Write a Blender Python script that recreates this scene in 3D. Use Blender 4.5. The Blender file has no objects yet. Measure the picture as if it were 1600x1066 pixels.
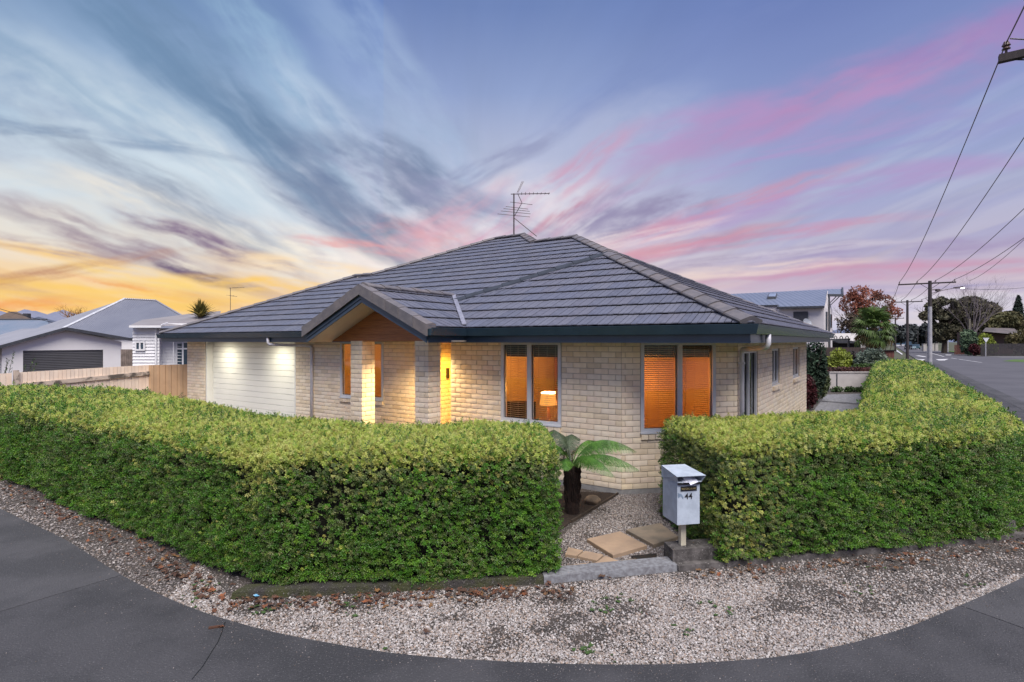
import bpy, math, random
import numpy as np
from mathutils import Vector
random.seed(7); RNG = np.random.default_rng(11)
SC = bpy.context.scene
COL = SC.collection
pi = math.pi

# ---------------------------------------------------------------- camera
CAM_H = 2.31
F_PX = 869.0                      # focal length in pixels of a 1600 px wide frame
cam_d = bpy.data.cameras.new('camera')
cam_d.sensor_width = 36.0
cam_d.lens = 36.0 * F_PX / 1600.0
cam_d.clip_start = 0.05
cam_d.clip_end = 6000.0
cam = bpy.data.objects.new('camera', cam_d)
COL.objects.link(cam)
cam.location = (0, 0, CAM_H)
cam.rotation_euler = (math.radians(90), 0, 0)
SC.camera = cam

# ---------------------------------------------------------------- world
def lin(r, g, b):
    f = lambda c: (c / 255 / 12.92) if c / 255 <= 0.04045 else ((c / 255 + 0.055) / 1.055) ** 2.4
    return (f(r), f(g), f(b), 1.0)

world = bpy.data.worlds.new("World"); SC.world = world
world.use_nodes = True
wt = world.node_tree; wt.nodes.clear()
class E:
    """tiny expression helper for scalar shader maths"""
    tree = None
    def __init__(s, sock): s.s = sock
    @staticmethod
    def m(op, *args, clamp=False):
        n = E.tree.nodes.new('ShaderNodeMath'); n.operation = op; n.use_clamp = clamp
        for i, a in enumerate(args):
            if isinstance(a, E): E.tree.links.new(a.s, n.inputs[i])
            else: n.inputs[i].default_value = float(a)
        return E(n.outputs[0])
    def __add__(s, o): return E.m('ADD', s, o)
    def __radd__(s, o): return E.m('ADD', o, s)
    def __sub__(s, o): return E.m('SUBTRACT', s, o)
    def __rsub__(s, o): return E.m('SUBTRACT', o, s)
    def __mul__(s, o): return E.m('MULTIPLY', s, o)
    def __rmul__(s, o): return E.m('MULTIPLY', o, s)
    def __truediv__(s, o): return E.m('DIVIDE', s, o)
def sstep(x, a, b):
    n = E.tree.nodes.new('ShaderNodeMapRange'); n.interpolation_type = 'SMOOTHSTEP'
    E.tree.links.new(x.s, n.inputs[0])
    n.inputs[1].default_value = a; n.inputs[2].default_value = b
    n.inputs[3].default_value = 0; n.inputs[4].default_value = 1
    return E(n.outputs[0])
def ramp(x, stops):
    n = E.tree.nodes.new('ShaderNodeValToRGB'); cr = n.color_ramp; cr.interpolation = 'EASE'
    cr.interpolation = 'LINEAR'
    while len(cr.elements) < len(stops): cr.elements.new(0.5)
    for e, (p, c) in zip(cr.elements, stops): e.position = p; e.color = c
    E.tree.links.new(x.s, n.inputs[0]); return n.outputs[0]
def mixc(f, a, b):
    n = E.tree.nodes.new('ShaderNodeMix'); n.data_type = 'RGBA'; n.clamp_factor = True
    if isinstance(f, E): E.tree.links.new(f.s, n.inputs[0])
    else: n.inputs[0].default_value = f
    for i, c in ((6, a), (7, b)):
        if isinstance(c, tuple): n.inputs[i].default_value = c
        else: E.tree.links.new(c, n.inputs[i])
    return n.outputs[2]
def comb(x, y, z):
    n = E.tree.nodes.new('ShaderNodeCombineXYZ')
    for i, a in enumerate((x, y, z)):
        if isinstance(a, E): E.tree.links.new(a.s, n.inputs[i])
        else: n.inputs[i].default_value = a
    return n.outputs[0]
def noise(vec, scale, detail=6, rough=0.55, dist=0.0, off=0.0):
    n = E.tree.nodes.new('ShaderNodeTexNoise'); n.noise_dimensions = '4D'
    n.inputs['W'].default_value = off
    E.tree.links.new(vec, n.inputs['Vector'])
    n.inputs['Scale'].default_value = scale; n.inputs['Detail'].default_value = detail
    n.inputs['Roughness'].default_value = rough; n.inputs['Distortion'].default_value = dist
    return E(n.outputs[0])
E.tree = wt
# The dusk sky is computed here as a direction -> colour function (gradients, cirrus, cloud banks at
# their bearings) and handed to the world as a generated equirectangular texture.
def _lin(c): return np.array(lin(*c)[:3])
def _hash(ix, iy, s):
    h = (ix * 374761393 + iy * 668265263 + s * 974711) & 0xFFFFFFFF
    h = ((h ^ (h >> 13)) * 1274126177) & 0xFFFFFFFF
    return ((h ^ (h >> 16)) & 0xFFFF) / 65535.0
def _vn(x, y, s):
    ix = np.floor(x).astype(np.int64); iy = np.floor(y).astype(np.int64); fx = x - ix; fy = y - iy
    fx = fx * fx * fx * (fx * (fx * 6 - 15) + 10); fy = fy * fy * fy * (fy * (fy * 6 - 15) + 10)
    a, b, c, d = _hash(ix, iy, s), _hash(ix + 1, iy, s), _hash(ix, iy + 1, s), _hash(ix + 1, iy + 1, s)
    return (a + (b - a) * fx) * (1 - fy) + (c + (d - c) * fx) * fy
def fbm(x, y, s, octv=6, rough=0.55):
    r = 0; amp = 1.0; tot = 0
    for o in range(octv):
        r = r + amp * _vn(x * 2 ** o + 13.7 * o, y * 2 ** o + 7.1 * o, s + o); tot += amp; amp *= rough
    return r / tot
def SS(x, a, b):
    t = np.clip((x - a) / (b - a), 0, 1); return t * t * (3 - 2 * t)
def ramp_np(t, stops):
    p = [q[0] for q in stops]; c = np.array([_lin(q[1]) for q in stops]); return np.stack([np.interp(t, p, c[:, k]) for k in range(3)], -1)
RL = [(0.0, (250, 184, 92)), (2.7, (253, 206, 122)), (5.2, (250, 212, 156)), (7.8, (243, 220, 192)), (11.8, (214, 222, 228)), (16.6, (184, 206, 225)), (21.2, (146, 174, 205)), (28, (104, 135, 180)), (90, (80, 106, 160))]
RM = [(0.0, (236, 214, 210)), (5, (236, 216, 212)), (9, (236, 222, 226)), (13, (216, 212, 228)), (18, (184, 192, 220)), (24, (142, 162, 208)), (31, (106, 132, 188)), (90, (80, 106, 160))]
RR = [(0.0, (200, 204, 226)), (2.2, (204, 200, 222)), (5.3, (196, 176, 200)), (8.1, (176, 172, 206)), (13.5, (158, 168, 210)), (19, (138, 154, 206)), (29, (106, 128, 190)), (90, (80, 104, 160))]
BANKS = [
    # px, py, half length, half width, fall to the right (deg), colour, strength
    (330, 60, 420, 90, 30, (116, 146, 180), 0.55), (130, 250, 330, 110, 22, (208, 223, 234), 0.85), (60, 340, 300, 60, 8, (228, 227, 222), 0.75), (420, 90, 240, 34, 56, (156, 188, 216), 0.60),
    (390, 330, 240, 44, 42, (224, 232, 238), 0.90), (640, 170, 240, 50, 52, (164, 188, 222), 0.55), (560, 250, 170, 30, 50, (196, 212, 232), 0.7), (330, 270, 200, 30, 34, (196, 214, 228), 0.7),
    (530, 410, 170, 34, 14, (252, 243, 228), 1.0), (300, 365, 190, 24, 24, (240, 232, 218), 0.85), (770, 345, 140, 55, -18, (240, 230, 234), 0.9), (700, 420, 160, 30, 0, (246, 236, 232), 0.8), (900, 260, 180, 60, -24, (180, 188, 220), 0.55),
    (250, 90, 280, 30, 42, (110, 140, 174), 0.75), (360, 150, 260, 34, 46, (112, 140, 173), 0.85), (470, 260, 200, 32, 44, (112, 138, 170), 0.9), (610, 310, 150, 46, 32, (114, 130, 163), 0.98), (540, 345, 150, 28, 30, (126, 138, 166), 0.85), (650, 262, 100, 26, 30, (116, 134, 168), 0.85), (760, 255, 120, 16, -24, (136, 142, 182), 0.6),
    (150, 214, 190, 9, 9, (128, 150, 180), 0.75), (40, 204, 90, 9, 4, (130, 150, 178), 0.7), (250, 300, 200, 24, 28, (146, 158, 178), 0.8), (700, 300, 150, 22, 18, (146, 150, 184), 0.75), (120, 150, 220, 16, 30, (142, 170, 198), 0.5),
    (190, 385, 180, 19, 20, (154, 134, 150), 0.95), (330, 389, 130, 15, 20, (134, 114, 142), 1.0), (60, 385, 130, 12, 10, (172, 146, 150), 0.85), (70, 432, 170, 10, -10, (190, 138, 112), 0.85), (310, 434, 80, 9, 16, (106, 88, 120), 0.95), (250, 458, 110, 7, 10, (240, 150, 84), 0.8), (20, 330, 140, 10, 14, (176, 168, 176), 0.6),
    (150, 462, 260, 15, 4, (254, 208, 106), 0.7), (230, 438, 120, 11, 8, (254, 218, 128), 0.85), (30, 482, 100, 10, -4, (246, 166, 96), 0.85), (420, 455, 120, 13, 6, (255, 208, 112), 0.9), (470, 425, 130, 14, 8, (254, 226, 186), 0.85), (130, 408, 160, 9, 12, (255, 214, 140), 0.8),
    (662, 376, 95, 30, 8, (238, 160, 160), 0.9), (560, 386, 80, 9, 8, (234, 164, 164), 0.8), (700, 342, 90, 26, -32, (224, 170, 188), 0.8), (840, 305, 150, 18, -34, (214, 148, 180), 0.95), (858, 350, 95, 14, -36, (202, 118, 148), 1.0),
    (905, 345, 95, 20, -30, (146, 138, 176), 0.85), (1000, 342, 110, 26, -14, (148, 140, 178), 0.9), (1060, 388, 140, 14, -10, (156, 146, 180), 0.75), (960, 300, 110, 12, -30, (190, 160, 196), 0.6),
    (1430, 112, 280, 50, -18, (180, 142, 196), 0.7), (1420, 108, 150, 18, -24, (208, 138, 184), 0.42), (1300, 152, 180, 22, -24, (196, 134, 186), 0.7), (1160, 190, 220, 34, -16, (186, 144, 198), 0.85), (1320, 300, 280, 18, -12, (176, 150, 202), 0.75), (1540, 60, 160, 36, -15, (160, 130, 192), 0.7), (1250, 235, 220, 14, -14, (178, 150, 204), 0.6), (1100, 60, 240, 26, -30, (118, 138, 196), 0.5), (1450, 210, 200, 20, -16, (150, 150, 206), 0.6),
    (1080, 345, 220, 15, -18, (216, 142, 170), 0.95), (1010, 398, 190, 11, -12, (216, 146, 166), 0.95), (1200, 372, 210, 9, -8, (210, 144, 174), 0.85), (1370, 429, 280, 13, -3, (206, 150, 180), 0.8), (1180, 406, 170, 9, -6, (160, 144, 178), 0.85), (1420, 392, 220, 12, -5, (164, 146, 188), 0.75), (1000, 372, 120, 8, -12, (236, 214, 218), 0.7),
    (1150, 425, 190, 8, -4, (236, 212, 206), 0.9), (1250, 395, 160, 6, -6, (208, 200, 216), 0.8), (1560, 472, 200, 9, 0, (224, 220, 230), 0.85), (1420, 500, 140, 9, 0, (230, 218, 224), 0.8), (1480, 452, 210, 7, -2, (160, 154, 196), 0.75), (900, 410, 160, 8, -10, (222, 160, 172), 0.8), (880, 385, 130, 7, -12, (240, 222, 224), 0.7),
]
def sky_rgb(az, el, banks=True):
    ra, re = np.radians(az), np.radians(el); dx_, dy_, dz_ = np.sin(ra) * np.cos(re), np.cos(ra) * np.cos(re), np.sin(re)
    daz = np.abs(az + 40); daz = np.minimum(daz, 360 - daz); warm = (1 - SS(daz, 10, 44))[..., None]
    mid = (1 - SS(np.abs(az + 2), 4, 32))[..., None]
    e = np.maximum(el, 0)
    c = ramp_np(e, RR) * (1 - warm) + ramp_np(e, RL) * warm; c = c * (1 - mid * .85) + ramp_np(e, RM) * mid * .85
    den = dz_ + 0.10; cx, cy = dx_ / den, dy_ / den
    w = (fbm(cx * .55, cy * .28, 3, 2) - .5) * 1.5 + (fbm(cx * 1.7, cy * .9, 8, 2) - .5) * .22; su = cx + w
    def mix(c, col, m): m = np.clip(m, 0, 1)[..., None]; return c * (1 - m) + col * m
    nB = fbm(su * 3.0, cy * .5, 21, 7, .58); nA = fbm(su * 2.2 + 40, cy * .42, 31, 7, .58); nE = fbm(su * 1.2 + 9, cy * .5, 55, 3)
    leftw = 1 - SS(az, -14, 24); back = 1 - SS(daz, 100, 170)
    vc = ramp_np(e, [(0, (250, 220, 170)), (12, (238, 236, 236)), (24, (196, 214, 236)), (90, (150, 180, 215))])
    cen = 1 - .8 * np.exp(-((az + 2) / 17) ** 2) * SS(el, 7, 14)
    c = mix(c, vc, cen * SS(nB, .46, .72) * (.16 + .30 * leftw) * back * (1 - .8 * SS(el, 17, 27)))
    dc = ramp_np(e, [(0, (196, 150, 130)), (6, (168, 146, 160)), (12, (150, 150, 176)), (22, (122, 142, 178)), (90, (96, 118, 158))])
    c = mix(c, dc, cen * SS(nA, .46, .68) * SS(nE, .38, .6) * (.18 + .30 * leftw) * SS(el, 1, 5) * back * (1 - .6 * SS(el, 17, 27)))
    if not banks: 
        pinkb = SS(fbm(su * 1.5 + 7, cy * .3, 77, 5), .48, .66) * (1 - SS(e, 6, 22)) * SS(az, 30, 60) * (1 - SS(az, 110, 170))
        return mix(c, _lin((208, 150, 182)), pinkb * .7)
    u_, v_ = np.tan(ra), np.tan(re) / np.cos(ra)        # tangent plane facing the street corner
    X = 800 + F_PX * u_; Y = 533 - F_PX * v_
    wob = (fbm(X / 260, Y / 150, 91, 4) - .5); wob2 = (fbm(X / 70, Y / 45, 95, 4) - .5)
    for k, (px, py, L, W, ang, col, s) in enumerate(BANKS):
        cc, ss = math.cos(math.radians(ang)), math.sin(math.radians(ang)); a = X - px; b = Y - py
        p = (a * cc + b * ss) / L; q = (-a * ss + b * cc) / W + wob * 36 / max(W, 14) + wob2 * .22
        r2 = p * p + q * q; box = r2 < 2.6
        if not box.any(): continue
        pp, qq = p[box], q[box]
        n = fbm(pp * 1.7 + k * 9.1, qq * 1.5 + k * 5.3 + pp * .2, 100 + k, 7, .58)
        n = n * .72 + .28 * fbm(X[box] / 95 + Y[box] / 160 + k, Y[box] / 38 - X[box] / 190 + k * 3, 300 + k, 5, .6)
        g = (1 - SS(r2[box], .1, 2.5)) * SS(n, .24, .74) * s * (.80 if Y.size and px > 640 and col[0] > 175 and col[2] < 200 and py < 420 else 1.05)
        c[box] = c[box] * (1 - g[:, None]) + _lin(col) * g[:, None]
    fine = (fbm(su * 9, cy * 1.6, 140, 4) - .5)[..., None]
    c = c * (1 + .08 * fine); lum = c.mean(-1, keepdims=True)
    return np.clip(lum + (c - lum) * np.where(warm > .5, 1.0, .90), 0, 4)
SW, SH = 4096, 2048
_azl, _ell = np.meshgrid((np.arange(1024) + .5) / 1024 * 360 - 90, (np.arange(256) + .5) / 256 * 90)
_azl = np.where(_azl > 180, _azl - 360, _azl)
_low = sky_rgb(_azl, _ell, False)
_img = np.ones((SH, SW, 4), dtype=np.float32)
def _up(a, fy, fx):
    yy = (np.arange(a.shape[0] * fy) + .5) / fy - .5; xx = (np.arange(a.shape[1] * fx) + .5) / fx - .5
    y0 = np.floor(yy).astype(int); x0 = np.floor(xx).astype(int); ty = (yy - y0)[:, None, None]; tx = (xx - x0)[None, :, None]
    y1 = np.clip(y0 + 1, 0, a.shape[0] - 1); y0 = np.clip(y0, 0, a.shape[0] - 1); x1 = (x0 + 1) % a.shape[1]; x0 = x0 % a.shape[1]
    r0 = a[y0][:, x0] * (1 - tx) + a[y0][:, x1] * tx; r1 = a[y1][:, x0] * (1 - tx) + a[y1][:, x1] * tx; return r0 * (1 - ty) + r1 * ty
_img[SH // 2:, :, :3] = _up(_low, 4, 4)
_img[:SH // 2, :, :3] = _img[SH // 2, :, :3][None]
_c0, _c1 = int((.25 - 58 / 360) * SW), int((.25 + 58 / 360) * SW); _r1 = SH // 2 + int(48 / 180 * SH)
_azw, _elw = np.meshgrid((np.arange(_c0, _c1) + .5) / SW * 360 - 90, (np.arange(SH // 2, _r1) + .5) / SH * 180 - 90)
_win = sky_rgb(_azw, _elw, True)
_m = (SS(58 - np.abs(_azw), 0, 8) * SS(48 - _elw, 0, 9))[..., None]
_img[SH // 2:_r1, _c0:_c1, :3] = _img[SH // 2:_r1, _c0:_c1, :3] * (1 - _m) + _win * _m
sky_img = bpy.data.images.new('dusk_sky', SW, SH, alpha=False, float_buffer=True)
sky_img.pixels.foreach_set(_img.ravel())
sky_img.update()
env = wt.nodes.new('ShaderNodeTexEnvironment'); env.image = sky_img; env.interpolation = 'Cubic'
bg = wt.nodes.new('ShaderNodeBackground'); wt.links.new(env.outputs[0], bg.inputs[0]); bg.inputs[1].default_value = 0.91
wo = wt.nodes.new('ShaderNodeOutputWorld'); wt.links.new(bg.outputs[0], wo.inputs[0])
# ---------------------------------------------------------------- sun (added soft fill from high behind the camera to lift the sky light)
sun_d = bpy.data.lights.new('sun', 'SUN'); sun_d.energy = 5.0; sun_d.angle = math.radians(45)
sun_d.color = (1.0, 0.93, 0.88)
sun = bpy.data.objects.new('sun', sun_d); COL.objects.link(sun)
sun.rotation_euler = Vector((0.14, -0.52, 0.88)).to_track_quat('Z', 'Y').to_euler()

SC.view_settings.view_transform = 'Standard'
SC.view_settings.look = 'None'
SC.view_settings.exposure = 0.14
SC.view_settings.gamma = 1.0
try: SC.view_settings.use_curve_mapping = False
except Exception: pass
SC.render.engine = 'CYCLES'
SC.cycles.use_denoising = True
SC.cycles.max_bounces = 6
SC.cycles.diffuse_bounces = 3
SC.cycles.glossy_bounces = 3
SC.cycles.transparent_max_bounces = 8
SC.cycles.sample_clamp_indirect = 4.0
SC.cycles.caustics_reflective = False
SC.cycles.caustics_refractive = False

# ---------------------------------------------------------------- pixel helpers (design-time arithmetic on the photo's measures)
def G(px, py, z=0.0):
    Y = (CAM_H - z) * F_PX / (py - 533.0)
    return ((px - 800.0) / F_PX * Y, Y)
def XA(px, Y): return (px - 800.0) / F_PX * Y
def ZA(py, Y): return CAM_H + (533.0 - py) / F_PX * Y
UX, UY = 0.5585, 0.8295            # direction of the side street
def HW(x, y, z=None):              # house-local -> world
    X = 1.64 + x * UY + y * UX; Y = 8.33 - x * UX + y * UY
    return (X, Y) if z is None else (X, Y, z)
def proj(X, Y, Z): return (800 + F_PX * X / Y, 533 - F_PX * (Z - CAM_H) / Y)

# ---------------------------------------------------------------- materials
MATS = {}
def mat(name, c1, c2=None, rough=0.8, scale=6.0, detail=5, bump=0.0, bscale=None, metal=0.0, spec=0.5,
        tint=False, rand=0.0, stripe=None, speck=None, mixlo=0.35, mixhi=0.65, stretch=None, transl=0.0, cols=None):
    if name in MATS: return MATS[name]
    m = bpy.data.materials.new(name); m.use_nodes = True
    nt = m.node_tree; E.tree = nt
    b = nt.nodes['Principled BSDF']; out = nt.nodes['Material Output']
    tcn = nt.nodes.new('ShaderNodeTexCoord')
    vec = tcn.outputs['Object']
    if stretch:
        mp = nt.nodes.new('ShaderNodeMapping'); mp.inputs['Scale'].default_value = stretch
        nt.links.new(vec, mp.inputs[0]); vec = mp.outputs[0]
    c1 = tuple(c1) + (1.0,); c2 = tuple(c2) + (1.0,) if c2 else tuple(v * 0.75 for v in c1[:3]) + (1.0,)
    n1 = noise(vec, scale, detail, 0.6)
    col = mixc(sstep(n1, mixlo, mixhi), c1, c2)
    if cols:                                            # per-object / per-instance colour choice
        oi = nt.nodes.new('ShaderNodeObjectInfo')
        k = len(cols)
        rp = ramp(E(oi.outputs['Random']), [((i / k), tuple(c) + (1.0,)) for i, c in enumerate(cols)])
        rp.node.color_ramp.interpolation = 'CONSTANT' if rand < 0 else 'LINEAR'
        n1b = sstep(n1, 0.3, 0.7)
        col = mixc(n1b * 0.35, rp, c2)
    if tint:
        at = nt.nodes.new('ShaderNodeAttribute'); at.attribute_name = 'tint'
        mx = nt.nodes.new('ShaderNodeMix'); mx.data_type = 'RGBA'; mx.blend_type = 'MULTIPLY'; mx.inputs[0].default_value = 1.0
        nt.links.new(col, mx.inputs[6]); nt.links.new(at.outputs['Color'], mx.inputs[7]); col = mx.outputs[2]
    if speck:                                           # (colour, scale, threshold)
        sn = noise(tcn.outputs['Object'], speck[1], 2, 0.6)
        col = mixc(sstep(sn, speck[2], speck[2] + 0.06), col, tuple(speck[0]) + (1.0,))
    if isinstance(col, tuple): b.inputs['Base Color'].default_value = col
    else: nt.links.new(col, b.inputs['Base Color'])
    b.inputs['Roughness'].default_value = rough
    b.inputs['Metallic'].default_value = metal
    b.inputs['Specular IOR Level'].default_value = spec
    hgt = None
    if bump: hgt = noise(tcn.outputs['Object'], bscale or scale * 4, 4, 0.6) * bump
    if stripe:                                          # corrugation: (axis vector, wavelength m, height m)
        ax, wl, hh = stripe
        dp = nt.nodes.new('ShaderNodeVectorMath'); dp.operation = 'DOT_PRODUCT'
        nt.links.new(tcn.outputs['Object'], dp.inputs[0]); dp.inputs[1].default_value = ax
        s = E.m('SINE', E(dp.outputs['Value']) * (2 * pi / wl)) * hh
        hgt = s if hgt is None else hgt + s
    if hgt is not None:
        bn = nt.nodes.new('ShaderNodeBump'); bn.inputs['Distance'].default_value = 1.0; bn.inputs['Strength'].default_value = 1.0
        nt.links.new(hgt.s, bn.inputs['Height']); nt.links.new(bn.outputs[0], b.inputs['Normal'])
    if transl:
        tr = nt.nodes.new('ShaderNodeBsdfTranslucent'); ms = nt.nodes.new('ShaderNodeMixShader')
        if isinstance(col, tuple): tr.inputs[0].default_value = col
        else: nt.links.new(col, tr.inputs[0])
        ms.inputs[0].default_value = transl
        nt.links.new(b.outputs[0], ms.inputs[1]); nt.links.new(tr.outputs[0], ms.inputs[2]); nt.links.new(ms.outputs[0], out.inputs[0])
    MATS[name] = m
    return m
def emat(name, col, s):
    m = bpy.data.materials.new(name); m.use_nodes = True
    b = m.node_tree.nodes['Principled BSDF']
    b.inputs['Base Color'].default_value = tuple(col) + (1,)
    b.inputs['Emission Color'].default_value = tuple(col) + (1,); b.inputs['Emission Strength'].default_value = s
    MATS[name] = m; return m
def glassmat(name, tintc=(0.9, 0.93, 0.92), f0=0.06):
    m = bpy.data.materials.new(name); m.use_nodes = True; nt = m.node_tree; nt.nodes.clear()
    o = nt.nodes.new('ShaderNodeOutputMaterial'); g = nt.nodes.new('ShaderNodeBsdfGlossy'); tr = nt.nodes.new('ShaderNodeBsdfTransparent')
    ms = nt.nodes.new('ShaderNodeMixShader'); fr = nt.nodes.new('ShaderNodeLayerWeight'); fr.inputs[0].default_value = 0.5; E.tree = nt
    fac = E.m('POWER', E(fr.outputs['Facing']), 4.0) * 0.6 + f0
    nt.links.new(fac.s, ms.inputs[0])
    g.inputs['Roughness'].default_value = 0.01; tr.inputs[0].default_value = tuple(tintc) + (1,)
    nt.links.new(tr.outputs[0], ms.inputs[1]); nt.links.new(g.outputs[0], ms.inputs[2]); nt.links.new(ms.outputs[0], o.inputs[0])
    MATS[name] = m; return m

# ---------------------------------------------------------------- mesh building
class MB:
    def __init__(s): s.v = []; s.f = []; s.t = []; s.cur = (1, 1, 1)
    def add(s, vs, fs, tint=None):
        o = len(s.v); s.v.extend(vs); s.f.extend([tuple(i + o for i in f) for f in fs])
        s.t.extend([tint or s.cur] * len(vs)); return s
    def poly(s, vs, tint=None): return s.add(list(vs), [tuple(range(len(vs)))], tint)
    def box(s, x0, x1, y0, y1, z0, z1, tint=None):
        return s.hexa([(x0, y0, z0), (x1, y0, z0), (x1, y1, z0), (x0, y1, z0)], [(x0, y0, z1), (x1, y0, z1), (x1, y1, z1), (x0, y1, z1)], tint)
    def hexa(s, lo, hi, tint=None):
        n = len(lo)
        return s.add(list(lo) + list(hi), [tuple(range(n))[::-1], tuple(range(n, 2 * n))] + [(i, (i + 1) % n, n + (i + 1) % n, n + i) for i in range(n)], tint)
    def prism(s, pts2, z0, z1, tint=None):
        return s.hexa([(p[0], p[1], z0) for p in pts2], [(p[0], p[1], z1) for p in pts2], tint)
    def beam(s, p0, p1, w, h, up=(0, 0, 1), tint=None, w1=None, h1=None):
        p0 = Vector(p0); p1 = Vector(p1); d = (p1 - p0).normalized(); up = Vector(up)
        side = d.cross(up)
        if side.length < 1e-4: side = d.cross(Vector((1, 0, 0)))
        side.normalize(); u2 = side.cross(d).normalized()
        w1 = w if w1 is None else w1; h1 = h if h1 is None else h1
        q = lambda p, ww, hh: [tuple(p + side * (a * ww / 2) + u2 * (b * hh / 2)) for a, b in ((-1, -1), (1, -1), (1, 1), (-1, 1))]
        return s.hexa(q(p0, w, h), q(p1, w1, h1), tint)
    def tube(s, pts, rad, n=8, tint=None, cap=True):
        pts = [Vector(p) for p in pts]
        if not hasattr(rad, '__len__'): rad = [rad] * len(pts)
        o = len(s.v); prev = None
        for i, p in enumerate(pts):
            d = (pts[min(i + 1, len(pts) - 1)] - pts[max(i - 1, 0)]).normalized()
            if prev is None:
                a = d.cross(Vector((0, 0, 1)))
                if a.length < 0.05: a = d.cross(Vector((1, 0, 0)))
                a.normalize()
            else:
                a = (prev - d * prev.dot(d)).normalized()
            prev = a; b = d.cross(a)
            for k in range(n):
                th = 2 * pi * k / n
                s.v.append(tuple(p + (a * math.cos(th) + b * math.sin(th)) * rad[i])); s.t.append(tint or s.cur)
        for i in range(len(pts) - 1):
            for k in range(n):
                a0 = o + i * n + k; a1 = o + i * n + (k + 1) % n
                s.f.append((a0, a1, a1 + n, a0 + n))
        if cap:
            s.f.append(tuple(o + k for k in range(n))[::-1]); s.f.append(tuple(o + (len(pts) - 1) * n + k for k in range(n)))
        return s
    def lathe(s, cx, cy, prof, n=12, tint=None):        # prof: (r, z)
        o = len(s.v)
        for r, z in prof:
            for k in range(n):
                th = 2 * pi * k / n; s.v.append((cx + r * math.cos(th), cy + r * math.sin(th), z)); s.t.append(tint or s.cur)
        for i in range(len(prof) - 1):
            for k in range(n):
                a0 = o + i * n + k; a1 = o + i * n + (k + 1) % n; s.f.append((a0, a1, a1 + n, a0 + n))
        s.f.append(tuple(o + k for k in range(n))[::-1]); s.f.append(tuple(o + (len(prof) - 1) * n + k for k in range(n)))
        return s
    def mesh(s, name, m, smooth=False, tint=False):
        me = bpy.data.meshes.new(name); me.from_pydata(s.v, [], s.f)
        if m: me.materials.append(m)
        if tint:
            ca = me.color_attributes.new('tint', 'FLOAT_COLOR', 'POINT')
            arr = np.ones((len(s.v), 4), dtype=np.float32); arr[:, :3] = np.array(s.t, dtype=np.float32)
            ca.data.foreach_set('color', arr.ravel())
        if smooth: me.polygons.foreach_set('use_smooth', [True] * len(me.polygons))
        me.update(); return me
    def build(s, name, m, parent=None, smooth=False, tint=False, kind=None, label=None, loc=None, rotz=None):
        return link(name, s.mesh(name, m, smooth, tint), parent, kind, label, loc, rotz)
def link(name, me, parent=None, kind=None, label=None, loc=None, rotz=None):
    o = bpy.data.objects.new(name, me); COL.objects.link(o)
    if parent: o.parent = parent
    if kind: o['kind'] = kind
    if label: o['label'] = label
    if loc: o.location = loc
    if rotz is not None: o.rotation_euler = (0, 0, rotz)
    return o
def thing(name, label, cat, loc=(0, 0, 0), rotz=0, group=None):
    o = bpy.data.objects.new(name, None); COL.objects.link(o); o.empty_display_size = 0.2
    o.location = loc; o.rotation_euler = (0, 0, rotz); o['label'] = label; o['category'] = cat
    if group: o['group'] = group
    return o
def tag(o, label, cat, group=None):
    o['label'] = label; o['category'] = cat
    if group: o['group'] = group
    return o
def npmesh(name, V, Fq, m, tint=None, smooth=False):
    """V (n,3), Fq (m,k) -> mesh, fast"""
    me = bpy.data.meshes.new(name); k = Fq.shape[1]
    me.vertices.add(len(V)); me.vertices.foreach_set('co', V.astype(np.float32).ravel())
    me.loops.add(Fq.size); me.loops.foreach_set('vertex_index', Fq.astype(np.int32).ravel())
    me.polygons.add(len(Fq)); me.polygons.foreach_set('loop_start', np.arange(0, Fq.size, k, dtype=np.int32))
    try: me.polygons.foreach_set('loop_total', np.full(len(Fq), k, dtype=np.int32))
    except Exception: pass
    if tint is not None:
        ca = me.color_attributes.new('tint', 'FLOAT_COLOR', 'POINT')
        arr = np.ones((len(V), 4), dtype=np.float32); arr[:, :3] = tint; ca.data.foreach_set('color', arr.ravel())
    me.materials.append(m)
    if smooth: me.polygons.foreach_set('use_smooth', np.ones(len(Fq), dtype=bool))
    me.update(calc_edges=True); me.validate(); return me
def vnoise(P, s, seed=0):
    """smooth value noise in [-1,1] for points (n,3)"""
    Q = np.asarray(P) * s + seed * 17.31; i = np.floor(Q).astype(np.int64); f = Q - i; f = f * f * (3 - 2 * f); r = 0
    for a in (0, 1):
        for b in (0, 1):
            for c in (0, 1):
                h = ((i[:, 0] + a) * 73856093) ^ ((i[:, 1] + b) * 19349663) ^ ((i[:, 2] + c) * 83492791)
                h = (h * 2654435761 + 12345) & 0xFFFFFFFF; h = ((h ^ (h >> 15)) * 2246822519) & 0xFFFFFFFF
                val = (h & 0xFFFF) / 32767.5 - 1
                r = r + val * (f[:, 0] if a else 1 - f[:, 0]) * (f[:, 1] if b else 1 - f[:, 1]) * (f[:, 2] if c else 1 - f[:, 2])
    return r
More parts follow.
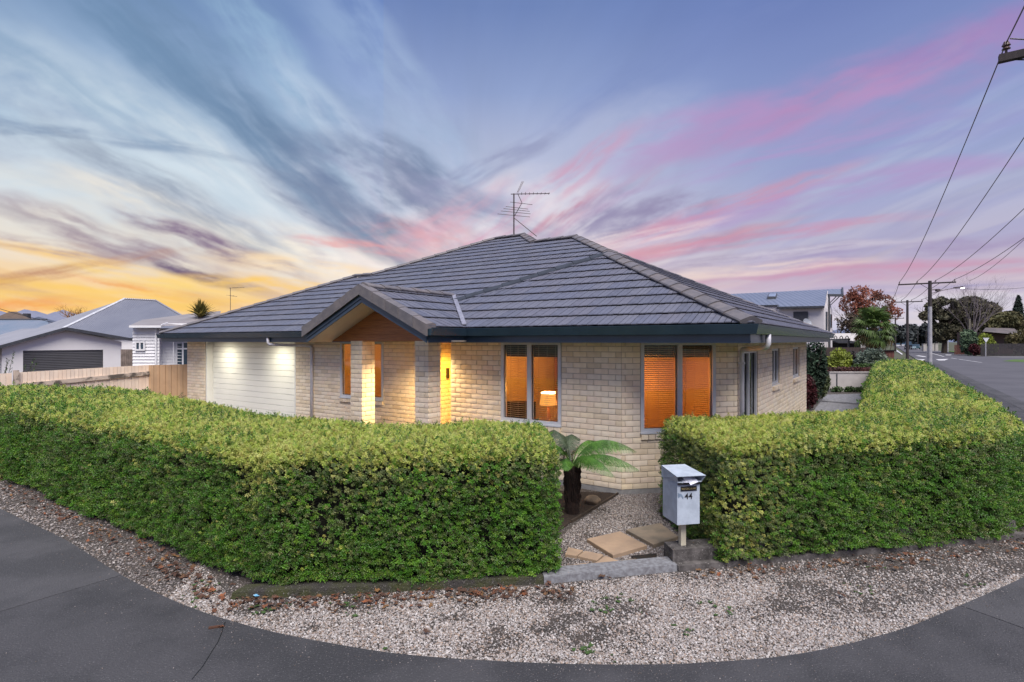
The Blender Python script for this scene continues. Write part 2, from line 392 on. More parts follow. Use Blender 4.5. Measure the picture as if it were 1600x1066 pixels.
def scatter(name, pts, rot, scl, pick, sources, parent=None, label=None, cat=None):
    me = bpy.data.meshes.new(name); me.vertices.add(len(pts)); me.vertices.foreach_set('co', np.asarray(pts, dtype=np.float32).ravel())
    a = me.attributes.new('rot', 'FLOAT_VECTOR', 'POINT'); a.data.foreach_set('vector', np.asarray(rot, dtype=np.float32).ravel())
    a = me.attributes.new('scl', 'FLOAT', 'POINT'); a.data.foreach_set('value', np.asarray(scl, dtype=np.float32))
    a = me.attributes.new('pick', 'INT', 'POINT'); a.data.foreach_set('value', np.asarray(pick, dtype=np.int32))
    me.update()
    o = link(name, me, parent, 'stuff', label)
    if cat: o['category'] = cat
    ng = bpy.data.node_groups.new(name + '_nodes', 'GeometryNodeTree')
    ng.interface.new_socket('Geometry', in_out='INPUT', socket_type='NodeSocketGeometry')
    ng.interface.new_socket('Geometry', in_out='OUTPUT', socket_type='NodeSocketGeometry')
    N = ng.nodes; L = ng.links
    gi = N.new('NodeGroupInput'); go = N.new('NodeGroupOutput'); ip = N.new('GeometryNodeInstanceOnPoints'); jn = N.new('GeometryNodeJoinGeometry')
    for so in reversed(sources):
        oi = N.new('GeometryNodeObjectInfo'); oi.inputs['Object'].default_value = so; oi.inputs['As Instance'].default_value = True
        L.new(oi.outputs['Geometry'], jn.inputs[0])
    def na(nm, ty):
        n = N.new('GeometryNodeInputNamedAttribute'); n.data_type = ty; n.inputs['Name'].default_value = nm
        return n.outputs['Attribute']
    er = N.new('FunctionNodeEulerToRotation')
    L.new(na('rot', 'FLOAT_VECTOR'), er.inputs[0])
    L.new(gi.outputs[0], ip.inputs['Points']); L.new(jn.outputs[0], ip.inputs['Instance'])
    ip.inputs['Pick Instance'].default_value = True
    L.new(na('pick', 'INT'), ip.inputs['Instance Index']); L.new(er.outputs[0], ip.inputs['Rotation']); L.new(na('scl', 'FLOAT'), ip.inputs['Scale'])
    L.new(ip.outputs[0], go.inputs[0])
    md = o.modifiers.new('scatter', 'NODES'); md.node_group = ng
    return o
def source(name, me):
    return bpy.data.objects.new(name, me)     # data block only, never linked
import bmesh
# ================================================================ materials used below
m_mortar = mat('mortar', (0.52, 0.44, 0.35), (0.43, 0.36, 0.28), 0.95, 20, bump=0.002)
m_brick = mat('cream_brick', (0.88, 0.77, 0.60), (0.82, 0.71, 0.55), 0.9, 9, bump=0.002, bscale=45, tint=True)
m_conc = mat('foundation_concrete', (0.34, 0.34, 0.33), (0.25, 0.25, 0.25), 0.9, 8, bump=0.003)
m_tile = mat('roof_tile', (0.138, 0.144, 0.182), (0.100, 0.105, 0.137), 0.5, 7, bump=0.003, bscale=60, tint=True, spec=0.6, speck=((0.23, 0.23, 0.22), 26, 0.67))
m_cap = mat('ridge_cap_tile', (0.17, 0.155, 0.155), (0.125, 0.118, 0.125), 0.55, 9, bump=0.003, bscale=50, tint=True, spec=0.5)
m_fascia = mat('slate_blue_fascia', (0.040, 0.075, 0.120), (0.034, 0.062, 0.10), 0.3, 3)
m_gutter = mat('slate_gutter', (0.030, 0.055, 0.078), (0.024, 0.045, 0.065), 0.25, 3)
m_soffit = mat('soffit_board', (0.66, 0.60, 0.50), (0.62, 0.56, 0.47), 0.7, 3)
m_alu = mat('window_aluminium', (0.62, 0.64, 0.66), (0.56, 0.58, 0.60), 0.4, 3)
m_pipe = mat('downpipe_paint', (0.60, 0.60, 0.64), (0.52, 0.52, 0.56), 0.4, 5)
m_seal = mat('black_seal', (0.012, 0.012, 0.012), None, 0.5)
m_glass = glassmat('window_glass')
m_slat = mat('blind_slat', (0.62, 0.50, 0.36), (0.58, 0.46, 0.32), 0.5, 3, transl=0.25)
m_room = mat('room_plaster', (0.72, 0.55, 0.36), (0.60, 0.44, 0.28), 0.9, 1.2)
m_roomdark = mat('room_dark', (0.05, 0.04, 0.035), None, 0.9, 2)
m_timber = mat('stained_cedar', (0.44, 0.17, 0.055), (0.30, 0.105, 0.035), 0.5, 3, detail=8, stretch=(1.2, 6, 22), bump=0.001)
m_gdoor = mat('garage_door_paint', (0.88, 0.87, 0.80), (0.85, 0.84, 0.77), 0.45, 2)
m_white = mat('white_paint', (0.78, 0.77, 0.72), (0.72, 0.71, 0.67), 0.5, 3)
m_lead = mat('valley_flashing', (0.38, 0.38, 0.43), (0.24, 0.24, 0.28), 0.35, 10, metal=0.3)
m_metal = mat('antenna_metal', (0.14, 0.12, 0.12), (0.09, 0.07, 0.07), 0.5, 10, metal=0.6)
m_black = mat('black_plastic', (0.015, 0.015, 0.016), None, 0.4)
e_down = emat('downlight_lens', (1.0, 0.9, 0.65), 6.0)
e_lamp = emat('lamp_shade_glow', (1.0, 0.45, 0.10), 1.1)
e_lamptop = emat('lamp_shade_rim', (1.0, 0.85, 0.55), 4.0)

ROT = -math.radians(33.95)
house = thing('brick_house', 'single storey cream brick house with dark hip tiled roof and an entry gable', 'house', (1.64, 8.33, 0), ROT)
Z0 = 0.08; SOF = 2.30; CRS = 0.086; BL = 0.24

# ---- brick meshes
def brick_arrays(seed, l=BL - 0.010):
    r = np.random.default_rng(seed); nx, nz = 4, 3; h = CRS - 0.010
    V = []; 
    for j in range(nz + 1):
        for i in range(nx + 1):
            edge = i in (0, nx) or j in (0, nz)
            V.append((l * (i / nx - 0.5), -(0.000 if edge else r.uniform(0.001, 0.0045)), h * (j / nz - 0.5)))
    V[0] = V[0]
    Fq = []
    for j in range(nz):
        for i in range(nx):
            a = j * (nx + 1) + i; Fq.append((a, a + 1, a + nx + 2, a + nx + 1))
    o = len(V)
    c = [(-l / 2, -h / 2), (l / 2, -h / 2), (l / 2, h / 2), (-l / 2, h / 2)]
    V += [(x, 0.0, z) for x, z in c] + [(x, 0.03, z) for x, z in c]
    for k in range(4): Fq.append((o + k, o + (k + 1) % 4, o + 4 + (k + 1) % 4, o + 4 + k)[::-1])
    return np.array(V), np.array(Fq)
TINTS = [(1.0, 1.0, 1.0), (1.04, 1.02, 0.96), (0.96, 0.93, 0.92), (1.02, 0.97, 0.93), (0.93, 0.90, 0.85), (1.06, 1.05, 1.03), (0.98, 0.94, 0.94), (1.03, 1.0, 0.91), (0.87, 0.83, 0.76)]
BVAR = [brick_arrays(40 + i) for i in range(9)]
BMESH = []
for (V, Fq), tn in zip(BVAR, TINTS):
    BMESH.append(npmesh('brick', V, Fq, m_brick, tint=np.tile(tn, (len(V), 1))))
WALLS = []      # filled with (wall object, list of bricks)
ALLB = []       # candidates: (score, wall index, x, y, z, ang, scale, variant)
def sub_int(iv, cuts):
    out = [iv]
    for c0, c1 in cuts:
        nx = []
        for a, b in out:
            if c1 <= a or c0 >= b: nx.append((a, b)); continue
            if c0 - a > 0.02: nx.append((a, c0))
            if b - c1 > 0.02: nx.append((c1, b))
        out = nx
    return out
def brick_wall(P, Q, openings=(), z0=Z0, z1=SOF + 0.01, name='wall', thick=0.11, score=True, base=True, phase=0.0, back=True):
    """P->Q runs left to right as seen from outside; openings (s0, s1, za, zb)"""
    P = np.array(P, float); Q = np.array(Q, float); d = Q - P; L = np.linalg.norm(d); d /= L; n = np.array([d[1], -d[0]])
    ang = math.atan2(d[1], d[0])
    T = lambda s, off, z: (P[0] + d[0] * s - n[0] * off, P[1] + d[1] * s - n[1] * off, z)
    mb = MB()
    def slab(s0, s1, za, zb, o0=0.008, o1=thick):
        mb.hexa([T(s0, o0, za), T(s1, o0, za), T(s1, o1, za), T(s0, o1, za)], [T(s0, o0, zb), T(s1, o0, zb), T(s1, o1, zb), T(s0, o1, zb)])
    xs = sorted({0.0, L} | {o[0] for o in openings} | {o[1] for o in openings})
    for a, b in zip(xs, xs[1:]):
        op = [o for o in openings if o[0] <= a + 1e-6 and o[1] >= b - 1e-6]
        if not op: slab(a, b, z0, z1)
        else:
            o = op[0]
            if o[2] > z0 + 0.01: slab(a, b, z0, o[2])
            if o[3] < z1 - 0.01: slab(a, b, o[3], z1)
    w = mb.build(name, m_mortar, house)
    bmw = bmesh.new(); bmw.from_mesh(w.data); bmesh.ops.remove_doubles(bmw, verts=bmw.verts, dist=1e-4); bmw.to_mesh(w.data); bmw.free()
    if base:
        fb = MB()
        fb.hexa([T(0, 0.004, -0.12), T(L, 0.004, -0.12), T(L, thick, -0.12), T(0, thick, -0.12)], [T(0, 0.004, z0 - 0.002), T(L, 0.004, z0 - 0.002), T(L, thick, z0 - 0.002), T(0, thick, z0 - 0.002)])
        fb.build('foundation', m_conc, house)
    wi = len(WALLS); WALLS.append((w, []))
    rows = int(math.ceil((z1 - z0) / CRS))
    for r in range(rows):
        zc = z0 + CRS * (r + 0.5)
        if zc + 0.02 > z1: continue
        cuts = [(o[0] - 0.004, o[1] + 0.004) for o in openings if o[2] - 0.02 < zc < o[3] + 0.02]
        s = -(BL / 2 if r % 2 else 0.0) - phase
        while s < L:
            for a, b in sub_int((max(s, 0), min(s + BL, L)), cuts):
                ll = (b - a) - 0.010
                if ll < 0.02: continue
                mid = (a + b) / 2; x, y, z = T(mid, 0.0, zc)
                WX, WY = HW(x, y)
                sc_ = 0
                if score and WY > 1:
                    p0 = T(a, 0, zc); p1 = T(b, 0, zc)
                    A = proj(*HW(p0[0], p0[1]), zc); B = proj(*HW(p1[0], p1[1]), zc)
                    hpx = F_PX * CRS / WY; sc_ = abs(B[0] - A[0]) * hpx
                    px, py = (A[0] + B[0]) / 2, A[1]
                    if B[0] < A[0]: sc_ = 0
                    if px < 885 and py > 655: sc_ *= 0.02
                    if px > 1028 and py > 650: sc_ *= 0.02
                    if py > 775: sc_ = 0
                    if ll < 0.15: sc_ *= 0.6
                ALLB.append((sc_, wi, x, y, z, ang, ll / (BL - 0.010), random.randrange(9) if random.random() < 0.75 else 0))
            s += BL
    return T
def brick_sill(T, s0, s1, z, parent_wall=None, proud=0.035):
    """a row of bricks on edge under a window; each a brick of its wall"""
    n = max(2, round((s1 - s0) / 0.115)); w = (s1 - s0) / n
    g = MB(); wob = WALLS[-1][0]
    for i in range(n):
        a = s0 + i * w + 0.005; b = s0 + (i + 1) * w - 0.005
        tn = random.choice(TINTS)
        g = MB(); g.cur = tn
        g.hexa([T(a, -proud, z - 0.085), T(b, -proud, z - 0.085), T(b, 0.05, z - 0.085), T(a, 0.05, z - 0.085)],
               [T(a, -proud, z - 0.012), T(b, -proud, z - 0.012), T(b, 0.05, z + 0.002), T(a, 0.05, z + 0.002)])
        g.build('sill_brick', m_brick, wob, tint=True)
def window(T, s0, s1, z0, z1, mull=(), inset=0.03, fw=0.055, pane_off=0.02, name='window', blind=None, label=None):
    f = MB()
    def bar(a, b, za, zb, o0, o1, g=f): g.hexa([T(a, o0, za), T(b, o0, za), T(b, o1, za), T(a, o1, za)], [T(a, o0, zb), T(b, o0, zb), T(b, o1, zb), T(a, o1, zb)])
    o0, o1 = inset - 0.04, inset + 0.05
    bar(s0, s0 + fw, z0, z1, o0, o1); bar(s1 - fw, s1, z0, z1, o0, o1)
    bar(s0 + fw, s1 - fw, z0, z0 + fw, o0, o1); bar(s0 + fw, s1 - fw, z1 - fw, z1, o0, o1)
    bar(s0 - 0.01, s1 + 0.01, z0 - 0.022, z0 - 0.001, o0 - 0.03, o1)
    for mm in mull: bar(mm - 0.04, mm + 0.04, z0 + fw, z1 - fw, o0 - 0.002, o1)
    fr = f.build(name, m_alu, house, label=label)
    ed = [s0 + fw] + [v for mm in mull for v in (mm - 0.04, mm + 0.04)] + [s1 - fw]
    for i in range(0, len(ed), 2):
        a, b = ed[i], ed[i + 1]; g = MB(); sd = MB()
        bar(a, b, z0 + fw, z1 - fw, inset + 0.004, inset + 0.008, g); g.build('pane', m_glass, fr)
        t_ = 0.010
        for (aa, bb, za, zb) in ((a, a + t_, z0 + fw, z1 - fw), (b - t_, b, z0 + fw, z1 - fw), (a + t_, b - t_, z0 + fw, z0 + fw + t_), (a + t_, b - t_, z1 - fw - t_, z1 - fw)):
            bar(aa, bb, za, zb, inset - 0.006, inset + 0.002, sd)
        sd.build('seal', m_seal, fr)
        if blind:
            tilt, ztop, pitch = blind
            sl = MB(); z = z0 + fw + 0.02
            wv = 0.027
            while z < z1 - fw - 0.005:
                c, s_ = math.cos(tilt) * wv / 2, math.sin(tilt) * wv / 2
                sl.add([T(a + 0.012, inset + 0.065 - c, z - s_), T(b - 0.012, inset + 0.065 - c, z - s_), T(b - 0.012, inset + 0.065 + c, z + s_), T(a + 0.012, inset + 0.065 + c, z + s_)], [(0, 1, 2, 3)])
                z += pitch
            for q in (0.18, 0.5, 0.82):
                ss = a + (b - a) * q
                bar(ss, ss + 0.003, z0 + fw, z1 - fw, inset + 0.05, inset + 0.053, sl)
            sl.build('blind_slats', m_slat, fr, kind='stuff')
    return fr

# ---- walls (house-local; x grows to the right along the front, y away from the street corner)
W_L = 14.27
T1 = brick_wall((-W_L, 0.65), (-4.65, 0.65), [(W_L - 13.22, W_L - 8.91, 0.1, 9), (W_L - 7.21, W_L - 5.79, 1.02, 9)])
brick_sill(T1, W_L - 7.21, W_L - 5.79, 1.0)
window(T1, W_L - 7.21, W_L - 5.79, 1.02, SOF, (W_L - 6.5,), blind=(0.1, 0, 0.03))
T2 = brick_wall((-4.65, 0.65 + 0.0), (-4.65, 1.75))
T3 = brick_wall((-4.54, 1.75), (-3.335, 1.75), [(0.15, 1.05, -1, 2.1)], score=False)
T4 = brick_wall((-3.335, 1.75), (-3.335, 0.0 + 0.11), score=False)
T5 = brick_wall((-3.335, 0.0), (0.0, 0.0), [(3.335 - 2.20, 3.335 - 1.03, 0.95, 9)])
brick_sill(T5, 3.335 - 2.20, 3.335 - 1.03, 0.93)
window(T5, 3.335 - 2.20, 3.335 - 1.03, 0.95, SOF, (3.335 - 1.63,), blind=(0.16, 0, 0.034), label='bedroom window with open blinds showing a table lamp')
T6 = brick_wall((0.0, 0.0), (1.36, 1.36), [(0.306, 1.545, 0.93, 9)], phase=0.06)
brick_sill(T6, 0.306, 1.545, 0.91)
window(T6, 0.306, 1.545, 0.93, SOF, (0.945,), blind=(-0.5, 0, 0.031), label='chamfer window with closed blinds glowing orange')
T7 = brick_wall((1.36, 1.36), (1.36, 10.4), [(0.36, 1.66, 0.1, 2.16), (3.2, 4.14, 1.40, 2.16), (6.25, 7.5, 1.38, 2.16)])
for a, b, z in ((3.2, 4.14, 1.40), (6.25, 7.5, 1.38)): brick_sill(T7, a, b, z - 0.02, proud=0.05)
window(T7, 0.36, 1.66, 0.10, 2.16, (0.98,), inset=0.06, name='sliding_door')
window(T7, 3.2, 4.14, 1.40, 2.16, (3.68,), inset=0.07)
window(T7, 6.25, 7.5, 1.38, 2.16, (6.85,), inset=0.07, blind=(0.1, 0, 0.03))
brick_wall((1.36, 10.4), (-9.0, 10.4), score=False)
brick_wall((-W_L, 7.4), (-W_L, 0.65), score=False)
rear = MB(); rear.box(-9.1, -9.0, 7.5, 10.4, Z0, SOF); rear.box(-W_L, -9.0, 7.4, 7.5, Z0, SOF); rear.build('rear_wall', m_mortar, house)
# entry pillars, each a column of bricks
PILL = []
for px_ in (-4.92, -3.30):
    x0, x1, y0, y1 = px_, px_ + 0.31, -0.97, -0.66
    core = MB(); core.box(x0 + 0.008, x1 - 0.008, y0 + 0.008, y1 - 0.008, -0.1, SOF)
    po = core.build('entry_pillar', m_mortar, house)
    wi = len(WALLS); WALLS.append((po, []))
    for r in range(26):
        zc = Z0 + CRS * (r + 0.5)
        for (sx_, sy_, ang, ex) in ((x0, y0, 0.0, (1, 0)), (x1, y0, pi / 2, (0, 1)), (x1, y1, pi, (-1, 0)), (x0, y1, -pi / 2, (0, -1))):
            segs = ((0.0, 0.22), (0.22, 0.31)) if (r % 2) else ((0.0, 0.09), (0.09, 0.31))
            for a, b in segs:
                x = sx_ + ex[0] * (a + b) / 2; y = sy_ + ex[1] * (a + b) / 2
                WX, WY = HW(x, y); scr = 0
                if ang in (0.0, pi / 2):
                    scr = (b - a) * F_PX / WY * 0.75 * F_PX * CRS / WY
                    if 533 + (CAM_H - zc) * F_PX / WY > 655: scr *= 0.02
                ALLB.append((scr, wi, x, y, zc, ang, (b - a - 0.01) / (BL - 0.01), random.randrange(9)))
# nearest bricks become parts, the rest are joined per wall
ALLB.sort(key=lambda t: -t[0])
for k, (sc_, wi, x, y, z, ang, ls, vi) in enumerate(ALLB):
    w, lst = WALLS[wi]
    if k < 290:
        o = link('brick', BMESH[vi], w); o.location = (x, y, z); o.rotation_euler = (0, 0, ang); o.scale = (ls, 1, 1)
    else: lst.append((x, y, z, ang, ls, vi))
for w, lst in WALLS:
    if not lst: continue
    Vs, Fs, Ts, off = [], [], [], 0
    for (x, y, z, ang, ls, vi) in lst:
        V, Fq = BVAR[vi]; c, s = math.cos(ang), math.sin(ang)
        X = V[:, 0] * ls; Y = V[:, 1]
        W_ = np.stack([x + X * c - Y * s, y + X * s + Y * c, V[:, 2] + z], 1)
        Vs.append(W_); Fs.append(Fq + off); off += len(V); Ts.append(np.tile(TINTS[vi], (len(V), 1)))
    me = npmesh('brickwork', np.concatenate(Vs), np.concatenate(Fs), m_brick, tint=np.concatenate(Ts))
    link('brickwork', me, w, 'stuff')

# ---- interiors
def room(x0, x1, y0, y1, z0=0.1, z1=2.42, m=m_room, side=False):
    r = MB()
    r.add([(x0, y0, z0), (x1, y0, z0), (x1, y1, z0), (x0, y1, z0)], [(0, 1, 2, 3)])
    r.add([(x0, y0, z1), (x1, y0, z1), (x1, y1, z1), (x0, y1, z1)], [(3, 2, 1, 0)])
    r.add([(x0, y1, z0), (x1, y1, z0), (x1, y1, z1), (x0, y1, z1)], [(0, 1, 2, 3)])
    r.add([(x0, y0, z0), (x0, y1, z0), (x0, y1, z1), (x0, y0, z1)], [(0, 1, 2, 3)])
    if side: r.add([(x0, y0, z0), (x1, y0, z0), (x1, y0, z1), (x0, y0, z1)], [(3, 2, 1, 0)])
    else: r.add([(x1, y0, z0), (x1, y1, z0), (x1, y1, z1), (x1, y0, z1)], [(3, 2, 1, 0)])
    return r.build('room', m, house)
room(-3.2, -0.92, 0.125, 3.6)
r2 = MB()                                        # living room behind the chamfered window (polygonal)
pts = [(0.44, 0.62), (1.22, 1.42), (1.22, 5.0), (0.44, 5.0)]
pts = [(0.42, 0.60), (1.21, 1.38), (1.21, 1.66), (1.0, 1.66), (1.0, 4.6), (0.42, 4.6)]
# back plane of a shallow curtained bay just inside the chamfered window
room_back = MB()
for (a, b) in (((-0.0, 1.5), (0.9, 2.6)),):
    pass
c0 = T6(0.15, 1.3, 0)[:2]; c1 = T6(1.75, 1.3, 0)[:2]; c2 = T6(0.15, 0.13, 0)[:2]; c3 = T6(1.75, 0.13, 0)[:2]
for p, q in ((c2, c0), (c0, c1), (c1, c3)):
    room_back.add([(p[0], p[1], 0.1), (q[0], q[1], 0.1), (q[0], q[1], 2.42), (p[0], p[1], 2.42)], [(0, 1, 2, 3)])
room_back.add([(c2[0], c2[1], 0.1), (c3[0], c3[1], 0.1), (c1[0], c1[1], 0.1), (c0[0], c0[1], 0.1)], [(0, 1, 2, 3)])
room_back.add([(c2[0], c2[1], 2.42), (c3[0], c3[1], 2.42), (c1[0], c1[1], 2.42), (c0[0], c0[1], 2.42)], [(3, 2, 1, 0)])
room_back.build('room', m_room, house)
room(-8.6, -5.2, 0.78, 4.0)
room(-0.6, 1.245, 7.2, 9.6, side=True)
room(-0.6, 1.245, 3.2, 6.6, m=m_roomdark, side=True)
# dark boards added behind the blinds to shade the top of each window
dark_boards = MB()
def dark_board(T, a, b, z0_, z1_): dark_boards.hexa([T(a, 0.16, z0_), T(b, 0.16, z0_), T(b, 0.19, z0_), T(a, 0.19, z0_)], [T(a, 0.16, z1_), T(b, 0.16, z1_), T(b, 0.19, z1_), T(a, 0.19, z1_)])
dark_board(T5, 3.335 - 2.3, 3.335 - 0.93, 2.04, 2.4); dark_board(T6, 0.2, 1.65, 2.05, 2.4)
dark_boards.build('added_dark_board', m_roomdark, house)
def plight(name, loc, e, col, r=0.06, parent=house):
    d = bpy.data.lights.new(name, 'POINT'); d.energy = e; d.color = col; d.shadow_soft_size = r
    o = bpy.data.objects.new(name, d); COL.objects.link(o); o.parent = parent; o.location = loc; return o
def spot(name, loc, e, col, ang=100, blend=0.6, r=0.12, tgt=(0, 0, -1)):
    d = bpy.data.lights.new(name, 'SPOT'); d.energy = e; d.color = col; d.shadow_soft_size = r; d.spot_size = math.radians(ang); d.spot_blend = blend
    o = bpy.data.objects.new(name, d); COL.objects.link(o); o.parent = house; o.location = loc
    o.rotation_euler = Vector(tgt).to_track_quat('-Z', 'Y').to_euler(); return o
WARM = (1.0, 0.42, 0.07)
# table lamp seen through the left bedroom window
lamp = thing('table_lamp', 'glowing table lamp with pleated shade seen through the bedroom window blinds', 'lamp', HW(-1.85, 1.0, -0.02))
lm = MB(); lm.lathe(0, 0, [(0.10, 0.78), (0.10, 0.80), (0.03, 0.82), (0.05, 0.92), (0.03, 1.05), (0.012, 1.1), (0.012, 1.25)], 12); lm.build('base', m_timber, lamp)
lm = MB(); lm.lathe(0, 0, [(0.16, 1.16), (0.13, 1.37)], 20); lm.f = lm.f[:-2]; lm.build('lamp_shade', e_lamp, lamp)
lm = MB(); lm.lathe(0, 0, [(0.133, 1.365), (0.133, 1.395)], 20); lm.f = lm.f[:-2]; lm.build('shade_rim', e_lamptop, lamp)
d = plight('lamp_light', (0, 0, 1.42), 48, WARM, 0.05, lamp)
tb = thing('side_table', 'dark side table under the lamp inside the bedroom window', 'table', HW(-1.85, 1.0, -0.02))
t_ = MB(); t_.box(-0.32, 0.32, -0.22, 0.22, 0.74, 0.78); t_.build('table_top', m_timber, tb)
for sx_ in (-0.29, 0.25):
    for sy_ in (-0.19, 0.15):
        t_ = MB(); t_.box(sx_, sx_ + 0.04, sy_, sy_ + 0.04, 0, 0.74); t_.build('leg', m_timber, tb)
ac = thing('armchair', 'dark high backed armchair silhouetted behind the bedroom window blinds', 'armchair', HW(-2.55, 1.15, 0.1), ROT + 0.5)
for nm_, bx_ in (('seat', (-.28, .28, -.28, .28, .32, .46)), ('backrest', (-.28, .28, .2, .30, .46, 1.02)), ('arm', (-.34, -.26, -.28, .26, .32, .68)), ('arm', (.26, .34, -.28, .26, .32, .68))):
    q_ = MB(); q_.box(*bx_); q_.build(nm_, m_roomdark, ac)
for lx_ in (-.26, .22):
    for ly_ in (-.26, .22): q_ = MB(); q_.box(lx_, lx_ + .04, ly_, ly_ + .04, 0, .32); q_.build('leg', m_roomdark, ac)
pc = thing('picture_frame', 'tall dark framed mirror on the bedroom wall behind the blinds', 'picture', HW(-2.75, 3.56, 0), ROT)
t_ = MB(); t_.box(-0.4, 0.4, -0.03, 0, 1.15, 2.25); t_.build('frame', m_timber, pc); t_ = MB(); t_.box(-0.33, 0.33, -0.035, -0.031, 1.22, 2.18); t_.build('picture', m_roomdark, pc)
plight('room_light', (-1.6, 2.2, 2.2), 26, WARM, 0.1)
p = T6(0.9, 0.75, 1.6); plight('room_light', p, 19, (1.0, 0.33, 0.045), 0.1)
plight('room_light', (-6.6, 2.3, 2.1), 60, WARM, 0.1)
plight('room_light', (0.5, 8.4, 2.1), 12, WARM, 0.1)

# ---- porch
po = MB(); po.box(-5.5, -2.52, -0.93, 0.65, SOF - 0.0, SOF + 0.02); po.build('porch_ceiling', m_soffit, house)
fd = MB(); fd.box(-4.39, -3.49, 1.76, 1.80, 0.1, 2.1); fdo = fd.build('front_door', m_timber, house)
kb = MB(); kb.tube([(-4.3, 1.74, 1.05), (-4.3, 1.69, 1.05), (-4.18, 1.69, 1.05)], 0.012); kb.build('handle', m_black, fdo)
bell = MB(); bell.box(-4.655, -4.61, 1.40, 1.47, 1.50, 1.72); bell.build('doorbell', m_black, house)
for loc in ((-3.9, -0.15, SOF - 0.012), (-4.0, 1.15, SOF - 0.012), (-12.35, 0.33, SOF - 0.012), (-9.6, 0.33, SOF - 0.012)):
    dl = MB(); dl.lathe(loc[0], loc[1], [(0.055, SOF - 0.012), (0.055, SOF - 0.004)], 14); rg = dl.build('downlight', e_down, house)
spot('porch_light', (-3.9, -0.15, 2.25), 420, (1.0, 0.70, 0.34), 150, 0.7)
spot('porch_light', (-4.0, 1.15, 2.2), 150, (1.0, 0.50, 0.05), 160, 0.6)
spot('garage_light', (-12.25, 0.17, 2.26), 80, (1.0, 0.94, 0.74), 170, 1.0, tgt=(0, 0.25, -1))
spot('garage_light', (-9.7, 0.17, 2.26), 80, (1.0, 0.94, 0.74), 170, 1.0, tgt=(0, 0.25, -1))

# ---- garage door: panels inside a recess
gd = MB(); gd.box(-13.21, -13.16, 0.66, 0.86, 0.0, SOF); gd.build('garage_jamb', m_white, house)
gd = MB(); gd.box(-8.97, -8.92, 0.66, 0.86, 0.0, SOF); gd.build('garage_jamb', m_white, house)
gdoor = MB(); gdoor.box(-13.16, -8.97, 0.86, 0.9, 0.0, SOF); gdo = gdoor.build('garage_door', m_seal, house)
z = 0.02; k = 0
while z < SOF - 0.02:
    h = min(0.152, SOF - z); a = MB()
    a.add([(-13.155, 0.842, z + 0.006), (-8.975, 0.842, z + 0.006), (-8.975, 0.852, z + 0.0), (-13.155, 0.852, z),
           (-13.155, 0.842, z + h - 0.010), (-8.975, 0.842, z + h - 0.010), (-8.975, 0.858, z + h - 0.002), (-13.155, 0.858, z + h - 0.002)],
          [(3, 2, 1, 0), (0, 1, 5, 4), (4, 5, 6, 7)])
    a.build('door_panel', m_gdoor, gdo); z += h

# ---- timber gable infill, beam
tg = MB(); half = 1.50; zb = SOF
tw = MB(); tw.add([(-4.03 - 1.47, -0.93, zb), (-4.03 + 1.47, -0.93, zb), (-4.03, -0.93, zb + 0.68), (-4.03 - 1.47, -0.90, zb), (-4.03 + 1.47, -0.90, zb), (-4.03, -0.90, zb + 0.68)], [(0, 1, 2), (5, 4, 3), (0, 3, 4, 1)])
gw = tw.build('gable_infill', m_timber, house)
z = zb + 0.004
while z < zb + 0.66:
    z2 = min(z + 0.118, zb + 0.665)
    xw = lambda zz: 1.46 * (1 - (zz - zb) / 0.68)
    b_ = MB(); y0, y1 = -0.952, -0.931
    b_.hexa([(-4.03 - xw(z), y0, z), (-4.03 + xw(z), y0, z), (-4.03 + xw(z), y1, z), (-4.03 - xw(z), y1, z)], [(-4.03 - xw(z2), y0, z2), (-4.03 + xw(z2), y0, z2), (-4.03 + xw(z2), y1, z2), (-4.03 - xw(z2), y1, z2)])
    b_.build('timber_board', m_timber, gw); z += 0.125
# ================================================================ roof
KS = 0.46; ZE = 2.515; EY = -0.60
def zW(x, y): return ZE + KS * min(y + 0.60, x + 4.90, 1.96 - x)
def zM(x, y): return ZE + KS * min(y - 0.05, 1.96 - x, 11.45 - y, x + 14.65)
def zT(x, y): return ZE + KS * min(y - 0.05, x + 13.86, 13.45 - y, 0.63 - x)
def zG(x, y): return -9 if x > -9.8 else ZE + KS * min(y - 0.05, x + 14.65, 8.05 - y, 9)
def zGa(x, y): return ZE + KS * min(x + 5.56, -2.50 - x) if -1.52 < y < 1.2 else -9
def zMax(x, y):
    v = -9
    if y < 9: v = max(v, zW(x, y))
    # main ridge is capped: M ends where T starts
    m_ = ZE + KS * min(y - 0.05, 1.96 - x, 11.45 - y) if x > -7 else -9
    return max(v, m_, zT(x, y), min(zG(x, y), ZE + KS * 4.0), zGa(x, y))
roof = MB()
def zpl(f): return f
P3 = lambda f, pts, dz=0.0: [(x, y, f(x, y) + dz) for x, y in pts]
fF = lambda x, y: ZE + KS * (y + 0.60)
fM = lambda x, y: ZE + KS * (y - 0.05)
fS = lambda x, y: ZE + KS * (1.96 - x)
fL = lambda x, y: ZE + KS * (x + 4.90)
fT = lambda x, y: ZE + KS * (0.63 - x)
fB = lambda x, y: ZE + KS * (11.45 - y)
fB2 = lambda x, y: ZE + KS * (13.45 - y)
fGL = lambda x, y: ZE + KS * (x + 14.65)
fgr = lambda x, y: ZE + KS * (-2.50 - x)
fgl = lambda x, y: ZE + KS * (x + 5.56)
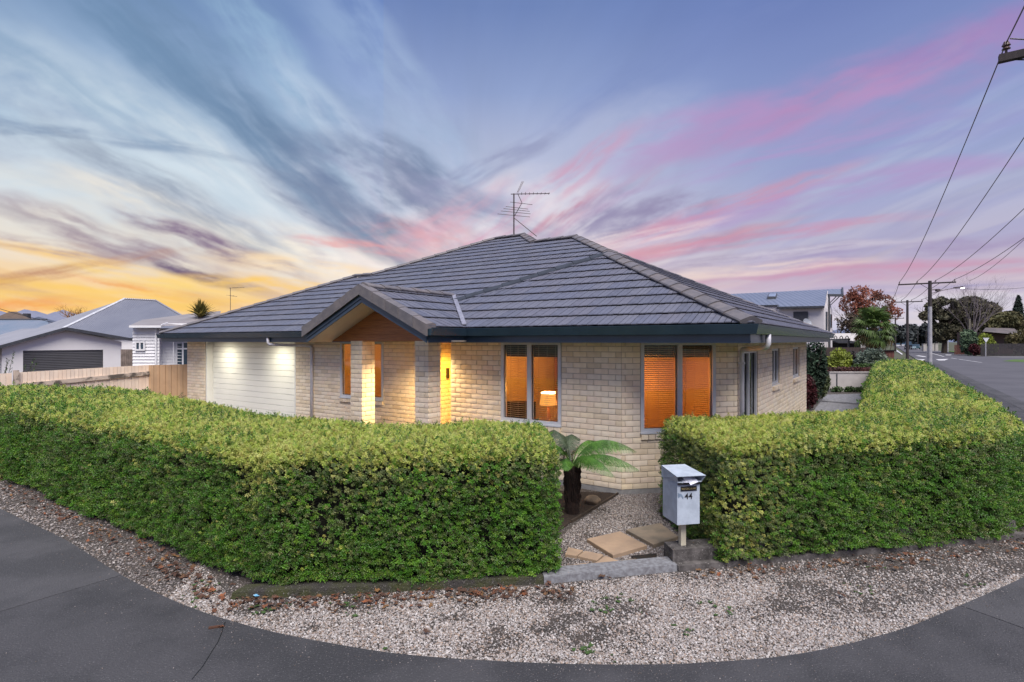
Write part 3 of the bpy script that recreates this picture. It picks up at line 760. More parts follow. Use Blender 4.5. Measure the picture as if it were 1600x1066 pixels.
planes = [  # name, f, convex polygons, eave origin/dir/upslope (plan), front tiles?
    ('W', fF, [[(-4.9, -.6), (1.96, -.6), (-1.47, 2.83)]], (-4.9, -.6), (1, 0), (0, 1)),
    ('S', fS, [[(1.96, .05), (1.96, 11.45), (-3.74, 5.75)], [(1.96, -.6), (1.96, .05), (-1.47, 3.48), (-1.47, 2.83)]], (1.96, -.6), (0, 1), (-1, 0)),
    ('M', fM, [[(1.96, .05), (-2.04, 4.05), (-10.65, 4.05), (-14.65, .05)], [(-2.04, 4.05), (-3.74, 5.75), (-8.16, 5.75), (-9.86, 4.05)], [(-5.07, 5.75), (-6.07, 6.75), (-7.16, 6.75), (-8.16, 5.75)]], (-14.65, .05), (1, 0), (0, 1)),
    ('GR', fgr, [[(-2.50, -1.50), (-2.50, 0.0), (-4.03, 0.95), (-4.03, -1.50)]], (-2.50, -1.50), (0, 1), (-1, 0)),
    ('GL', fgl, [[(-5.56, -1.50), (-4.03, -1.50), (-4.03, 0.95), (-5.56, .05)]], (-5.56, 0.3), (0, -1), (1, 0)),
    ('LF', fGL, [[(-14.65, .05), (-10.65, 4.05), (-14.65, 8.05)]], (-14.65, 8.05), (0, -1), (1, 0)),
]
# thin sarking under the tiles, closed to the back so the roof is whole from any side
def sheet(f, pts): roof.add(P3(f, pts, -0.030), [tuple(range(len(pts)))]); roof.add(P3(f, pts, -0.045), [tuple(range(len(pts)))[::-1]])
sheet(fF, [(-4.9, -.6), (1.96, -.6), (-1.47, 2.83)])
sheet(fS, [(1.96, -.6), (1.96, 11.45), (-3.74, 5.75), (-1.47, 3.48), (-1.47, 2.83)])
sheet(fL, [(-4.9, -.6), (-1.47, 2.83), (-1.47, 3.48), (-4.9, .05)])
sheet(fM, [(1.96, .05), (-2.04, 4.05), (-10.65, 4.05), (-14.65, .05)])
sheet(fM, [(-2.04, 4.05), (-3.74, 5.75), (-8.16, 5.75), (-9.86, 4.05)])
sheet(fM, [(-5.07, 5.75), (-6.07, 6.75), (-7.16, 6.75), (-8.16, 5.75)])
sheet(fB, [(1.96, 11.45), (-6.0, 11.45), (-6.0, 5.75), (-3.74, 5.75)])
sheet(fT, [(-6.07, 6.75), (-5.07, 5.75), (0.63, 11.45), (0.63, 13.45)])
sheet(fB2, [(0.63, 13.45), (-13.86, 13.45), (-7.16, 6.75), (-6.07, 6.75)])
sheet(lambda x, y: ZE + KS * (x + 13.86), [(-13.86, 13.45), (-13.86, 7.0), (-10.6, 3.4), (-7.16, 6.75)])
sheet(fGL, [(-14.65, .05), (-10.65, 4.05), (-14.65, 8.05)])
sheet(lambda x, y: ZE + KS * (8.05 - y), [(-14.65, 8.05), (-10.65, 4.05), (-9.8, 4.05), (-9.8, 8.05)])
sheet(fgr, [(-2.50, -1.50), (-2.50, 0.2), (-4.03, 1.1), (-4.03, -1.50)])
sheet(fgl, [(-5.56, -1.50), (-4.03, -1.50), (-4.03, 1.1), (-5.56, .2)])
roofo = roof.build('roof', m_tile, house)
def clip(poly, cl):
    """Sutherland-Hodgman, both lists of (x, y); clipper convex, either winding"""
    A = sum(cl[i][0] * cl[(i + 1) % len(cl)][1] - cl[(i + 1) % len(cl)][0] * cl[i][1] for i in range(len(cl)))
    if A < 0: cl = cl[::-1]
    for i in range(len(cl)):
        (ax, ay), (bx, by) = cl[i], cl[(i + 1) % len(cl)]
        out = []; n = len(poly)
        if n == 0: return []
        side = lambda p: (bx - ax) * (p[1] - ay) - (by - ay) * (p[0] - ax)
        for j in range(n):
            p, q = poly[j], poly[(j + 1) % n]; sp, sq = side(p), side(q)
            if sp >= -1e-9: out.append(p)
            if (sp > 1e-9 and sq < -1e-9) or (sp < -1e-9 and sq > 1e-9):
                t_ = sp / (sp - sq); out.append((p[0] + (q[0] - p[0]) * t_, p[1] + (q[1] - p[1]) * t_))
        poly = out
    return poly
GA = 0.385; TW = 0.33; CO = 1 / math.sqrt(1 + KS * KS); GP = GA * CO   # gauge in plan
LIP = 0.034
TT = [(1, 1, 1), (1.10, 1.09, 1.06), (0.90, 0.91, 0.92), (1.04, 1.01, 0.99), (0.96, 0.98, 1.02)]
def tile_strips():
    n = 4; w = TW / n
    return [(i * w + 0.004, (i + 1) * w - 0.004, (0.0, 0.0035, 0.0015, 0.004)[i]) for i in range(n)]
STR = tile_strips()
# full tile mesh in (s, t, h) = along, up-slope in plan, height above plane
def tile_mesh(vi):
    b = MB(); b.cur = TT[vi]; r = random.Random(vi)
    for a, c, dh in STR:
        dh += r.uniform(-0.0015, 0.0015); w0, w1 = LIP + dh, 0.006 + dh
        b.add([(a, 0, w0 - 0.012), (c, 0, w0 - 0.012), (c, 0, w0), (a, 0, w0), (c, GP, w1), (a, GP, w1), (a, GP, w1 - 0.012), (c, GP, w1 - 0.012)],
              [(0, 1, 2, 3), (3, 2, 4, 5), (0, 3, 5, 6), (1, 7, 4, 2)])
    b.add([(0, 0.012, LIP - 0.018), (TW, 0.012, LIP - 0.018), (TW, GP, -0.012), (0, GP, -0.012)], [(0, 1, 2, 3)])
    return b
tile_src = [tile_mesh(i) for i in range(5)]
cands = []; joined = MB()
for (nm, f, polys, org, ad, ud) in planes:
    o = np.array(org, float); a_ = np.array(ad, float); u_ = np.array(ud, float)
    for ci in range(0, 24):
        t0 = ci * GP - 0.0
        for ti in range(-2, 54):
            s0 = ti * TW + (TW / 2 if ci % 2 else 0)
            rect = [(s0, t0), (s0 + TW, t0), (s0 + TW, t0 + GP), (s0, t0 + GP)]
            tp = lambda s, t_: tuple(o + a_ * s + u_ * t_)
            cx_, cy_ = tp(s0 + TW / 2, t0 + GP / 2)
            P = [tp(*q) for q in rect]
            area = 0; full = False
            for pl in polys:
                c = clip(P, pl)
                if len(c) > 2:
                    ar = abs(sum(c[i][0] * c[(i + 1) % len(c)][1] - c[(i + 1) % len(c)][0] * c[i][1] for i in range(len(c)))) / 2
                    area += ar
                    if ar > 0.995 * TW * GP: full = True
            if area < 0.002: continue
            # buried under another part of the roof?
            if all(zMax(x, y) > f(x, y) + 0.06 for x, y in P + [(cx_, cy_)]): continue
            vi = random.randrange(5)
            if full:
                z = f(*tp(s0, t0)); WX, WY = HW(cx_, cy_); sc_ = 0
                if WY > 1:
                    Q = [proj(*HW(*p_), f(*p_)) for p_ in P]
                    sc_ = abs(sum(Q[i][0] * Q[(i + 1) % 4][1] - Q[(i + 1) % 4][0] * Q[i][1] for i in range(4))) / 2
                    if nm in ('GL', 'LF'): sc_ = 0
                cands.append((sc_, nm, s0, t0, o, a_, u_, f, vi))
            else:
                joined.cur = TT[vi]
                for a, c, dh in STR:
                    R = [tp(s0 + a, t0), tp(s0 + c, t0), tp(s0 + c, t0 + GP), tp(s0 + a, t0 + GP)]
                    for pl in polys:
                        cc = clip(R, pl)
                        if len(cc) < 3: continue
                        vs = []
                        for p_ in cc:
                            tt = (np.array(p_) - o).dot(u_) - t0; hh = LIP + dh + (0.006 - LIP) * tt / GP
                            vs.append((p_[0], p_[1], f(*p_) + hh))
                        joined.add(vs, [tuple(range(len(vs)))])
                        for i in range(len(cc)):
                            p_, q_ = cc[i], cc[(i + 1) % len(cc)]
                            if abs((np.array(p_) - o).dot(u_) - t0) < 1e-4 and abs((np.array(q_) - o).dot(u_) - t0) < 1e-4:
                                joined.add([vs[i], (p_[0], p_[1], f(*p_) + LIP + dh - 0.012), (q_[0], q_[1], f(*q_) + LIP + dh - 0.012), vs[(i + 1) % len(cc)]], [(0, 1, 2, 3)])
cands.sort(key=lambda t: -t[0])
# per plane: shared meshes with the slope baked in
pm = {}
for k, (sc_, nm, s0, t0, o, a_, u_, f, vi) in enumerate(cands):
    org = o + a_ * s0 + u_ * t0; z = f(*org); src = tile_src[vi]
    V = [(a_[0] * s + u_[0] * t_, a_[1] * s + u_[1] * t_, KS * t_ + h) for s, t_, h in src.v]
    if k < 290:
        if (nm, vi) not in pm:
            b = MB(); b.v = V; b.f = list(src.f); b.t = list(src.t); pm[(nm, vi)] = b.mesh('roof_tile', m_tile, tint=True)
        ob = link('roof_tile', pm[(nm, vi)], roofo); ob.location = (org[0], org[1], z)
    else:
        joined.cur = TT[vi]; joined.add([(v[0] + org[0], v[1] + org[1], v[2] + z) for v in V], src.f)
joined.build('roof_tiling', m_tile, roofo, tint=True, kind='stuff')

# ---- ridge, hip and barge caps
def caps(p0, p1, w=0.145, h=0.022, step=0.40, lift=0.045, m=None):
    p0 = Vector(p0); p1 = Vector(p1); L = (p1 - p0).length; n = max(1, round(L / step)); d = (p1 - p0) / n
    dn = d.normalized(); sd = dn.cross(Vector((0, 0, 1))).normalized(); up = sd.cross(dn)
    for i in range(n):
        a = p0 + d * i - dn * 0.03; b_ = p0 + d * (i + 1); q = MB(); q.cur = random.choice(TT)
        def sec(p, g, l_): return [tuple(p + sd * x * g + up * (z * g + l_)) for x, z in ((-w, -0.040), (-w * 0.93, -0.022), (-w * 0.16, h), (w * 0.16, h), (w * 0.93, -0.022), (w, -0.040), (w * 0.9, -0.065), (-w * 0.9, -0.065))]
        q.hexa(sec(a, 1.08, lift + 0.016), sec(b_, 0.97, lift)); q.build('ridge_cap', m or m_cap, roofo, tint=True)
R3 = lambda f, x, y: (x, y, f(x, y))
caps(R3(fF, 1.90, -0.54), R3(fF, -1.47, 2.83))
caps(R3(fM, -1.47, 3.48), R3(fM, -3.74, 5.75))
caps(R3(fS, -1.47, 2.83), R3(fS, -1.47, 3.48))
caps(R3(fM, -3.74, 5.75), R3(fM, -5.0, 5.75))
caps(R3(fM, -5.07, 5.75), R3(fM, -6.07, 6.75))
caps(R3(fM, -6.07, 6.75), R3(fM, -7.16, 6.75))
caps(R3(fM, -9.86, 4.05), R3(fM, -7.16, 6.75))
caps(R3(fM, -10.65, 4.05), R3(fM, -9.86, 4.05))
caps(R3(fM, -14.6, .10), R3(fM, -10.65, 4.05))
caps(R3(fF, -3.80, 0.50), R3(fF, -1.47, 2.83), w=0.05, h=0.03, m=mat('hip_shadow_cap', (0.035, 0.045, 0.065), None, 0.9))  # caps coloured dark for the shadow along this hip
caps(R3(fS, 1.90, 11.39), R3(fS, -3.74, 5.75), h=0.02, lift=0.0)
caps(R3(fgr, -4.03, -1.42), R3(fgr, -4.03, 0.88), w=0.12)
# barge caps: flat-topped pieces wrapping the verge of the gable
for sgn, xe in ((1, -2.50), (-1, -5.56)):
    p0 = Vector((xe, -1.50, ZE)); p1 = Vector((-4.03, -1.50, ZE + KS * 1.53)); n = 5; d = (p1 - p0) / n; dn = d.normalized()
    for i in range(n):
        a = p0 + d * i - dn * (0.02 if i else -0.0); b_ = p0 + d * (i + 1); q = MB(); q.cur = random.choice(TT)
        up = Vector((0, 0, 1)); lo, hi = [], []
        def sec(p, g): return [tuple(p + Vector((0, y, z))) for y, z in ((-0.045 - g, -0.13), (-0.045 - g, 0.045 + g), (0.10, 0.065 + g), (0.17, 0.045 + g), (0.17, -0.02), (-0.02, -0.02), (-0.02, -0.13))]
        q.hexa(sec(a, 0.010), sec(b_, 0.0)); q.build('barge_tile', m_cap, roofo, tint=True)
# valley flashing at the gable, and the small lead tray on the upper hip
vf = MB(); p0 = (-2.52, -0.58, ZE + 0.02); p1 = (-4.0, 0.9, ZE + KS * 1.5)
vf.beam((-2.53, -0.60, ZE + 0.07), (-3.98, 0.85, ZE + KS * 1.45 + 0.07), 0.075, 0.02); vf.build('valley_flashing', m_lead, roofo)
# ---- fascia, gutters, soffits
def prof_run(name, pts, prof, m, parent=house, closed=False):
    """sweep a (out, z) profile along a plan polyline, mitred; out = distance outward (to the right of travel)"""
    pts = [Vector((p[0], p[1])) for p in pts]; n = len(pts); q = MB(); rings = []
    for i, p in enumerate(pts):
        d0 = (p - pts[i - 1]).normalized() if i else (pts[1] - p).normalized()
        d1 = (pts[i + 1] - p).normalized() if i < n - 1 else d0
        n0 = Vector((d0.y, -d0.x)); n1 = Vector((d1.y, -d1.x)); mm = (n0 + n1); mm = mm / max(0.2, mm.dot(n0)) if mm.length > 1e-6 else n0
        rings.append([(p.x + mm.x * o_, p.y + mm.y * o_, z) for o_, z in prof])
    for a, b_ in zip(rings, rings[1:]): q.hexa(a, b_)
    return q.build(name, m, parent)
FAS = [(0.0, 2.285), (0.02, 2.285), (0.02, 2.315), (0.012, 2.325), (0.012, 2.36), (0.02, 2.37), (0.02, 2.50), (0.0, 2.50)]
FAS = [(0.0, 2.285), (0.022, 2.285), (0.022, 2.50), (0.0, 2.50)]
GUT = [(0.025, 2.40), (0.105, 2.395), (0.135, 2.515), (0.120, 2.518), (0.112, 2.50), (0.025, 2.50)]
eR = [(-2.56, -1.45), (-2.56, -0.53), (1.89, -0.53), (1.89, 10.93), (-6.0, 10.93)]
eL = [(-14.62, 7.5), (-14.62, 0.12), (-5.50, 0.12)]
prof_run('fascia', eR, FAS, m_fascia); prof_run('fascia', eL, FAS, m_fascia)
prof_run('gutter', [(-2.56, -1.50)] + eR[1:], GUT, m_gutter); prof_run('gutter', eL, GUT, m_gutter)
bead = [(0.022, 2.30), (0.028, 2.30), (0.028, 2.312), (0.022, 2.312)]
prof_run('fascia_bead', eR, bead, m_fascia); prof_run('fascia_bead', eL, bead, m_fascia)
so = MB()
so.poly([(-3.3, 0.0, SOF), (0, 0, SOF), (1.36, 1.36, SOF), (1.36, 10.4, SOF), (1.89, 10.93, SOF), (1.89, -0.53, SOF), (-2.54, -0.53, SOF), (-2.54, -0.1, SOF)])
so.poly([(-14.6, 0.13, SOF), (-5.5, 0.13, SOF), (-5.5, 0.9, SOF), (-14.6, 0.9, SOF)])
so.poly([(-14.6, 0.9, SOF), (-14.2, 0.9, SOF), (-14.2, 7.5, SOF), (-14.6, 7.5, SOF)])
so.build('soffit', m_soffit, house)
# gable barge boards, raking soffit
for sgn, xe in ((1, -2.56), (-1, -5.50)):
    a = (xe, -1.475, 2.37); b_ = (-4.03, -1.475, 2.37 + KS * 1.47 * 1.0)
    g = MB()
    g.hexa([(xe, -1.49, 2.285), (xe, -1.46, 2.285), (xe, -1.46, 2.50), (xe, -1.49, 2.50)], [(-4.03, -1.49, 2.285 + KS * 1.47), (-4.03, -1.46, 2.285 + KS * 1.47), (-4.03, -1.46, 2.50 + KS * 1.47), (-4.03, -1.49, 2.50 + KS * 1.47)])
    g.build('barge_board', m_fascia, house)
    g = MB()
    g.hexa([(xe, -1.505, 2.345), (xe, -1.49, 2.345), (xe, -1.49, 2.40), (xe, -1.505, 2.40)], [(-4.03, -1.505, 2.345 + KS * 1.47), (-4.03, -1.49, 2.345 + KS * 1.47), (-4.03, -1.49, 2.40 + KS * 1.47), (-4.03, -1.505, 2.40 + KS * 1.47)])
    g.build('barge_trim', m_fascia, house)
    g = MB()
    g.hexa([(xe, -1.46, 2.29), (xe, -0.93, 2.29), (xe, -0.93, 2.31), (xe, -1.46, 2.31)], [(-4.03, -1.46, 2.29 + KS * 1.47), (-4.03, -0.93, 2.29 + KS * 1.47), (-4.03, -0.93, 2.31 + KS * 1.47), (-4.03, -1.46, 2.31 + KS * 1.47)])
    g.build('raking_soffit', m_soffit, house)
# ---- downpipes
def pipe(pts, r=0.036, label=None):
    q = MB(); q.tube(pts, r, 12); return q.build('downpipe', m_pipe, house, smooth=True, label=label)
pipe([(1.97, 0.32, 2.40), (1.97, 0.32, 2.27), (1.955, 0.33, 2.235), (1.90, 0.38, 2.21), (1.55, 1.10, 2.185), (1.45, 1.31, 2.18), (1.425, 1.36, 2.16), (1.42, 1.375, 2.10), (1.42, 1.375, 0.0)])
for zc in (1.95, 0.9):
    q = MB(); q.box(1.375, 1.462, 1.333, 1.417, zc, zc + 0.03); q.build('pipe_bracket', m_pipe, house)
pipe([(-9.15, 0.06, 2.40), (-9.15, 0.06, 2.27), (-9.13, 0.08, 2.23), (-9.05, 0.2, 2.22), (-8.35, 0.56, 2.20), (-8.22, 0.595, 2.18), (-8.2, 0.60, 2.12), (-8.2, 0.60, 0.0)])
# ---- roof aerial (fixed above the high ridge)
def aerial(loc, hgt, sc, label, rz, full=True, lean=True):
    t = thing('tv_antenna', label, 'antenna', loc, rz)
    q = MB(); q.tube([(0, 0, -0.1), (0, 0, hgt)], 0.022 * sc, 8); q.build('mast', m_metal, t)
    q = MB(); q.beam((-0.1 * sc, 0, hgt - 0.02), (1.15 * sc, 0, hgt), 0.022 * sc, 0.022 * sc); q.build('boom', m_metal, t)
    n = 8
    for i in range(n):
        x = (0.25 + i * 0.125) * sc; q = MB(); L = (0.16 - 0.006 * i) * sc
        q.tube([(x, -L, hgt), (x, L, hgt)], 0.008 * sc, 5); q.build('element', m_metal, t)
    q = MB()
    for s in (-1, 1):
        for k in range(4): q.tube([(0.02 * sc, -0.22 * sc, hgt + s * (0.02 + 0.05 * k) * sc), (0.02 * sc, 0.22 * sc, hgt + s * (0.02 + 0.05 * k) * sc)], 0.006 * sc, 5) if s < 0 and k > 5 else None
    if full:
        q = MB()
        for k in range(3): q.tube([(0.10 * sc + k * 0.02, -0.12, hgt), (0.26 * sc + k * 0.03, 0.1, hgt + 0.42 * sc)], 0.006, 5)
        q.build('reflector', m_metal, t)
    # lower band: V bracket with long horizontal elements
    q = MB()
    if full: q.tube([(0.12 * sc, 0, hgt), (0.26 * sc, 0, hgt - 0.30 * sc), (0.02, 0, hgt - 0.72 * sc)], 0.012 * sc, 6)
    else: q.tube([(0, 0, hgt - 0.7 * sc), (0.3 * sc, 0, hgt - 0.66 * sc)], 0.012 * sc, 6)
    q.build('bracket', m_metal, t)
    zs = ((0.30, 0.36, 0.24), (0.45, 0.36, 0.10), (0.52, 0.42, 0.09), (0.60, 0.48, 0.06), (0.70, 0.52, 0.0)) if full else ((0.66, 0.42, 0.1), (0.70, 0.30, 0.2))
    for dz_, L, off in zs:
        q = MB(); q.tube([((off - L) * sc, 0.2 * sc * (off - L), hgt - dz_ * sc + 0.02), ((off + L) * sc, 0.2 * (off + L) * sc, hgt - dz_ * sc - 0.03)], 0.009 * sc, 5); q.build('element', m_metal, t)
    if lean:
        q = MB(); q.tube([(0, 0, hgt - 0.78 * sc), (0.72, 0, -0.05)], 0.013, 6); q.build('stay', m_metal, t)
    return t
_p = HW(-6.45, 6.75)
aerial((_p[0], _p[1], 5.66), 1.30, 0.98, 'roof TV antenna with a diagonal stay on the ridge of the brick house', 0.0)
# ================================================================ ground, path, road
m_ground = mat('far_ground', (0.05, 0.07, 0.03), (0.08, 0.075, 0.05), 1.0, 0.2)
m_dirt = mat('gravel_bed_soil', (0.055, 0.045, 0.038), (0.032, 0.028, 0.024), 1.0, 5, bump=0.01, bscale=30, speck=((0.25, 0.23, 0.22), 60, 0.56))
m_path = mat('dark_concrete_path', (0.058, 0.058, 0.063), (0.036, 0.037, 0.041), 0.85, 1.1, detail=14, bump=0.014, bscale=70, speck=((0.11, 0.11, 0.115), 85, 0.60), mixlo=0.40, mixhi=0.60)
m_path2 = mat('paler_concrete_path', (0.070, 0.070, 0.075), (0.046, 0.047, 0.051), 0.85, 1.1, detail=14, bump=0.014, bscale=70, speck=((0.125, 0.125, 0.13), 85, 0.60), mixlo=0.40, mixhi=0.60)
m_road = mat('road_chipseal', (0.092, 0.092, 0.104), (0.070, 0.070, 0.080), 0.9, 0.35, detail=8, bump=0.002, bscale=60)
m_kerb = mat('kerb_concrete', (0.30, 0.30, 0.31), (0.20, 0.20, 0.21), 0.9, 6, bump=0.003)
m_edge = mat('aged_edging_concrete', (0.13, 0.12, 0.115), (0.035, 0.032, 0.03), 0.95, 7, detail=8, bump=0.008, bscale=60, speck=((0.36, 0.34, 0.32), 55, 0.64))
m_moss = mat('mossy_edging', (0.035, 0.032, 0.029), (0.040, 0.045, 0.012), 0.95, 5, detail=12, bump=0.02, bscale=45, speck=((0.16, 0.15, 0.14), 75, 0.60))
m_paint = mat('road_paint', (0.62, 0.62, 0.62), (0.42, 0.42, 0.43), 0.7, 3)
m_slab = mat('sandstone_paver', (0.37, 0.265, 0.175), (0.29, 0.21, 0.145), 0.9, 5, detail=8, bump=0.003, bscale=70)
m_slab2 = mat('weathered_paver', (0.26, 0.205, 0.145), (0.17, 0.145, 0.11), 0.9, 5, detail=8, bump=0.003, bscale=70)
def Lc(a, b): return (a * UY + b * UX, -a * UX + b * UY)   # street frame: a = across (right), b = along the side street
def sheet_obj(name, pts, z, m, kind='structure', drop=None):
    q = MB()
    if drop: q.prism(pts, z - drop, z)
    else: q.poly([(p[0], p[1], z) for p in pts])
    return q.build(name, m, kind=kind)
q = MB(); q.box(-900, 1200, -300, 2600, -0.6, -0.22); q.build('ground', m_ground, kind='structure')
# road surface west to far east, and the plot the house stands on (one kerb higher)
road_pts = [Lc(3.8, -40), Lc(60, -40), (150, 79.5), (66, 79.5), (60, 88), (72, 116), Lc(12.0, 240), Lc(14.0, 700), Lc(4.0, 700)]
road_pts = [Lc(3.80, -60), (40, -40), (170, 20), (170, 80.5), (71.0, 80.5), (78.5, 95), (97, 124), Lc(11.0, 300), Lc(12.0, 700), Lc(3.5, 700), Lc(3.3, 90)]
sheet_obj('road', road_pts, -0.12, m_road)
q = MB()
plot = [Lc(3.68, -60), Lc(3.68, 0), Lc(3.4, 40), Lc(3.2, 90), Lc(-60, 90), Lc(-60, -60)]
q.prism(plot, -0.2, 0.0); q.build('garden_ground', m_dirt, kind='structure')
k1 = MB()
kp = [Lc(3.68, -60), Lc(3.68, 0), Lc(3.4, 40), Lc(3.2, 90)]
for a, b in zip(kp, kp[1:]): k1.beam((a[0], a[1], -0.08), (b[0], b[1], -0.08), 0.26, 0.19)
k1.build('kerb', m_kerb, kind='structure')
k1 = MB()
for a, b in zip(kp, kp[1:]):
    a2 = (a[0] + 0.30 * UY, a[1] - 0.30 * UX); b2 = (b[0] + 0.30 * UY, b[1] - 0.30 * UX)
    k1.beam((a2[0], a2[1], -0.15), (b2[0], b2[1], -0.15), 0.36, 0.075)
k1.build('road_channel', m_conc, kind='structure')
# curved footpath round the corner
edge_px = [(0, 797), (100, 845), (190, 902), (290, 950), (400, 985), (520, 1010), (650, 1029), (850, 1041), (1000, 1043), (1100, 1040), (1250, 1026), (1400, 990), (1500, 950), (1600, 905)]
edge = [G(x, y) for x, y in edge_px]
e0 = edge[0]; eN = edge[-1]
left_ext = [(e0[0] - UY * t, e0[1] + UX * t) for t in (30, 14, 5)]
right_ext = [(5.95, 5.98), (6.75, 6.85), (7.6, 8.0), Lc(2.0, 14), Lc(2.05, 80)]
inner = left_ext + edge + right_ext
smooth = []
for i in range(len(inner) - 1):
    p0, p1, p2, p3 = [np.array(inner[max(0, min(len(inner) - 1, i + k))]) for k in (-1, 0, 1, 2)]
    if i < 3 or i > len(inner) - 4: smooth.append(tuple(p1)); continue
    for t in np.linspace(0, 1, 5)[:-1]:
        smooth.append(tuple(0.5 * ((2 * p1) + (-p0 + p2) * t + (2 * p0 - 5 * p1 + 4 * p2 - p3) * t * t + (-p0 + 3 * p1 - 3 * p2 + p3) * t ** 3)))
smooth.append(inner[-1])
def seg_path(pts):
    q = MB(); top = []
    for i, p in enumerate(pts):
        a = np.array(pts[max(0, i - 1)]); b = np.array(pts[min(len(pts) - 1, i + 1)]); d = b - a; d /= np.linalg.norm(d)
        n = np.array([d[1], -d[0]]); top.append((p, tuple(np.array(p) + n * 0.0)))
    return top
# the path is laid in bays with saw-cut joints: bays split where the photograph shows joints
def bay(i0, i1, m, gap=0.006):
    pts = smooth[i0:i1 + 1]
    if len(pts) < 2: return
    ctr = (-0.4, -3.2) if True else None
    out = []
    for i, p in enumerate(pts):
        a = np.array(smooth[max(0, i0 + i - 1)]); b = np.array(smooth[min(len(smooth) - 1, i0 + i + 1)]); d = (b - a) / np.linalg.norm(b - a)
        n = np.array([d[1], -d[0]]); w = 1.65
        out.append(tuple(np.array(p) + n * w))
    q = MB()
    for i in range(len(pts) - 1):
        quad = [out[i], out[i + 1], pts[i + 1], pts[i]]
        q.prism(quad, -0.1, 0.022)
    # merge: keep only outer look, quads share edges
    return q.build('path_bay', m, PATH)
PATH = MB().build('footpath', m_path, kind='structure')
def nearest(px, py):
    g = G(px, py); return min(range(len(smooth)), key=lambda i: (smooth[i][0] - g[0]) ** 2 + (smooth[i][1] - g[1]) ** 2)
# one continuous sheet (below) plus bays with joints, top 22 mm
j1 = nearest(183, 905); j2 = nearest(1505, 948)
def bay2(i0, i1, m, s0=0.0, s1=0.0):
    pts = [np.array(p) for p in smooth[i0:i1 + 1]]
    ins, outs = [], []
    for k, p in enumerate(pts):
        i = i0 + k; a = np.array(smooth[max(0, i - 1)]); b = np.array(smooth[min(len(smooth) - 1, i + 1)]); d = (b - a) / np.linalg.norm(b - a); n = np.array([d[1], -d[0]])
        sh = d * (s0 if k == 0 else (-s1 if k == len(pts) - 1 else 0))
        ins.append(p + sh); outs.append(p + sh + n * 1.75)
    q = MB(); n_ = len(pts); V = [(p[0], p[1], 0.022) for p in ins] + [(p[0], p[1], 0.022) for p in outs] + [(p[0], p[1], -0.06) for p in ins] + [(p[0], p[1], -0.06) for p in outs]
    Fc = []
    for k in range(n_ - 1):
        Fc += [(k, n_ + k, n_ + k + 1, k + 1), (2 * n_ + k, k, k + 1, 2 * n_ + k + 1), (n_ + k, 3 * n_ + k, 3 * n_ + k + 1, n_ + k + 1)]
    Fc += [(0, 2 * n_, 3 * n_, n_), (n_ - 1, 2 * n_ - 1, 4 * n_ - 1, 3 * n_ - 1)]
    q.add(V, Fc); return q.build('path_bay', m, PATH)
bay2(0, 3, m_path2, 0, 0.005); bay2(3, j1, m_path2, 0.005, 0.006)
jm = [j1, (j1 * 2 + j2) // 3 + 2, (j1 + 2 * j2) // 3 + 4, j2]
bay2(j1, j2, m_path, 0.006, 0.006)
bay2(j2, len(smooth) - 3, m_path2, 0.006, 0.005); bay2(len(smooth) - 3, len(smooth) - 1, m_path, 0.005, 0)
# verge and carriageway outside the path
outer = []
for i, p in enumerate(smooth):
    a = np.array(smooth[max(0, i - 1)]); b = np.array(smooth[min(len(smooth) - 1, i + 1)]); d = (b - a) / np.linalg.norm(b - a); n = np.array([d[1], -d[0]]); outer.append(tuple(np.array(p) + n * 1.78))
q = MB()
for a, b in zip(outer, outer[1:]): q.poly([(a[0], a[1], 0.012), (a[0] * 1.0, -6.0, 0.012) if False else (a[0], a[1] - 0.9, 0.012), (b[0], b[1] - 0.9, 0.012), (b[0], b[1], 0.012)])
q.build('verge_concrete', m_path2, kind='structure')

# ---- markings
def mark(pts, w=0.12):
    q = MB()
    for a, b in zip(pts, pts[1:]):
        A = Vector((*a, -0.116)); B = Vector((*b, -0.116)); d = (B - A).normalized(); s = Vector((d.y, -d.x, 0)) * w / 2
        q.poly([tuple(A + s), tuple(B + s), tuple(B - s), tuple(A - s)])
    o = q.build('road_marking', m_paint, kind='structure'); return o
R = lambda x, y: G(x, y, -0.12)
mark([R(1534, 566.6), R(1498, 561.5)], 0.16); mark([R(1495, 561.0), R(1486, 559.6)], 0.16); mark([R(1475, 557.4), R(1456, 552.2)], 0.2)
mark([R(1450, 550.6), R(1445, 550)], 0.2); mark([R(1437, 546.6), R(1433.5, 546.3)], 0.2)
for pts in ([(1428, 561.5), (1446, 561.5), (1440, 564.3), (1434, 564.3)], [(1462, 561.5), (1482, 561.0), (1476, 563.4), (1467, 563.4)], [(1430, 555.8), (1441, 557.6), (1448, 558.2), (1446, 557.2), (1436, 555.6)], [(1400, 546), (1411, 553.6), (1409, 554.2), (1399, 548)], [(1477, 554.3), (1487, 554.3), (1486, 555.2), (1478, 555.2)]):
    sheet_obj('road_marking', [R(*p) for p in pts], -0.116, m_paint)
m_walk = mat('far_footpath', (0.15, 0.15, 0.155), (0.12, 0.12, 0.125), 0.9, 1)
m_grass = mat('mown_grass', (0.075, 0.14, 0.025), (0.05, 0.10, 0.02), 1.0, 2, detail=6)
sheet_obj('side_street_surface', [Lc(3.3, 62), Lc(-40, 62), Lc(-40, 78), Lc(3.3, 78)], 0.006, m_walk)
sheet_obj('far_pavement', [(71.0, 80.6), (170, 80.6), (170, 90), (75.5, 90)], -0.10, m_walk)
g1 = sheet_obj('grass_verge', [R(1566, 564.5), R(1640, 568.5), R(1640, 563.0), R(1585, 561.8)], -0.10, m_grass)
g1 = sheet_obj('grass_verge', [R(1462, 547.2), R(1500, 551.5), R(1530, 553.8), R(1530, 552.4), R(1500, 549.5)], -0.09, m_grass)
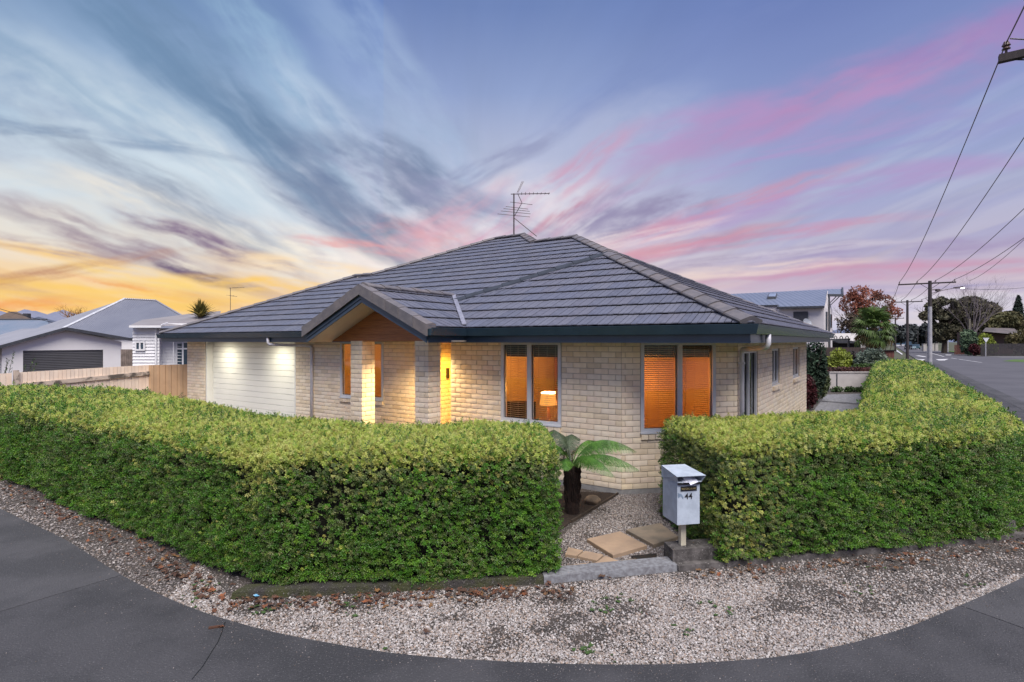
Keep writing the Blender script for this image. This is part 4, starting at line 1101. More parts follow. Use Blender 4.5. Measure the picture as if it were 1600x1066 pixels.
# grass strip along the kerb beside the long hedge
sheet_obj('grass_verge', [Lc(2.9, 13.5), Lc(3.53, 13.5), Lc(3.5, 21), Lc(2.9, 21)], 0.010, m_grass)

# ---- concrete edging under the hedges and across the opening
q = MB(); q.hexa([(-2.52, 4.93, -0.1), (0.30, 5.26, -0.1), (0.28, 5.44, -0.1), (-2.45, 5.15, -0.1)], [(-2.50, 4.97, 0.062), (0.30, 5.30, 0.062), (0.28, 5.43, 0.066), (-2.45, 5.13, 0.066)])
tag(q.build('hedge_edging', m_moss), 'mossy concrete edging beam at the foot of the left hedge', 'edging')
q = MB(); q.hexa([(0.305, 5.265, -0.1), (1.66, 5.56, -0.1), (1.62, 5.80, -0.1), (0.28, 5.50, -0.1)], [(0.305, 5.29, 0.065), (1.66, 5.585, 0.065), (1.625, 5.79, 0.07), (0.285, 5.49, 0.07)])
tag(q.build('entrance_threshold', mat('worn_threshold', (0.22, 0.23, 0.245), (0.13, 0.13, 0.14), 0.9, 26, detail=8, bump=0.004)), 'worn pale concrete threshold strip across the gap between the hedges', 'kerb')
q = MB(); q.hexa([(1.665, 5.55, -0.1), (6.0, 6.47, -0.1), (5.95, 6.6, -0.1), (1.62, 5.68, -0.1)], [(1.665, 5.56, 0.06), (6.0, 6.48, 0.06), (5.95, 6.6, 0.06), (1.62, 5.68, 0.06)])
q.hexa([(1.63, 5.64, -0.1), (5.95, 6.56, -0.1), (5.90, 6.80, -0.1), (1.60, 5.88, -0.1)], [(1.635, 5.65, 0.185), (5.95, 6.57, 0.185), (5.90, 6.79, 0.19), (1.605, 5.87, 0.19)])
tag(q.build('hedge_edging', m_edge), 'raised speckled concrete edging beam under the right hedge and the mailbox', 'edging')

# ---- paving inside the opening
def paver(pxs, z, m, label, th=0.045, group='flat pavers in the garden gap'):
    pts = [G(x, y, z) for x, y in pxs]; c = np.mean(pts, 0); q = MB()
    inn = [tuple(c + (np.array(p) - c) * 0.985) for p in pts]
    q.hexa([(p[0], p[1], z - th) for p in pts], [(p[0], p[1], z - 0.006) for p in pts])
    q.hexa([(p[0], p[1], z - 0.006) for p in pts], [(p[0], p[1], z) for p in inn])
    return tag(q.build('paver', m), label, 'paver', group)
paver([(916.9, 841.9), (957.5, 867), (1011, 852), (968.8, 830)], 0.05, m_slab, 'large clean sandy square paver, nearer of the two big ones')
paver([(978, 827.5), (1021, 850.8), (1060, 838), (1031, 817)], 0.05, m_slab2, 'large weathered grey brown square paver beside the mailbox post')
paver([(883, 866), (901, 868.5), (911, 860), (888, 855)], 0.035, m_slab, 'small sandy paver half under the left hedge')
paver([(903, 869), (933, 876), (943, 866.5), (914, 860.5)], 0.035, m_slab, 'small sandy rhombus paver in the middle of the small row')
paver([(935, 876.5), (921, 884.5), (966, 882), (966, 876), (946, 868)], 0.035, m_slab, 'small sandy paver at the right end of the small row')
paver([(880, 886), (920, 884), (916, 879.5), (884, 884)], 0.034, m_slab, 'narrow sandy paver strip behind the threshold')
paver([(970, 882), (998, 879), (993, 873), (970, 875.5)], 0.034, m_slab2, 'small brown paver beside the dark drain slot')
dr = MB(); dr.prism([G(996, 878, 0.02), G(1026, 877, 0.02), G(1026, 864, 0.02), G(985, 868, 0.02)], 0.0, 0.018); tag(dr.build('drain_slot', m_seal), 'dark open slot in the ground beside the raised edging block', 'drain')
tb_ = MB(); a = G(969, 771); b = G(926, 797); c = G(893, 817); tb_.beam((*a, 0.0), (*b, 0.0), 0.02, 0.07); tb_.beam((*b, 0.0), (*c, 0.0), 0.02, 0.07)
tag(tb_.build('timber_edging', mat('old_edging_timber', (0.07, 0.05, 0.035), (0.04, 0.03, 0.022), 0.9, 8, detail=8, stretch=(1, 1, 10))), 'thin dark timber edging between the fern bed and the gravel', 'edging')
m_soil = mat('bark_mulch', (0.035, 0.022, 0.015), (0.018, 0.012, 0.009), 1.0, 40, bump=0.02, bscale=50)
sheet_obj('fern_bed_soil', [a, b, c, G(860, 840), G(840, 780), (0.2, 8.6), (1.3, 8.45)], 0.012, m_soil)
# bumpy stone
def rock(name, loc, s, m, seed, label, cat='rock'):
    import bmesh
    bm = bmesh.new(); bmesh.ops.create_icosphere(bm, subdivisions=3, radius=1)
    P = np.array([v.co[:] for v in bm.verts]); nn = vnoise(P, 1.6, seed) * 0.16 + vnoise(P, 4, seed + 3) * 0.05
    for v, n_ in zip(bm.verts, nn): v.co = v.co * (1 + float(n_)); v.co = Vector((v.co.x * s[0], v.co.y * s[1], v.co.z * s[2]))
    me = bpy.data.meshes.new(name); bm.to_mesh(me); bm.free(); me.materials.append(m); me.polygons.foreach_set('use_smooth', [True] * len(me.polygons))
    return tag(link(name, me, loc=loc), label, cat)
g = G(926, 788); rock('garden_rock', (g[0], g[1], 0.05), (0.125, 0.09, 0.075), mat('sandy_rock', (0.24, 0.17, 0.11), (0.13, 0.10, 0.07), 0.9, 8, bump=0.01), 5, 'rounded tan rock on the mulch between the fern and the wall')

# ================================================================ gravel stones
m_pebA = mat('white_pebble', (0.4, 0.4, 0.4), (0.16, 0.14, 0.12), 0.75, 30, cols=[(0.40, 0.37, 0.35), (0.58, 0.55, 0.52), (0.28, 0.25, 0.235), (0.20, 0.19, 0.185), (0.40, 0.30, 0.23), (0.12, 0.11, 0.105), (0.62, 0.60, 0.58), (0.19, 0.13, 0.09), (0.34, 0.31, 0.30)])
m_pebB = mat('grey_pebble', (0.3, 0.3, 0.3), (0.12, 0.10, 0.09), 0.8, 30, cols=[(0.20, 0.18, 0.17), (0.28, 0.25, 0.235), (0.13, 0.12, 0.12), (0.09, 0.08, 0.08), (0.17, 0.13, 0.10), (0.32, 0.295, 0.285)])
import bmesh
def peb(seed, m):
    bm = bmesh.new(); bmesh.ops.create_icosphere(bm, subdivisions=1, radius=1)
    r = random.Random(seed); sx_, sy_, sz_ = r.uniform(.85, 1.25), r.uniform(.7, 1), r.uniform(.5, .75)
    for v in bm.verts: v.co = Vector((v.co.x * sx_, v.co.y * sy_, v.co.z * sz_)) * r.uniform(0.8, 1.15)
    me = bpy.data.meshes.new('pebble'); bm.to_mesh(me); bm.free(); me.materials.append(m)
    return source('pebble_source', me)
pebs = [peb(i, m_pebA) for i in range(5)]; pebs2 = [peb(20 + i, m_pebB) for i in range(4)]
def inpoly(P, poly):
    x, y = P[:, 0], P[:, 1]; c = np.zeros(len(P), bool); n = len(poly)
    for i in range(n):
        x1, y1 = poly[i]; x2, y2 = poly[(i + 1) % n]
        with np.errstate(divide='ignore', invalid='ignore'):
            k = ((y1 > y) != (y2 > y)) & (x < (x2 - x1) * (y - y1) / (y2 - y1 + 1e-12) + x1)
        c ^= k
    return c
def segdist(P, a, b):
    a = np.array(a); b = np.array(b); d = b - a; t = np.clip(((P - a) @ d) / (d @ d), 0, 1); return np.linalg.norm(P - (a + t[:, None] * d), axis=1)
HEDGE_L_FRONT = [(-12.1, 11.8), (-2.22, 5.13), (0.50, 5.42)]
def gravel(name, poly, n, size, srcs, fn, label=None, z=0.0):
    P = np.array(poly); lo, hi = P.min(0), P.max(0)
    Q = RNG.uniform(lo, hi, (n * 3, 2)); Q = Q[inpoly(Q, poly)][:n]
    keep = RNG.random(len(Q)) < fn(Q); Q = Q[keep]; k = len(Q)
    s = size * RNG.uniform(0.55, 1.25, k) * (1 + np.clip(np.hypot(Q[:, 0], Q[:, 1]) - 6, 0, 10) * 0.06)
    pts = np.stack([Q[:, 0], Q[:, 1], z + s * RNG.uniform(0.1, 0.8, k)], 1)
    rot = RNG.uniform(0, 2 * pi, (k, 3)); rot[:, :2] = RNG.normal(0, 0.4, (k, 2))
    return scatter(name, pts, rot, s, RNG.integers(0, len(srcs), k), srcs, label=label)
def dens_front(Q):
    P3_ = np.c_[Q, np.zeros(len(Q))]
    d = np.minimum(np.minimum(segdist(Q, HEDGE_L_FRONT[0], HEDGE_L_FRONT[1]), segdist(Q, HEDGE_L_FRONT[1], HEDGE_L_FRONT[2])), segdist(Q, (1.7, 5.6), (6.2, 6.6)))
    f = np.clip(0.10 + d / 0.60, 0, 1)
    pt = vnoise(P3_, 2.3, 3) * 0.5 + vnoise(P3_, 6.1, 9) * 0.5
    f *= np.clip(0.82 + pt * 1.35, 0.10, 1)
    right = np.clip((Q[:, 0] - 2.4) / 1.2, 0, 1) * np.clip((Q[:, 1] - (4.15 + 0.36 * (Q[:, 0] - 2))) / 0.25, 0, 1)
    f *= 1 - 0.75 * right
    left = np.clip((-2.4 - Q[:, 0]) / 1.0, 0, 1); f *= 1 - 0.15 * left
    # thick white band against the path
    de = np.min([segdist(Q, a, b) for a, b in zip(edge, edge[1:])], axis=0)
    return np.maximum(f, np.where((de < 0.10) & (Q[:, 0] > -3.0), 0.95, 0))
near_poly = [(p[0], p[1]) for p in smooth if -3.2 < p[0] < 6.8] + [(6.6, 7.0), (5.9, 6.5), (1.66, 5.55), (0.3, 5.25), (-2.5, 4.95), (-3.35, 5.95)]
near_poly = [p for p in near_poly]
gravel('gravel', near_poly, 95000, 0.0088, pebs, dens_front)
leftp = [p for p in smooth if p[0] <= -3.0 and p[0] > -12] + [(-3.0, 5.0), (-2.4, 5.0), (-2.4, 5.35), (-12.5, 12.4)]
gravel('gravel', leftp, 42000, 0.0100, pebs2 + pebs[:1], dens_front)
yard = [G(905, 815), G(930, 797), G(968, 773), (1.7, 8.35), (2.6, 8.5), (2.0, 7.4), (2.06, 6.6), (2.1, 5.85), (1.6, 5.8), (0.35, 5.45), (0.5, 6.4)]
gravel('gravel', yard, 26000, 0.0085, pebs2 + pebs[:2], lambda Q: np.clip(0.9 + vnoise(np.c_[Q, np.zeros(len(Q))], 3, 4) * 0.8, 0.15, 1))
# grit kicked from the bed onto the path
_n = 900; _t = RNG.random(_n); _i = (RNG.random(_n) * (len(edge) - 1)).astype(int); _E = np.array(edge); _b = _E[_i] * (1 - _t[:, None]) + _E[_i + 1] * _t[:, None]
_d = _E[_i + 1] - _E[_i]; _d /= np.linalg.norm(_d, axis=1)[:, None]; _nn = np.stack([_d[:, 1], -_d[:, 0]], 1); _b = _b + _nn * (np.abs(RNG.normal(0, .10, _n)) + RNG.random(_n) ** 6 * 1.3)[:, None]
scatter('grit', np.c_[_b, np.full(_n, .025)], RNG.uniform(0, 6, (_n, 3)), RNG.uniform(.002, .005, _n), RNG.integers(0, 4, _n), pebs2)
# fallen leaves
m_leafd = mat('dead_leaf', (0.3, 0.1, 0.03), (0.10, 0.045, 0.02), 0.8, 20, cols=[(0.26, 0.085, 0.03), (0.13, 0.05, 0.025), (0.07, 0.032, 0.02), (0.22, 0.12, 0.045), (0.045, 0.024, 0.016), (0.12, 0.06, 0.04), (0.06, 0.03, 0.02)])
def deadleaf(seed):
    r = random.Random(seed); n = 11; q = MB(); c = (0, 0, 0.010)
    rim = []
    for i in range(n):
        th = 2 * pi * i / n; rad = (1.0 if i % 2 == 0 else 0.55) * r.uniform(0.8, 1.1); rim.append((rad * math.cos(th), rad * math.sin(th) * 0.8, r.uniform(0, 0.35)))
    q.add([c] + rim, [(0, 1 + i, 1 + (i + 1) % n) for i in range(n)]); q.tube([(0, 0, 0.01), (-1.2, 0.1, 0.1), (-1.7, 0.05, 0.05)], 0.03, 3)
    return source('dead_leaf_source', q.mesh('dead_leaf', m_leafd))
dls = [deadleaf(i) for i in range(5)]
P, S = [], []
def leafline(a, b, n, sp, s0, s1):
    for _ in range(n):
        t = random.random(); P.append((a[0] + (b[0] - a[0]) * t + random.gauss(0, sp), a[1] + (b[1] - a[1]) * t + random.gauss(0, sp) - 0.03, 0.02)); S.append(random.uniform(s0, s1))
leafline((-3.6, 5.75), (-2.5, 4.93), 60, 0.07, 0.02, 0.045)
leafline((-2.5, 4.86), (0.5, 5.13), 420, 0.09, 0.008, 0.036); leafline((1.8, 5.45), (6.0, 6.30), 260, 0.12, 0.008, 0.036)
leafline((-9, 9.5), (-3.2, 5.55), 420, 0.12, 0.01, 0.036)
for (x, y) in ((687, 1), (0, 0)):
    pass
for (x, y, s) in ((665, 992, .035), (815, 958, .025), (400, 942, .05), (700, 935, .03), (940, 905, .045), (952, 908, .04), (1315, 935, .045), (1395, 878, .05), (1425, 880, .05), (1400, 892, .04), (1180, 880, .05), (1230, 875, .04), (590, 928, .05), (735, 930, .05), (480, 955, .03), (560, 980, .02), (1100, 905, .03), (310, 905, .05), (1010, 965, .02), (345, 985, .03)):
    g = G(x, y); P.append((g[0], g[1], 0.03)); S.append(s)
P = np.array(P); k = len(P); rt = RNG.uniform(0, 2 * pi, (k, 3)); rt[:, :2] = RNG.normal(0, 0.25, (k, 2))
scatter('fallen_leaves', P, rt, S, RNG.integers(0, 5, k), dls)
# little weeds and moss tufts among the stones
m_weed = mat('weed_green', (0.05, 0.11, 0.02), (0.03, 0.06, 0.015), 0.8, 30)
def weed(seed):
    r = random.Random(seed); q = MB()
    for i in range(14):
        th = r.uniform(0, 2 * pi); l = r.uniform(0.5, 1); c, s = math.cos(th), math.sin(th); w = 0.16
        q.poly([(0, 0, 0), (c * l * 0.5 - s * w, s * l * 0.5 + c * w, 0.4 * l), (c * l, s * l, 0.35 * l), (c * l * 0.5 + s * w, s * l * 0.5 - c * w, 0.4 * l)])
    return source('weed_source', q.mesh('weed', m_weed))
wds = [weed(i) for i in range(3)]
Q = RNG.uniform((-3, 3.9), (5.5, 6.4), (2600, 2)); Q = Q[inpoly(Q, near_poly)]
kk = vnoise(np.c_[Q, np.zeros(len(Q))], 2.6, 8) > 0.35; Q = Q[kk]; k = len(Q)
scatter('weeds', np.c_[Q, np.full(k, 0.008)], np.c_[np.zeros((k, 2)), RNG.uniform(0, 6, k)], RNG.uniform(0.012, 0.04, k), RNG.integers(0, 3, k), wds)
# hairline crack across the dark path
q = MB(); pc_ = [G(352, 972, .022), G(346, 990, .022), G(341, 1003, .022), G(330, 1020, .022), G(318, 1040, .022), G(300, 1062, .022)]
for a_, b_ in zip(pc_, pc_[1:]): q.poly([(a_[0] - .003, a_[1], .0245), (a_[0] + .003, a_[1], .0245), (b_[0] + .002, b_[1], .0245), (b_[0] - .004, b_[1], .0245)])
q.build('path_crack', m_black, PATH)
# blue and white wrapper, stick on the path
g = G(401, 935); w_ = MB(); r = random.Random(3)
vs = [(0.035 * math.cos(i * 0.785) * r.uniform(.8, 1.2), 0.028 * math.sin(i * 0.785) * r.uniform(.8, 1.2), r.uniform(0.0, 0.03)) for i in range(8)]
w_.add([(0, 0, 0.03)] + vs, [(0, 1 + i, 1 + (i + 1) % 8) for i in range(8)])
tag(w_.build('wrapper', mat('wrapper_foil', (0.55, 0.65, 0.72), (0.12, 0.35, 0.55), 0.4, 18), loc=(g[0], g[1], 0.012)), 'crumpled blue and white wrapper on the gravel below the hedge corner', 'litter')
g = G(336, 986); w_ = MB(); w_.beam((-0.045, -0.01, 0.008), (0.05, 0.02, 0.008), 0.022, 0.012)
tag(w_.build('bark_chip', m_leafd, loc=(g[0], g[1], 0.022)), 'single chip of bark lying on the dark path', 'bark chip')

# ================================================================ hedges
m_leafG = mat('hedge_leaf', (0.05, 0.1, 0.02), (0.03, 0.07, 0.010), 0.40, 3, spec=0.5, transl=0.25, cols=[(0.050, 0.170, 0.016), (0.110, 0.310, 0.024), (0.032, 0.095, 0.012), (0.165, 0.380, 0.032), (0.055, 0.140, 0.018), (0.220, 0.400, 0.040), (0.085, 0.120, 0.030)])
m_leafY = mat('hedge_lit_tip_leaf', (0.2, 0.28, 0.05), (0.10, 0.16, 0.03), 0.45, 3, spec=0.5, transl=0.3, cols=[(0.52, 0.64, 0.10), (0.74, 0.78, 0.20), (0.36, 0.52, 0.06), (0.84, 0.82, 0.30), (0.20, 0.34, 0.04), (0.50, 0.46, 0.12)])  # new growth, with sky light on the hedge top painted into the tone
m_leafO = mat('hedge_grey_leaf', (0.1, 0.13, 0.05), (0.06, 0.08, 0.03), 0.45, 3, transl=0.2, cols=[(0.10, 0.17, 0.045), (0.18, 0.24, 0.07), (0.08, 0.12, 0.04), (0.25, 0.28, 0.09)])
m_core = mat('hedge_dark_core', (0.016, 0.020, 0.009), (0.010, 0.008, 0.006), 1.0, 20, bump=0.03, bscale=25)
m_twig = mat('hedge_twig', (0.07, 0.05, 0.035), None, 0.9)
def sprig(seed, m, n=11, L=0.028, W=0.0062, H=0.05):
    r = random.Random(seed); q = MB()
    for i in range(n):
        f_ = i / (n - 1); z = H * f_; th = i * 2.4 + r.uniform(-.3, .3); tilt = 0.0 + 1.1 * f_ ** 1.2 + r.uniform(-.2, .2)
        l = L * (1.05 - 0.45 * f_) * r.uniform(.8, 1.15); w = W * (1.1 - 0.3 * f_)
        c, s = math.cos(th), math.sin(th); o_, u_ = math.cos(tilt) * l, math.sin(tilt) * l
        P0 = (0, 0, z); M_ = (c * o_ * .55, s * o_ * .55, z + u_ * .55 + 0.002); T_ = (c * o_, s * o_, z + u_ * 0.95 - 0.002)
        A = (c * o_ * .55 - s * w, s * o_ * .55 + c * w, z + u_ * .55 - 0.002); B = (c * o_ * .55 + s * w, s * o_ * .55 - c * w, z + u_ * .55 - 0.002)
        q.add([P0, A, T_, B, M_], [(0, 4, 1), (1, 4, 2), (0, 3, 4), (4, 3, 2)])
    return source('sprig_source', q.mesh('sprig', m))
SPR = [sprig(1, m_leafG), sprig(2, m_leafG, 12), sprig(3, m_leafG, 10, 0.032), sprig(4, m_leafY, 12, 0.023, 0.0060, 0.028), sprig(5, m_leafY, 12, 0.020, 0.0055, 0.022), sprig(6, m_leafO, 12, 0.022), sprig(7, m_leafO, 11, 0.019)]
def hedge(name, label, poly, H, zones=(), zbase=0.03, bare=()):
    """poly counter-clockwise seen from above"""
    t = thing(name, label, 'hedge', (*np.mean(poly, 0), 0.0)); base = np.array([*np.mean(poly, 0), 0.0])
    A = sum(poly[i][0] * poly[(i + 1) % len(poly)][1] - poly[(i + 1) % len(poly)][0] * poly[i][1] for i in range(len(poly)))
    if A < 0: poly = poly[::-1]
    n = len(poly); pts, nrm, dist = [], [], []
    def dens(d): return 1900 * np.clip(6.5 / d, 0, 1) ** 1.15
    for i in range(n):
        a = np.array(poly[i]); b = np.array(poly[(i + 1) % n]); L = np.linalg.norm(b - a); d = (b - a) / L; nn = np.array([d[1], -d[0]])
        ns = max(1, int(L / 0.6))
        for k in range(ns):
            s0, s1 = L * k / ns, L * (k + 1) / ns; mid = a + d * (s0 + s1) / 2; dd = np.linalg.norm(mid)
            if (mid @ nn) > 0 and dd > 3: den = dens(dd) * 0.22      # faces turned away from the street
            else: den = dens(dd)
            m_ = int((s1 - s0) * (H - zbase) * den)
            if m_ == 0: continue
            s = RNG.uniform(s0, s1, m_); z = RNG.uniform(zbase - 0.05, H, m_); z = np.maximum(z, 0.07 + 0.075 * vnoise(np.c_[a[0] + d[0] * s, a[1] + d[1] * s, z * 0], 5.0, 44) + 0.02 * RNG.random(m_))
            P = np.stack([a[0] + d[0] * s, a[1] + d[1] * s, z], 1); N_ = np.tile([nn[0], nn[1], 0.0], (m_, 1))
            tp = np.clip((z - (H - 0.26)) / 0.26, 0, 1); P[:, :2] -= nn * (0.15 * tp ** 2)[:, None]; N_[:, 2] += tp * 1.1
            bt = np.clip((0.22 - z) / 0.2, 0, 1); P[:, :2] -= nn * (0.0 * bt)[:, None]
            pts.append(P); nrm.append(N_)
    pp = np.array(poly); lo, hi = pp.min(0), pp.max(0)
    ar = abs(A) / 2; bx = np.prod(hi - lo)
    m_ = int(bx * 1900); Q = RNG.uniform(lo, hi, (m_, 2)); Q = Q[inpoly(Q, poly)]
    dd = np.linalg.norm(Q, axis=1); Q = Q[RNG.random(len(Q)) < dens(dd) / 1900]
    de = np.min([segdist(Q, poly[i], poly[(i + 1) % n]) for i in range(n)], axis=0)
    z = H - 0.10 * np.clip((0.24 - de) / 0.24, 0, 1) ** 2
    pts.append(np.stack([Q[:, 0], Q[:, 1], z], 1)); nrm.append(np.tile([0, 0, 1.0], (len(Q), 1)))
    P = np.concatenate(pts); N_ = np.concatenate(nrm); dd = np.linalg.norm(P[:, :2], axis=1)
    w = vnoise(P, 1.3, 1) * 0.055 + vnoise(P, 4.5, 2) * 0.030 + vnoise(P, 11, 3) * 0.018
    depth = RNG.random(len(P)) ** 1.6 * 0.10 - (RNG.random(len(P)) < .035) * RNG.uniform(.01, .055, len(P))
    top_ = np.clip(N_[:, 2], 0, 1)
    NN = N_ / np.linalg.norm(N_, axis=1)[:, None]
    P = P + NN * ((w * (1 - 0.55 * top_)) - depth - 0.015)[:, None]
    keep = np.ones(len(P), bool)
    for (bx_, by_, bz_, br_, st_) in bare:
        r_ = np.linalg.norm((P - np.array([bx_, by_, bz_])) / np.array([br_, br_, br_ * 0.8]), axis=1); keep &= ~((r_ < 1) & (RNG.random(len(P)) < st_))
    # stray shoots standing proud of the clipped faces
    hole = vnoise(P, 3.2, 12) * .6 + vnoise(P, 8.5, 13) * .5; keep &= ~((hole > 0.36) & (top_ < 0.4) & (RNG.random(len(P)) < 0.62))
    P, NN, dd, w, top_ = P[keep], NN[keep], dd[keep], w[keep], top_[keep]; k = len(P)
    D = NN + RNG.normal(0, 0.48, (k, 3)); D[:, 2] += 0.30 * (1 - top_); D /= np.linalg.norm(D, axis=1)[:, None]
    rx = np.arccos(np.clip(D[:, 2], -1, 1)); rz = np.arctan2(D[:, 1], D[:, 0]) + pi / 2
    # local z -> D : euler XYZ with x tilt then z turn, free spin ignored
    rot = np.stack([rx, np.zeros(k), rz], 1)
    scl = RNG.uniform(0.65, 1.40, k) * np.clip((dd / 6.5), 1, 3.2) ** 0.85
    yprob = 0.03 + 0.86 * np.clip((top_ - 0.15) / 0.8, 0, 1) + 0.16 * vnoise(P, 1.1, 5) + 0.12 * vnoise(P, 4.0, 15)  # top gets mostly the pale sprigs: new growth plus painted sky light
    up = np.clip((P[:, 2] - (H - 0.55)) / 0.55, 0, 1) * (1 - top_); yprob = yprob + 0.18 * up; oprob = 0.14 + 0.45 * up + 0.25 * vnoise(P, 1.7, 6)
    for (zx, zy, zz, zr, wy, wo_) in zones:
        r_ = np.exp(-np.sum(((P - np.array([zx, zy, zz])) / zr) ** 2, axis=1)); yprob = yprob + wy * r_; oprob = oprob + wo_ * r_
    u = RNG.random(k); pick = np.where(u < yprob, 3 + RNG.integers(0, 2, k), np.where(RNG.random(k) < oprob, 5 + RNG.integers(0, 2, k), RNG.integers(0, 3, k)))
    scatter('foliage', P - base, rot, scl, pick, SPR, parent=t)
    # solid dark core: blocks light and shows as shade in the gaps
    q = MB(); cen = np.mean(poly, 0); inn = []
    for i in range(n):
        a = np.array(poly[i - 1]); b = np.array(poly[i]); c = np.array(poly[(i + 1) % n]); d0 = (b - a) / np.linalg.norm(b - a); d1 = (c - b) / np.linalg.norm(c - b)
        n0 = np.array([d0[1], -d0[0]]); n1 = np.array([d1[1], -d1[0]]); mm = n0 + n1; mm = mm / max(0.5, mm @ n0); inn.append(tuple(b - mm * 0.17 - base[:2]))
    q.hexa([(p[0], p[1], zbase + 0.05) for p in inn], [(p[0], p[1], H - 0.15) for p in inn]); q.build('dark_core', m_core, t)
    # stems
    q = MB()
    for i in range(n):
        a = np.array(inn[i]); b = np.array(inn[(i + 1) % n]); L = np.linalg.norm(b - a)
        for k_ in range(int(L / 0.35)):
            p_ = a + (b - a) * (k_ + 0.5) * 0.35 / L; p_ = p_ * 0.995
            q.tube([(p_[0], p_[1], 0.0), (p_[0] + random.uniform(-.05, .05), p_[1] + random.uniform(-.05, .05), 0.4)], 0.012, 5)
    q.build('stems', m_twig, t, kind='stuff')
    return t, P
LH = [(-12.6, 12.06), (-2.22, 5.06), (0.46, 5.37), (0.44, 6.85), (-0.4, 7.15), (-1.58, 6.78), (-3.43, 7.84), (-5.67, 9.80), (-8.19, 11.80), (-11.2, 12.2), (-12.4, 13.2)]
def atpx(px, py, Y): return (XA(px, Y), Y, ZA(py, Y))
zc_ = atpx(400, 725, 5.35); bc = atpx(485, 775, 5.3); bc2 = atpx(490, 715, 5.35)
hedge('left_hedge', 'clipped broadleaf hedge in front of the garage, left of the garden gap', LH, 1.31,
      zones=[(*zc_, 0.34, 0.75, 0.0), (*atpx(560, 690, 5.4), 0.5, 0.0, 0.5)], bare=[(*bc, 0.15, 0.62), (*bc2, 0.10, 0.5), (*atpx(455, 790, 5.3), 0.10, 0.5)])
RH = [(2.14, 5.66), (5.62, 6.40), (6.45, 6.95), Lc(1.55, 12), Lc(1.5, 17.0), Lc(1.5, 34.8), Lc(-0.45, 34.8), Lc(-0.35, 9.9), (5.05, 8.15), (2.00, 7.42)]
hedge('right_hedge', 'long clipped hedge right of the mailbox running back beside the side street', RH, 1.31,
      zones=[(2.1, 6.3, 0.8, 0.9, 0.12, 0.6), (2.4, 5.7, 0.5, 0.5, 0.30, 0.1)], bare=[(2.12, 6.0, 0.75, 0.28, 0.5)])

# ================================================================ mailbox
MBX = thing('mailbox', 'weathered pale blue metal mailbox numbered 44 on a cream post with letters in its slot', 'mailbox', (1.775, 5.80, 0.185), math.radians(11.0))
m_mb = mat('mailbox_paint', (0.45, 0.52, 0.60), (0.36, 0.42, 0.49), 0.5, 9, detail=8, bump=0.001)
m_post = mat('cream_post', (0.62, 0.58, 0.44), (0.52, 0.48, 0.36), 0.6, 8)
q = MB(); q.box(-0.028, 0.028, -0.028, 0.028, 0, 0.28); q.build('post', m_post, MBX)
zb_, zt_ = 0.255, 0.695; hw, y0, y1 = 0.124, -0.13, 0.19
q = MB()
q.box(-hw, hw, y0, y1, zb_, zt_); q.build('body', m_mb, MBX)
# lid: sloped hood with flared open front
q = MB(); e = 0.004
A = [(-hw - 0.012, y1 + 0.01, zt_ + 0.145), (hw + 0.012, y1 + 0.01, zt_ + 0.145), (hw + 0.020, y0 - 0.05, zt_ + 0.085), (-hw + 0.010, y0 - 0.05, zt_ + 0.085)]
A = [(-hw - 0.012, y1 + 0.01, zt_ + 0.098), (hw + 0.012, y1 + 0.01, zt_ + 0.098), (hw + 0.035, y0 - 0.06, zt_ + 0.068), (-hw - 0.035, y0 - 0.06, zt_ + 0.068)]
q.hexa([(x, y, z - 0.004) for x, y, z in A], A)
for s in (-1, 1):
    x1, x2 = s * (hw + 0.012), s * (hw + 0.035); xb = s * (hw + 0.004)
    top = [(x1, y1 + 0.01, zt_ + 0.094), (x2, y0 - 0.06, zt_ + 0.064)]
    bot = [(xb, y1 + 0.01, zt_ - 0.03), (xb, y0 - 0.02, zt_ - 0.012)]
    q.add([top[0], top[1], bot[1], bot[0]] + [(x - s * 0.003, y, z) for x, y, z in (top[0], top[1], bot[1], bot[0])], [(0, 1, 2, 3), (7, 6, 5, 4), (0, 4, 5, 1), (1, 5, 6, 2), (2, 6, 7, 3), (3, 7, 4, 0)])
q.box(-hw - 0.010, hw + 0.010, y1 + 0.005, y1 + 0.01, zt_ - 0.03, zt_ + 0.095)
q.build('lid', m_mb, MBX)
q = MB(); q.box(-hw + 0.003, hw - 0.003, y0 - 0.018, y0 - 0.002, zt_ - 0.030, zt_ - 0.006); q.build('slot_gap', m_black, MBX)
q = MB(); q.box(-hw - 0.006, hw + 0.006, y0 - 0.030, y0 - 0.004, zt_ - 0.004, zt_ + 0.003); q.build('slot_lip', m_mb, MBX)
q = MB(); q.box(-0.088, 0.090, y0 - 0.006, y0 - 0.001, zt_ - 0.098, zt_ - 0.050); pl = q.build('plate', m_black, MBX)
def text(body, size, loc, m, parent, name='lettering', ext=0.0008, sx_=1.0):
    c = bpy.data.curves.new(name, 'FONT'); c.body = body; c.size = size; c.extrude = ext; c.align_x = 'CENTER'; c.align_y = 'CENTER'; c.offset = 0.0006 if size > 0.05 else 0
    o = bpy.data.objects.new(name, c); COL.objects.link(o); dg = bpy.context.evaluated_depsgraph_get(); me = bpy.data.meshes.new_from_object(o.evaluated_get(dg)); bpy.data.objects.remove(o)
    me.materials.clear(); me.materials.append(m); ob = link(name, me, parent); ob.location = loc; ob.rotation_euler = (pi / 2, 0, 0); ob.scale = (sx_, 1, 1); return ob
text('NO CIRCULARS', 0.026, (0.0, y0 - 0.0075, zt_ - 0.075), mat('gold_print', (0.42, 0.34, 0.14), None, 0.5), pl, sx_=0.86)
text('44', 0.088, (0.0, y0 - 0.002, zt_ - 0.155), m_black, MBX, name='house_number')
